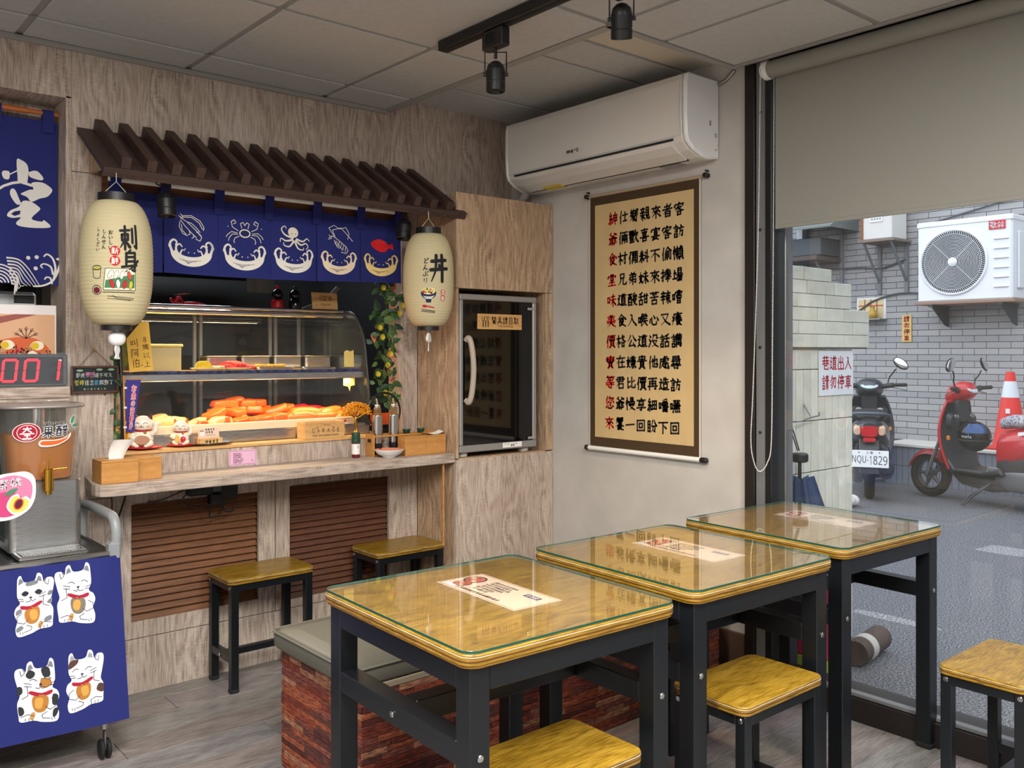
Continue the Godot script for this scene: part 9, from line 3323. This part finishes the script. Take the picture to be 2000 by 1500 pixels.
func small_outside() -> void:
	# little window with yellow glass
	var w := struct_node("window_3", V(9.49, 1.72, -5.0))
	part(w, "frame", B(V(9.485, 1.705, -5.17), V(9.51, 1.945, -4.83), 0.003), M.white)
	part(w, "pane", B(V(9.480, 1.725, -5.145), V(9.486, 1.925, -4.86)), sm(Color8(216, 200, 150), 0.3))
	for z in [-5.07, -5.0, -4.93]:
		part(w, "bar", B(V(9.474, 1.725, z - 0.004), V(9.481, 1.925, z + 0.004)), sm(Color8(150, 96, 60), 0.6))
	part(w, "bar", B(V(9.474, 1.85, -5.145), V(9.481, 1.862, -4.86)), sm(Color8(196, 84, 50), 0.6))
	var v := MB.new()
	v.lathe([Vector2(0, 0), Vector2(0.035, 0.0), Vector2(0.06, 0.03), Vector2(0.05, 0.07), Vector2(0.02, 0.10), Vector2(0.028, 0.13)], 20, V(9.40, 1.71, -4.94))
	single("brass_vase", v, sm(Color8(186, 146, 40), 0.3), "golden vase standing in the little barred window", "vase")
	part(w, "sill", B(V(9.33, 1.695, -5.17), V(9.50, 1.709, -4.82), 0.002), M.aluminium)
	var s := single("parking_sign", B(V(9.480, 1.45, -4.65), V(9.490, 1.74, -4.545), 0.003), sm(Color8(222, 190, 110), 0.6), "narrow yellow vertical sign with red characters on the grey tiled wall", "sign")
	var sh := Sheet.new(V(9.4796, 1.74, -4.65), V(0, 0, 1), V(0, -1, 0))
	write(sh, "請勿停車", V2(0.022, 0.012), V2(0.062, 0.06), V2(0, 0.069), 0.15, Color8(190, 26, 40))
	print_on(s, "lettering", sh)
	var c := thing("traffic_cone", "red traffic cone with one white band standing on the ledge behind the red scooter", "cone", V(9.25, 0.406, -3.47))
	var m := MB.new()
	m.lathe([Vector2(0.155, 0.03), Vector2(0.0772, 0.50), Vector2(0.0772, 0.50)], 36, c.position)
	m.lathe([Vector2(0.0515, 0.655), Vector2(0.037, 0.745), Vector2(0.037, 0.745), Vector2(0.0, 0.745)], 36, c.position)
	part(c, "body", m, sm(Color8(222, 26, 20), 0.45))
	var b := MB.new()
	b.lathe([Vector2(0.0785, 0.50), Vector2(0.0785, 0.501), Vector2(0.0528, 0.655), Vector2(0.05, 0.6555)], 36, c.position)
	part(c, "band", b, sm(Color8(216, 224, 230), 0.4))
	part(c, "foot", B(c.position + V(-0.18, 0, -0.18), c.position + V(0.18, 0.03, 0.18), 0.01), sm(Color8(200, 24, 20), 0.5))
	part(c, "tag", B(c.position + V(-0.115, 0.35, 0.0), c.position + V(-0.098, 0.395, 0.035)), M.paper)
	# roll and bin by the window
	var r := thing("rolled_mat", "brown rolled mat lying on the asphalt just outside the window", "mat", V(3.78, 0.0, -2.0))
	var rm := MB.new()
	rm.t = Transform3D(Basis(Vector3.UP, 0.15), V(3.66, 0.05, -1.98))
	var rr: Array = []
	for j in 2:
		var row := PackedVector3Array()
		for k in 40:
			var a := TAU * k / 40
			var q := 0.054 * (1.0 - 0.06 * float(k % 2))
			row.append(V(0.30 * j - 0.05, q * sin(a), q * cos(a)))
		rr.append(row)
	rm.skin(rr)
	part(r, "roll", rm, sm(Color8(84, 70, 64), 0.8))
	var band := MB.new()
	band.t = rm.t
	band.rod(V(0.02, 0, 0), V(0.08, 0, 0), 0.057, 28, 0.001)
	part(r, "band", band, sm(Color8(190, 188, 182), 0.7))
	var pb := thing("pink_bin", "bright pink plastic bin with a green foot just outside the glass", "bin", V(3.335, -0.008, -1.99))
	var pm := MB.new()
	pm.slab(rrect(-0.085, -0.10, 0.085, 0.10, 0.03), 0.12, 0.50, 0.01, Basis(V(1, 0, 0), V(0, 0, -1), V(0, 1, 0)), pb.position)
	part(pb, "body", pm, sm(Color8(206, 44, 92), 0.35))
	var pf := MB.new()
	pf.slab(rrect(-0.08, -0.095, 0.08, 0.095, 0.03), 0.0, 0.119, 0.006, Basis(V(1, 0, 0), V(0, 0, -1), V(0, 1, 0)), pb.position)
	part(pb, "foot", pf, sm(Color8(160, 186, 60), 0.5))
	var wb := MB.new()
	wb.ball(V(7.28, 0.05, -4.06), V(0.10, 0.055, 0.07), 18, 10)
	wb.ball(V(7.36, 0.045, -4.05), V(0.06, 0.05, 0.06), 14, 8)
	single("plastic_bag", wb, M.white, "white plastic bag on the asphalt beside the gate pillar", "bag")

# ---------------------------------------------------------------- scooters. Built with the front towards +x, rear axle over the origin
func ring_yz(x: float, y: float, ry: float, rz: float, e := 0.8, k := 24, dz := 0.0) -> PackedVector3Array:
	var row := PackedVector3Array()
	for i in k:
		var a := TAU * i / k
		row.append(V(x, y + ry * signf(sin(a)) * pow(absf(sin(a)), e), dz + rz * signf(cos(a)) * pow(absf(cos(a)), e)))
	return row

func loft(secs: Array, e := 0.8, dz := 0.0) -> MB:
	var m := MB.new()
	var rows: Array = []
	for s in secs:
		rows.append(ring_yz(s[0], s[1], s[2], s[3], e, 24, dz))
	m.skin(rows, secs[0][0] > secs[1][0])
	return m

func wheel(o: Node3D, x: float, y: float) -> void:
	var ax := Basis(V(1, 0, 0), V(0, 0, 1), V(0, -1, 0))
	var t := MB.new()
	var pr: Array = []
	for i in 13:
		var a := -PI * 0.85 + 1.7 * PI * i / 12.0
		pr.append(Vector2(0.168 + 0.042 * cos(a), 0.047 * sin(a)))
	t.lathe(pr, 40, V(x, y, 0), ax)
	part(o, "tyre", t, M.rubber)
	var r := MB.new()
	r.lathe([Vector2(0.13, -0.04), Vector2(0.142, -0.03), Vector2(0.13, -0.02), Vector2(0.128, 0.02), Vector2(0.142, 0.03), Vector2(0.13, 0.04)], 36, V(x, y, 0), ax)
	for i in 5:
		var a := TAU * i / 5.0
		r.tube([V(x + 0.03 * cos(a), y + 0.03 * sin(a), 0), V(x + 0.132 * cos(a + 0.15), y + 0.132 * sin(a + 0.15), 0)], [0.022, 0.014], 8)
	r.rod(V(x, y, -0.05), V(x, y, 0.05), 0.04, 20, 0.004)
	part(o, "rim", r, sm(Color8(120, 122, 124), 0.35, 0.7))

func scooter(at: Vector3, yaw: float, dark: bool) -> void:
	var o := thing("scooter", "dark scooter seen from behind with a white number plate, beside the gate pillar" if dark else "red scooter with a blue patterned seat cover parked along the alley wall", "scooter", Vector3.ZERO)
	var paint := sm(Color8(52, 58, 68), 0.3, 0.2) if dark else sm(Color8(186, 12, 26), 0.15)
	paint.clearcoat_enabled = true
	paint.clearcoat = 0.6
	var trim := sm(Color8(40, 43, 48), 0.45)
	var wy := 0.21
	wheel(o, 0, wy)
	wheel(o, 1.24, wy)
	# front fender
	var rows: Array = []
	for i in 13:
		var a := lerpf(0.25, 2.5, i / 12.0)
		var row := PackedVector3Array()
		for k in 9:
			var u := k / 4.0 - 1.0
			var rr := 0.238 - 0.045 * u * u
			row.append(V(1.24 + rr * cos(a), wy + rr * sin(a), 0.075 * u))
		rows.append(row)
	var fd := MB.new()
	fd.grid(rows)
	fd.grid(rows, false, true)
	part(o, "front_fender", fd, paint)
	for s in [-1.0, 1.0]:
		var fk := MB.new()
		fk.tube([V(1.24, wy, 0.075 * s), V(1.08, 0.62, 0.06 * s)], 0.018, 10)
		part(o, "fork", fk, M.aluminium)
	# leg shield, floor, tunnel
	var outer: Array = []
	var inner: Array = []
	for j in 13:
		var t := j / 12.0
		var w := 0.185 + 0.045 * sin(t * PI) - 0.04 * t * t
		var r1 := PackedVector3Array()
		var r2 := PackedVector3Array()
		for k in 13:
			var u := k / 6.0 - 1.0
			var x := 0.90 + 0.10 * sin(t * 2.2) + 0.09 * (1.0 - u * u) - 0.02 * t
			r1.append(V(x, 0.30 + 0.60 * t, w * u))
			r2.append(V(x - 0.03 - 0.05 * (1.0 - u * u), 0.30 + 0.60 * t, w * u * 0.985))
		outer.append(r1)
		inner.append(r2)
	var sh := MB.new()
	sh.grid(outer)
	part(o, "leg_shield", sh, paint)
	var sh2 := MB.new()
	sh2.grid(inner, false, true)
	part(o, "inner_shield", sh2, trim)
	var edge: Array = []
	for j in 13:
		edge.append((outer[j] as PackedVector3Array)[0] + V(-0.012, 0, 0))
	for j in 13:
		edge.append((outer[12 - j] as PackedVector3Array)[12] + V(-0.012, 0, 0))
	var eb := MB.new()
	eb.tube(edge, 0.015, 8)
	part(o, "shield_edge", eb, paint)
	var fl := MB.new()
	fl.slab(PackedVector2Array([V2(0.30, 0.30), V2(0.50, 0.275), V2(0.86, 0.275), V2(0.97, 0.40), V2(0.93, 0.42), V2(0.83, 0.315), V2(0.52, 0.315), V2(0.34, 0.36)]), -0.19, 0.19, 0.015)
	part(o, "floorboard", fl, trim)
	var ub := loft([[0.28, 0.22, 0.06, 0.12], [0.5, 0.20, 0.07, 0.15], [0.8, 0.22, 0.06, 0.14], [0.98, 0.30, 0.05, 0.09]], 0.6)
	part(o, "belly", ub, trim)
	# body under the seat
	var body := loft([[-0.47, 0.70, 0.03, 0.05], [-0.40, 0.685, 0.075, 0.105], [-0.2, 0.64, 0.115, 0.15], [0.05, 0.58, 0.15, 0.175], [0.25, 0.53, 0.17, 0.165], [0.40, 0.50, 0.17, 0.13], [0.44, 0.48, 0.15, 0.10]], 0.75)
	part(o, "body", body, paint)
	var low := loft([[-0.30, 0.50, 0.06, 0.10], [0.0, 0.42, 0.10, 0.15], [0.3, 0.38, 0.11, 0.15], [0.42, 0.36, 0.08, 0.12]], 0.6)
	part(o, "lower_body", low, trim)
	var seat := loft([[-0.38, 0.765, 0.02, 0.08], [-0.34, 0.79, 0.045, 0.125], [-0.1, 0.785, 0.05, 0.15], [0.1, 0.765, 0.055, 0.15], [0.32, 0.755, 0.06, 0.115], [0.42, 0.735, 0.05, 0.075], [0.44, 0.72, 0.02, 0.04]], 0.75)
	var sm2 := sm(Color8(26, 27, 29), 0.6)
	if not dark:
		sm2 = sm(Color.WHITE, 0.7)
		var nt := speckle(256, 0.045, Color8(30, 60, 110), Color8(224, 222, 216), 81, 2)
		var g := Gradient.new()
		g.offsets = PackedFloat32Array([0.0, 0.38, 0.46, 0.52, 0.60, 1.0])
		g.colors = PackedColorArray([Color8(26, 44, 84), Color8(40, 84, 140), Color8(120, 160, 200), Color8(228, 226, 220), Color8(214, 170, 120), Color8(70, 110, 160)])
		nt.color_ramp = g
		sm2.albedo_texture = nt
		sm2.uv1_triplanar = true
		sm2.uv1_scale = Vector3(3.2, 3.2, 3.2)
	part(o, "seat", seat, sm2)
	var gh := MB.new()
	gh.tube(curve3([V(-0.26, 0.73, -0.16), V(-0.42, 0.80, -0.15), V(-0.50, 0.815, 0), V(-0.42, 0.80, 0.15), V(-0.26, 0.73, 0.16)], 5), 0.016, 8)
	part(o, "grab_rail", gh, sm(Color8(84, 94, 108), 0.4, 0.4))
	# tail lamp, plate, rear mudguard
	var tl := loft([[-0.40, 0.665, 0.055, 0.075], [-0.45, 0.66, 0.06, 0.07], [-0.475, 0.655, 0.045, 0.055]], 0.5)
	part(o, "tail_lamp", tl, sm(Color8(206, 10, 34), 0.12))
	for s in [-1.0, 1.0]:
		var wl := loft([[-0.36, 0.665, 0.045, 0.035], [-0.43, 0.66, 0.042, 0.034], [-0.455, 0.655, 0.03, 0.022]], 0.7, 0.098 * s)
		part(o, "indicator", wl, sm(Color8(226, 190, 160), 0.12))
	var mg := MB.new()
	mg.slab(PackedVector2Array([V2(-0.30, 0.60), V2(-0.42, 0.585), V2(-0.52, 0.45), V2(-0.56, 0.30), V2(-0.54, 0.30), V2(-0.49, 0.45), V2(-0.38, 0.55)]), -0.085, 0.085, 0.01)
	part(o, "mudguard", mg, trim)
	part(o, "reflector", B(V(-0.475, 0.565, -0.05), V(-0.465, 0.60, 0.05), 0.003), sm(Color8(206, 30, 44), 0.3))
	var ps := Basis(V(0, 0, 1), -0.30)
	var pl := MB.new()
	pl.t = Transform3D(ps, V(-0.535, 0.425, 0))
	pl.box(V(-0.003, -0.075, -0.155), V(0.003, 0.075, 0.155), 0.002)
	part(o, "number_plate", pl, M.white)
	if dark:
		var s := Sheet.new(V(-0.535, 0.425, 0) + ps * V(-0.0034, 0.075, -0.155), V(0, 0, 1), ps * V(0, -1, 0))
		latin(s, "NQU", Rect2(0.016, 0.048, 0.112, 0.078), Color8(40, 50, 66), "Droid Sans")
		latin(s, "1", Rect2(0.158, 0.048, 0.012, 0.078), Color8(40, 50, 66), "Droid Sans")
		latin(s, "829", Rect2(0.186, 0.048, 0.112, 0.078), Color8(40, 50, 66), "Droid Sans")
		s.dot(V2(0.142, 0.088), 0.005, Color8(40, 50, 66))
		for x in [0.07, 0.236]:
			s.dot(V2(x, 0.02), 0.007, Color8(120, 126, 130), 10)
		write(s, "台灣", V2(0.128, 0.010), V2(0.024, 0.024), V2(0.03, 0), 0.1, Color8(120, 130, 140), 0, 4)
		print_on(o, "plate_lettering", s, 0.4)
	# steering head, bars, mirrors
	var hd := loft([[0.80, 0.99, 0.03, 0.06], [0.84, 1.0, 0.075, 0.11], [0.92, 0.985, 0.10, 0.135], [1.0, 0.96, 0.09, 0.12], [1.06, 0.94, 0.04, 0.06]], 0.85)
	part(o, "head_cowl", hd, paint)
	var nk := loft([[0.88, 0.84, 0.12, 0.07], [0.95, 0.84, 0.13, 0.085], [1.03, 0.82, 0.11, 0.06]], 0.7)
	part(o, "steering_cover", nk, trim)
	var dm := MB.new()
	dm.t = Transform3D(Basis(V(0, 0, 1), 0.75), V(0.826, 1.018, 0))
	dm.ball(Vector3.ZERO, V(0.055, 0.018, 0.085), 20, 8)
	part(o, "dashboard", dm, sm(Color8(196, 214, 218), 0.2))
	for s in [-1.0, 1.0]:
		var b := MB.new()
		b.tube([V(0.90, 1.0, 0.10 * s), V(0.86, 1.02, 0.22 * s)], 0.026, 10)
		part(o, "handlebar", b, trim)
		var gp := MB.new()
		gp.rod(V(0.86, 1.02, 0.21 * s), V(0.82, 1.025, 0.345 * s), 0.0175, 12, 0.004)
		part(o, "grip", gp, M.rubber)
		var lv := MB.new()
		lv.tube(curve3([V(0.89, 1.0, 0.2 * s), V(0.91, 0.985, 0.26 * s), V(0.875, 0.97, 0.345 * s)], 4), 0.006, 6)
		part(o, "brake_lever", lv, M.aluminium)
		var ms := MB.new()
		ms.tube(curve3([V(0.89, 1.03, 0.17 * s), V(0.90, 1.09, 0.185 * s), V(0.88, 1.13, 0.21 * s), V(0.87, 1.18, 0.245 * s)], 4), 0.007, 7)
		part(o, "mirror_stem", ms, M.black)
		var mt := Basis(V(1, 0, 0), -0.9 * s) * Basis(V(0, 1, 0), 0.25 * s)
		var mr := MB.new()
		mr.t = Transform3D(mt, V(0.868, 1.235, 0.29 * s))
		mr.ball(Vector3.ZERO, V(0.02, 0.082, 0.048), 22, 12)
		part(o, "mirror_shell", mr, M.black)
		var mg2 := MB.new()
		mg2.t = Transform3D(mt, V(0.868, 1.235, 0.29 * s) + mt * V(-0.014, 0, 0))
		mg2.ball(Vector3.ZERO, V(0.008, 0.072, 0.040), 22, 10)
		part(o, "mirror_glass", mg2, M.chrome)
	# pocket, hook, engine, exhaust, stand
	for s in [-1.0, 1.0]:
		var pk := loft([[0.88, 0.72, 0.06, 0.055], [0.93, 0.73, 0.075, 0.065]], 0.7, 0.11 * s)
		part(o, "glove_pocket", pk, trim)
		part(o, "badge", lump_badge(V(0.872, 0.77, 0.10 * s)), M.aluminium)
		part(o, "side_reflector", B(V(0.87, 0.56, 0.195 * s - 0.012), V(0.90, 0.60, 0.195 * s + 0.012), 0.006), sm(Color8(226, 130, 20), 0.3))
	var en := loft([[-0.12, 0.25, 0.09, 0.05], [0.05, 0.26, 0.10, 0.06], [0.3, 0.26, 0.09, 0.055], [0.42, 0.27, 0.05, 0.035]], 0.6, -0.10)
	part(o, "engine_case", en, sm(Color8(104, 106, 108), 0.4, 0.5))
	var ex := MB.new()
	var er: Array = []
	for q in [[-0.42, 0.34, 0.05, 0.05], [-0.38, 0.335, 0.075, 0.065], [-0.05, 0.27, 0.08, 0.065], [0.05, 0.25, 0.05, 0.045], [0.22, 0.20, 0.02, 0.02]]:
		er.append(ring_yz(q[0], q[1], q[2], q[3], 0.9, 20, 0.14))
	ex.skin(er, false)
	part(o, "exhaust", ex, sm(Color8(72, 76, 82), 0.3, 0.5))
	var sp := MB.new()
	var sr: Array = []
	for i in 90:
		var a := i * 0.72
		var q := i / 89.0
		var c := V(-0.03, 0.26, -0.12).lerp(V(-0.16, 0.56, -0.12), q)
		sr.append(c + V(cos(a) * 0.028, 0, sin(a) * 0.028))
	sp.tube(sr, 0.006, 5)
	part(o, "shock_spring", sp, M.black)
	var ss := MB.new()
	ss.tube([V(0.45, 0.22, -0.15), V(0.56, 0.11, -0.24), V(0.62, 0.02, -0.30)], 0.010, 7)
	ss.tube([V(0.50, 0.20, -0.13), V(0.62, 0.10, -0.22), V(0.64, 0.02, -0.30)], 0.008, 7)
	part(o, "side_stand", ss, sm(Color8(60, 62, 66), 0.5))
	for s in [-1.0, 1.0]:
		var vent := MB.new()
		vent.rod(V(0.46, 0.33, 0.175 * s), V(0.46, 0.33, 0.19 * s), 0.01, 8)
		vent.slab(rrect(0.36, 0.335, 0.48, 0.362, 0.012), 0.150 * s - 0.005, 0.150 * s + 0.02 * s, 0.002)
		part(o, "foot_peg", vent, M.aluminium)
	if not dark:
		# pale stickers and lettering on the left flank
		var f := func(p: Vector2, l: float) -> Vector3:
			return V(0.26 - p.x, 0.70 - p.y, -0.172 - l + 0.10 * maxf(0.0, 0.12 - p.y))
		var s := Sheet.new(Vector3.ZERO, V(-1, 0, 0), V(0, -1, 0), f)
		s.lift = 0.006
		s.fill(PackedVector2Array([V2(0.10, 0.02), V2(0.22, 0.005), V2(0.21, 0.03), V2(0.10, 0.05)]), Color8(226, 224, 226))
		s.line(PackedVector2Array([V2(0.2, 0.028), V2(0.42, 0.005)]), 0.008, Color8(226, 224, 226))
		latin(s, "many", Rect2(0.22, 0.05, 0.10, 0.03), Color8(230, 220, 224), "Droid Sans", true)
		print_on(o, "flank_print", s, 0.3)
	o.position = at
	o.rotation.y = yaw
	if not dark:
		# the bars are turned to the left, and with them everything that steers
		var piv := V(1.06, 0, 0)
		var steer := Transform3D(Basis(Vector3.UP, 0.2), piv) * Transform3D(Basis.IDENTITY, -piv)
		for c in o.get_children():
			for w in ["front_fender", "fork", "head_cowl", "dashboard", "handlebar", "grip", "brake_lever", "mirror", "tyre2", "rim2"]:
				if str(c.name).begins_with(w):
					c.transform = steer
		o.scale = V(0.9, 1, 1)
		var hel := thing("helmet", "black helmet with a blue visor hanging on the red scooter's hook", "helmet", Vector3.ZERO)
		var c := V(0.66, 0.60, -0.03)
		var hm := MB.new()
		hm.ball(c, V(0.145, 0.135, 0.125), 28, 18)
		part(hel, "shell", hm, sm(Color8(12, 13, 15), 0.12))
		var vs := MB.new()
		var vr: Array = []
		for j in 7:
			var row := PackedVector3Array()
			for k in 13:
				var a := lerpf(2.5, 3.9, k / 12.0)
				var b := lerpf(0.25, 0.95, j / 6.0)
				row.append(c + V(0.152 * cos(b) * cos(a + 0.8), 0.142 * sin(b), 0.132 * cos(b) * sin(a + 0.8)))
			vr.append(row)
		vs.grid(vr)
		vs.grid(vr, false, true)
		part(hel, "visor", vs, sm(Color8(70, 104, 160), 0.1, 0.3))
		var bd := MB.new()
		bd.lathe([Vector2(0.135, -0.045), Vector2(0.1405, -0.04), Vector2(0.1415, -0.03), Vector2(0.136, -0.025)], 32, c)
		part(hel, "rubber_edge", bd, M.rubber)
		var s := Sheet.new(Vector3.ZERO, V(-1, 0, 0), V(0, -1, 0), func(p: Vector2, l: float) -> Vector3:
			var a := 1.35 + p.x / 0.13
			var y := 0.01 - p.y
			var q := sqrt(maxf(0.0, 1.0 - y * y / 0.0182))
			return c + V(0.1465 * q * cos(a), y, -0.1265 * q * sin(a)))
		latin(s, "PENTA", Rect2(0.0, 0.0, 0.085, 0.02), Color8(190, 194, 200), "Droid Sans", true)
		print_on(hel, "lettering", s, 0.3)
		hel.position = at
		hel.rotation.y = yaw

func lump_badge(c: Vector3) -> MB:
	var m := MB.new()
	m.ball(c, V(0.008, 0.02, 0.032), 16, 8)
	return m
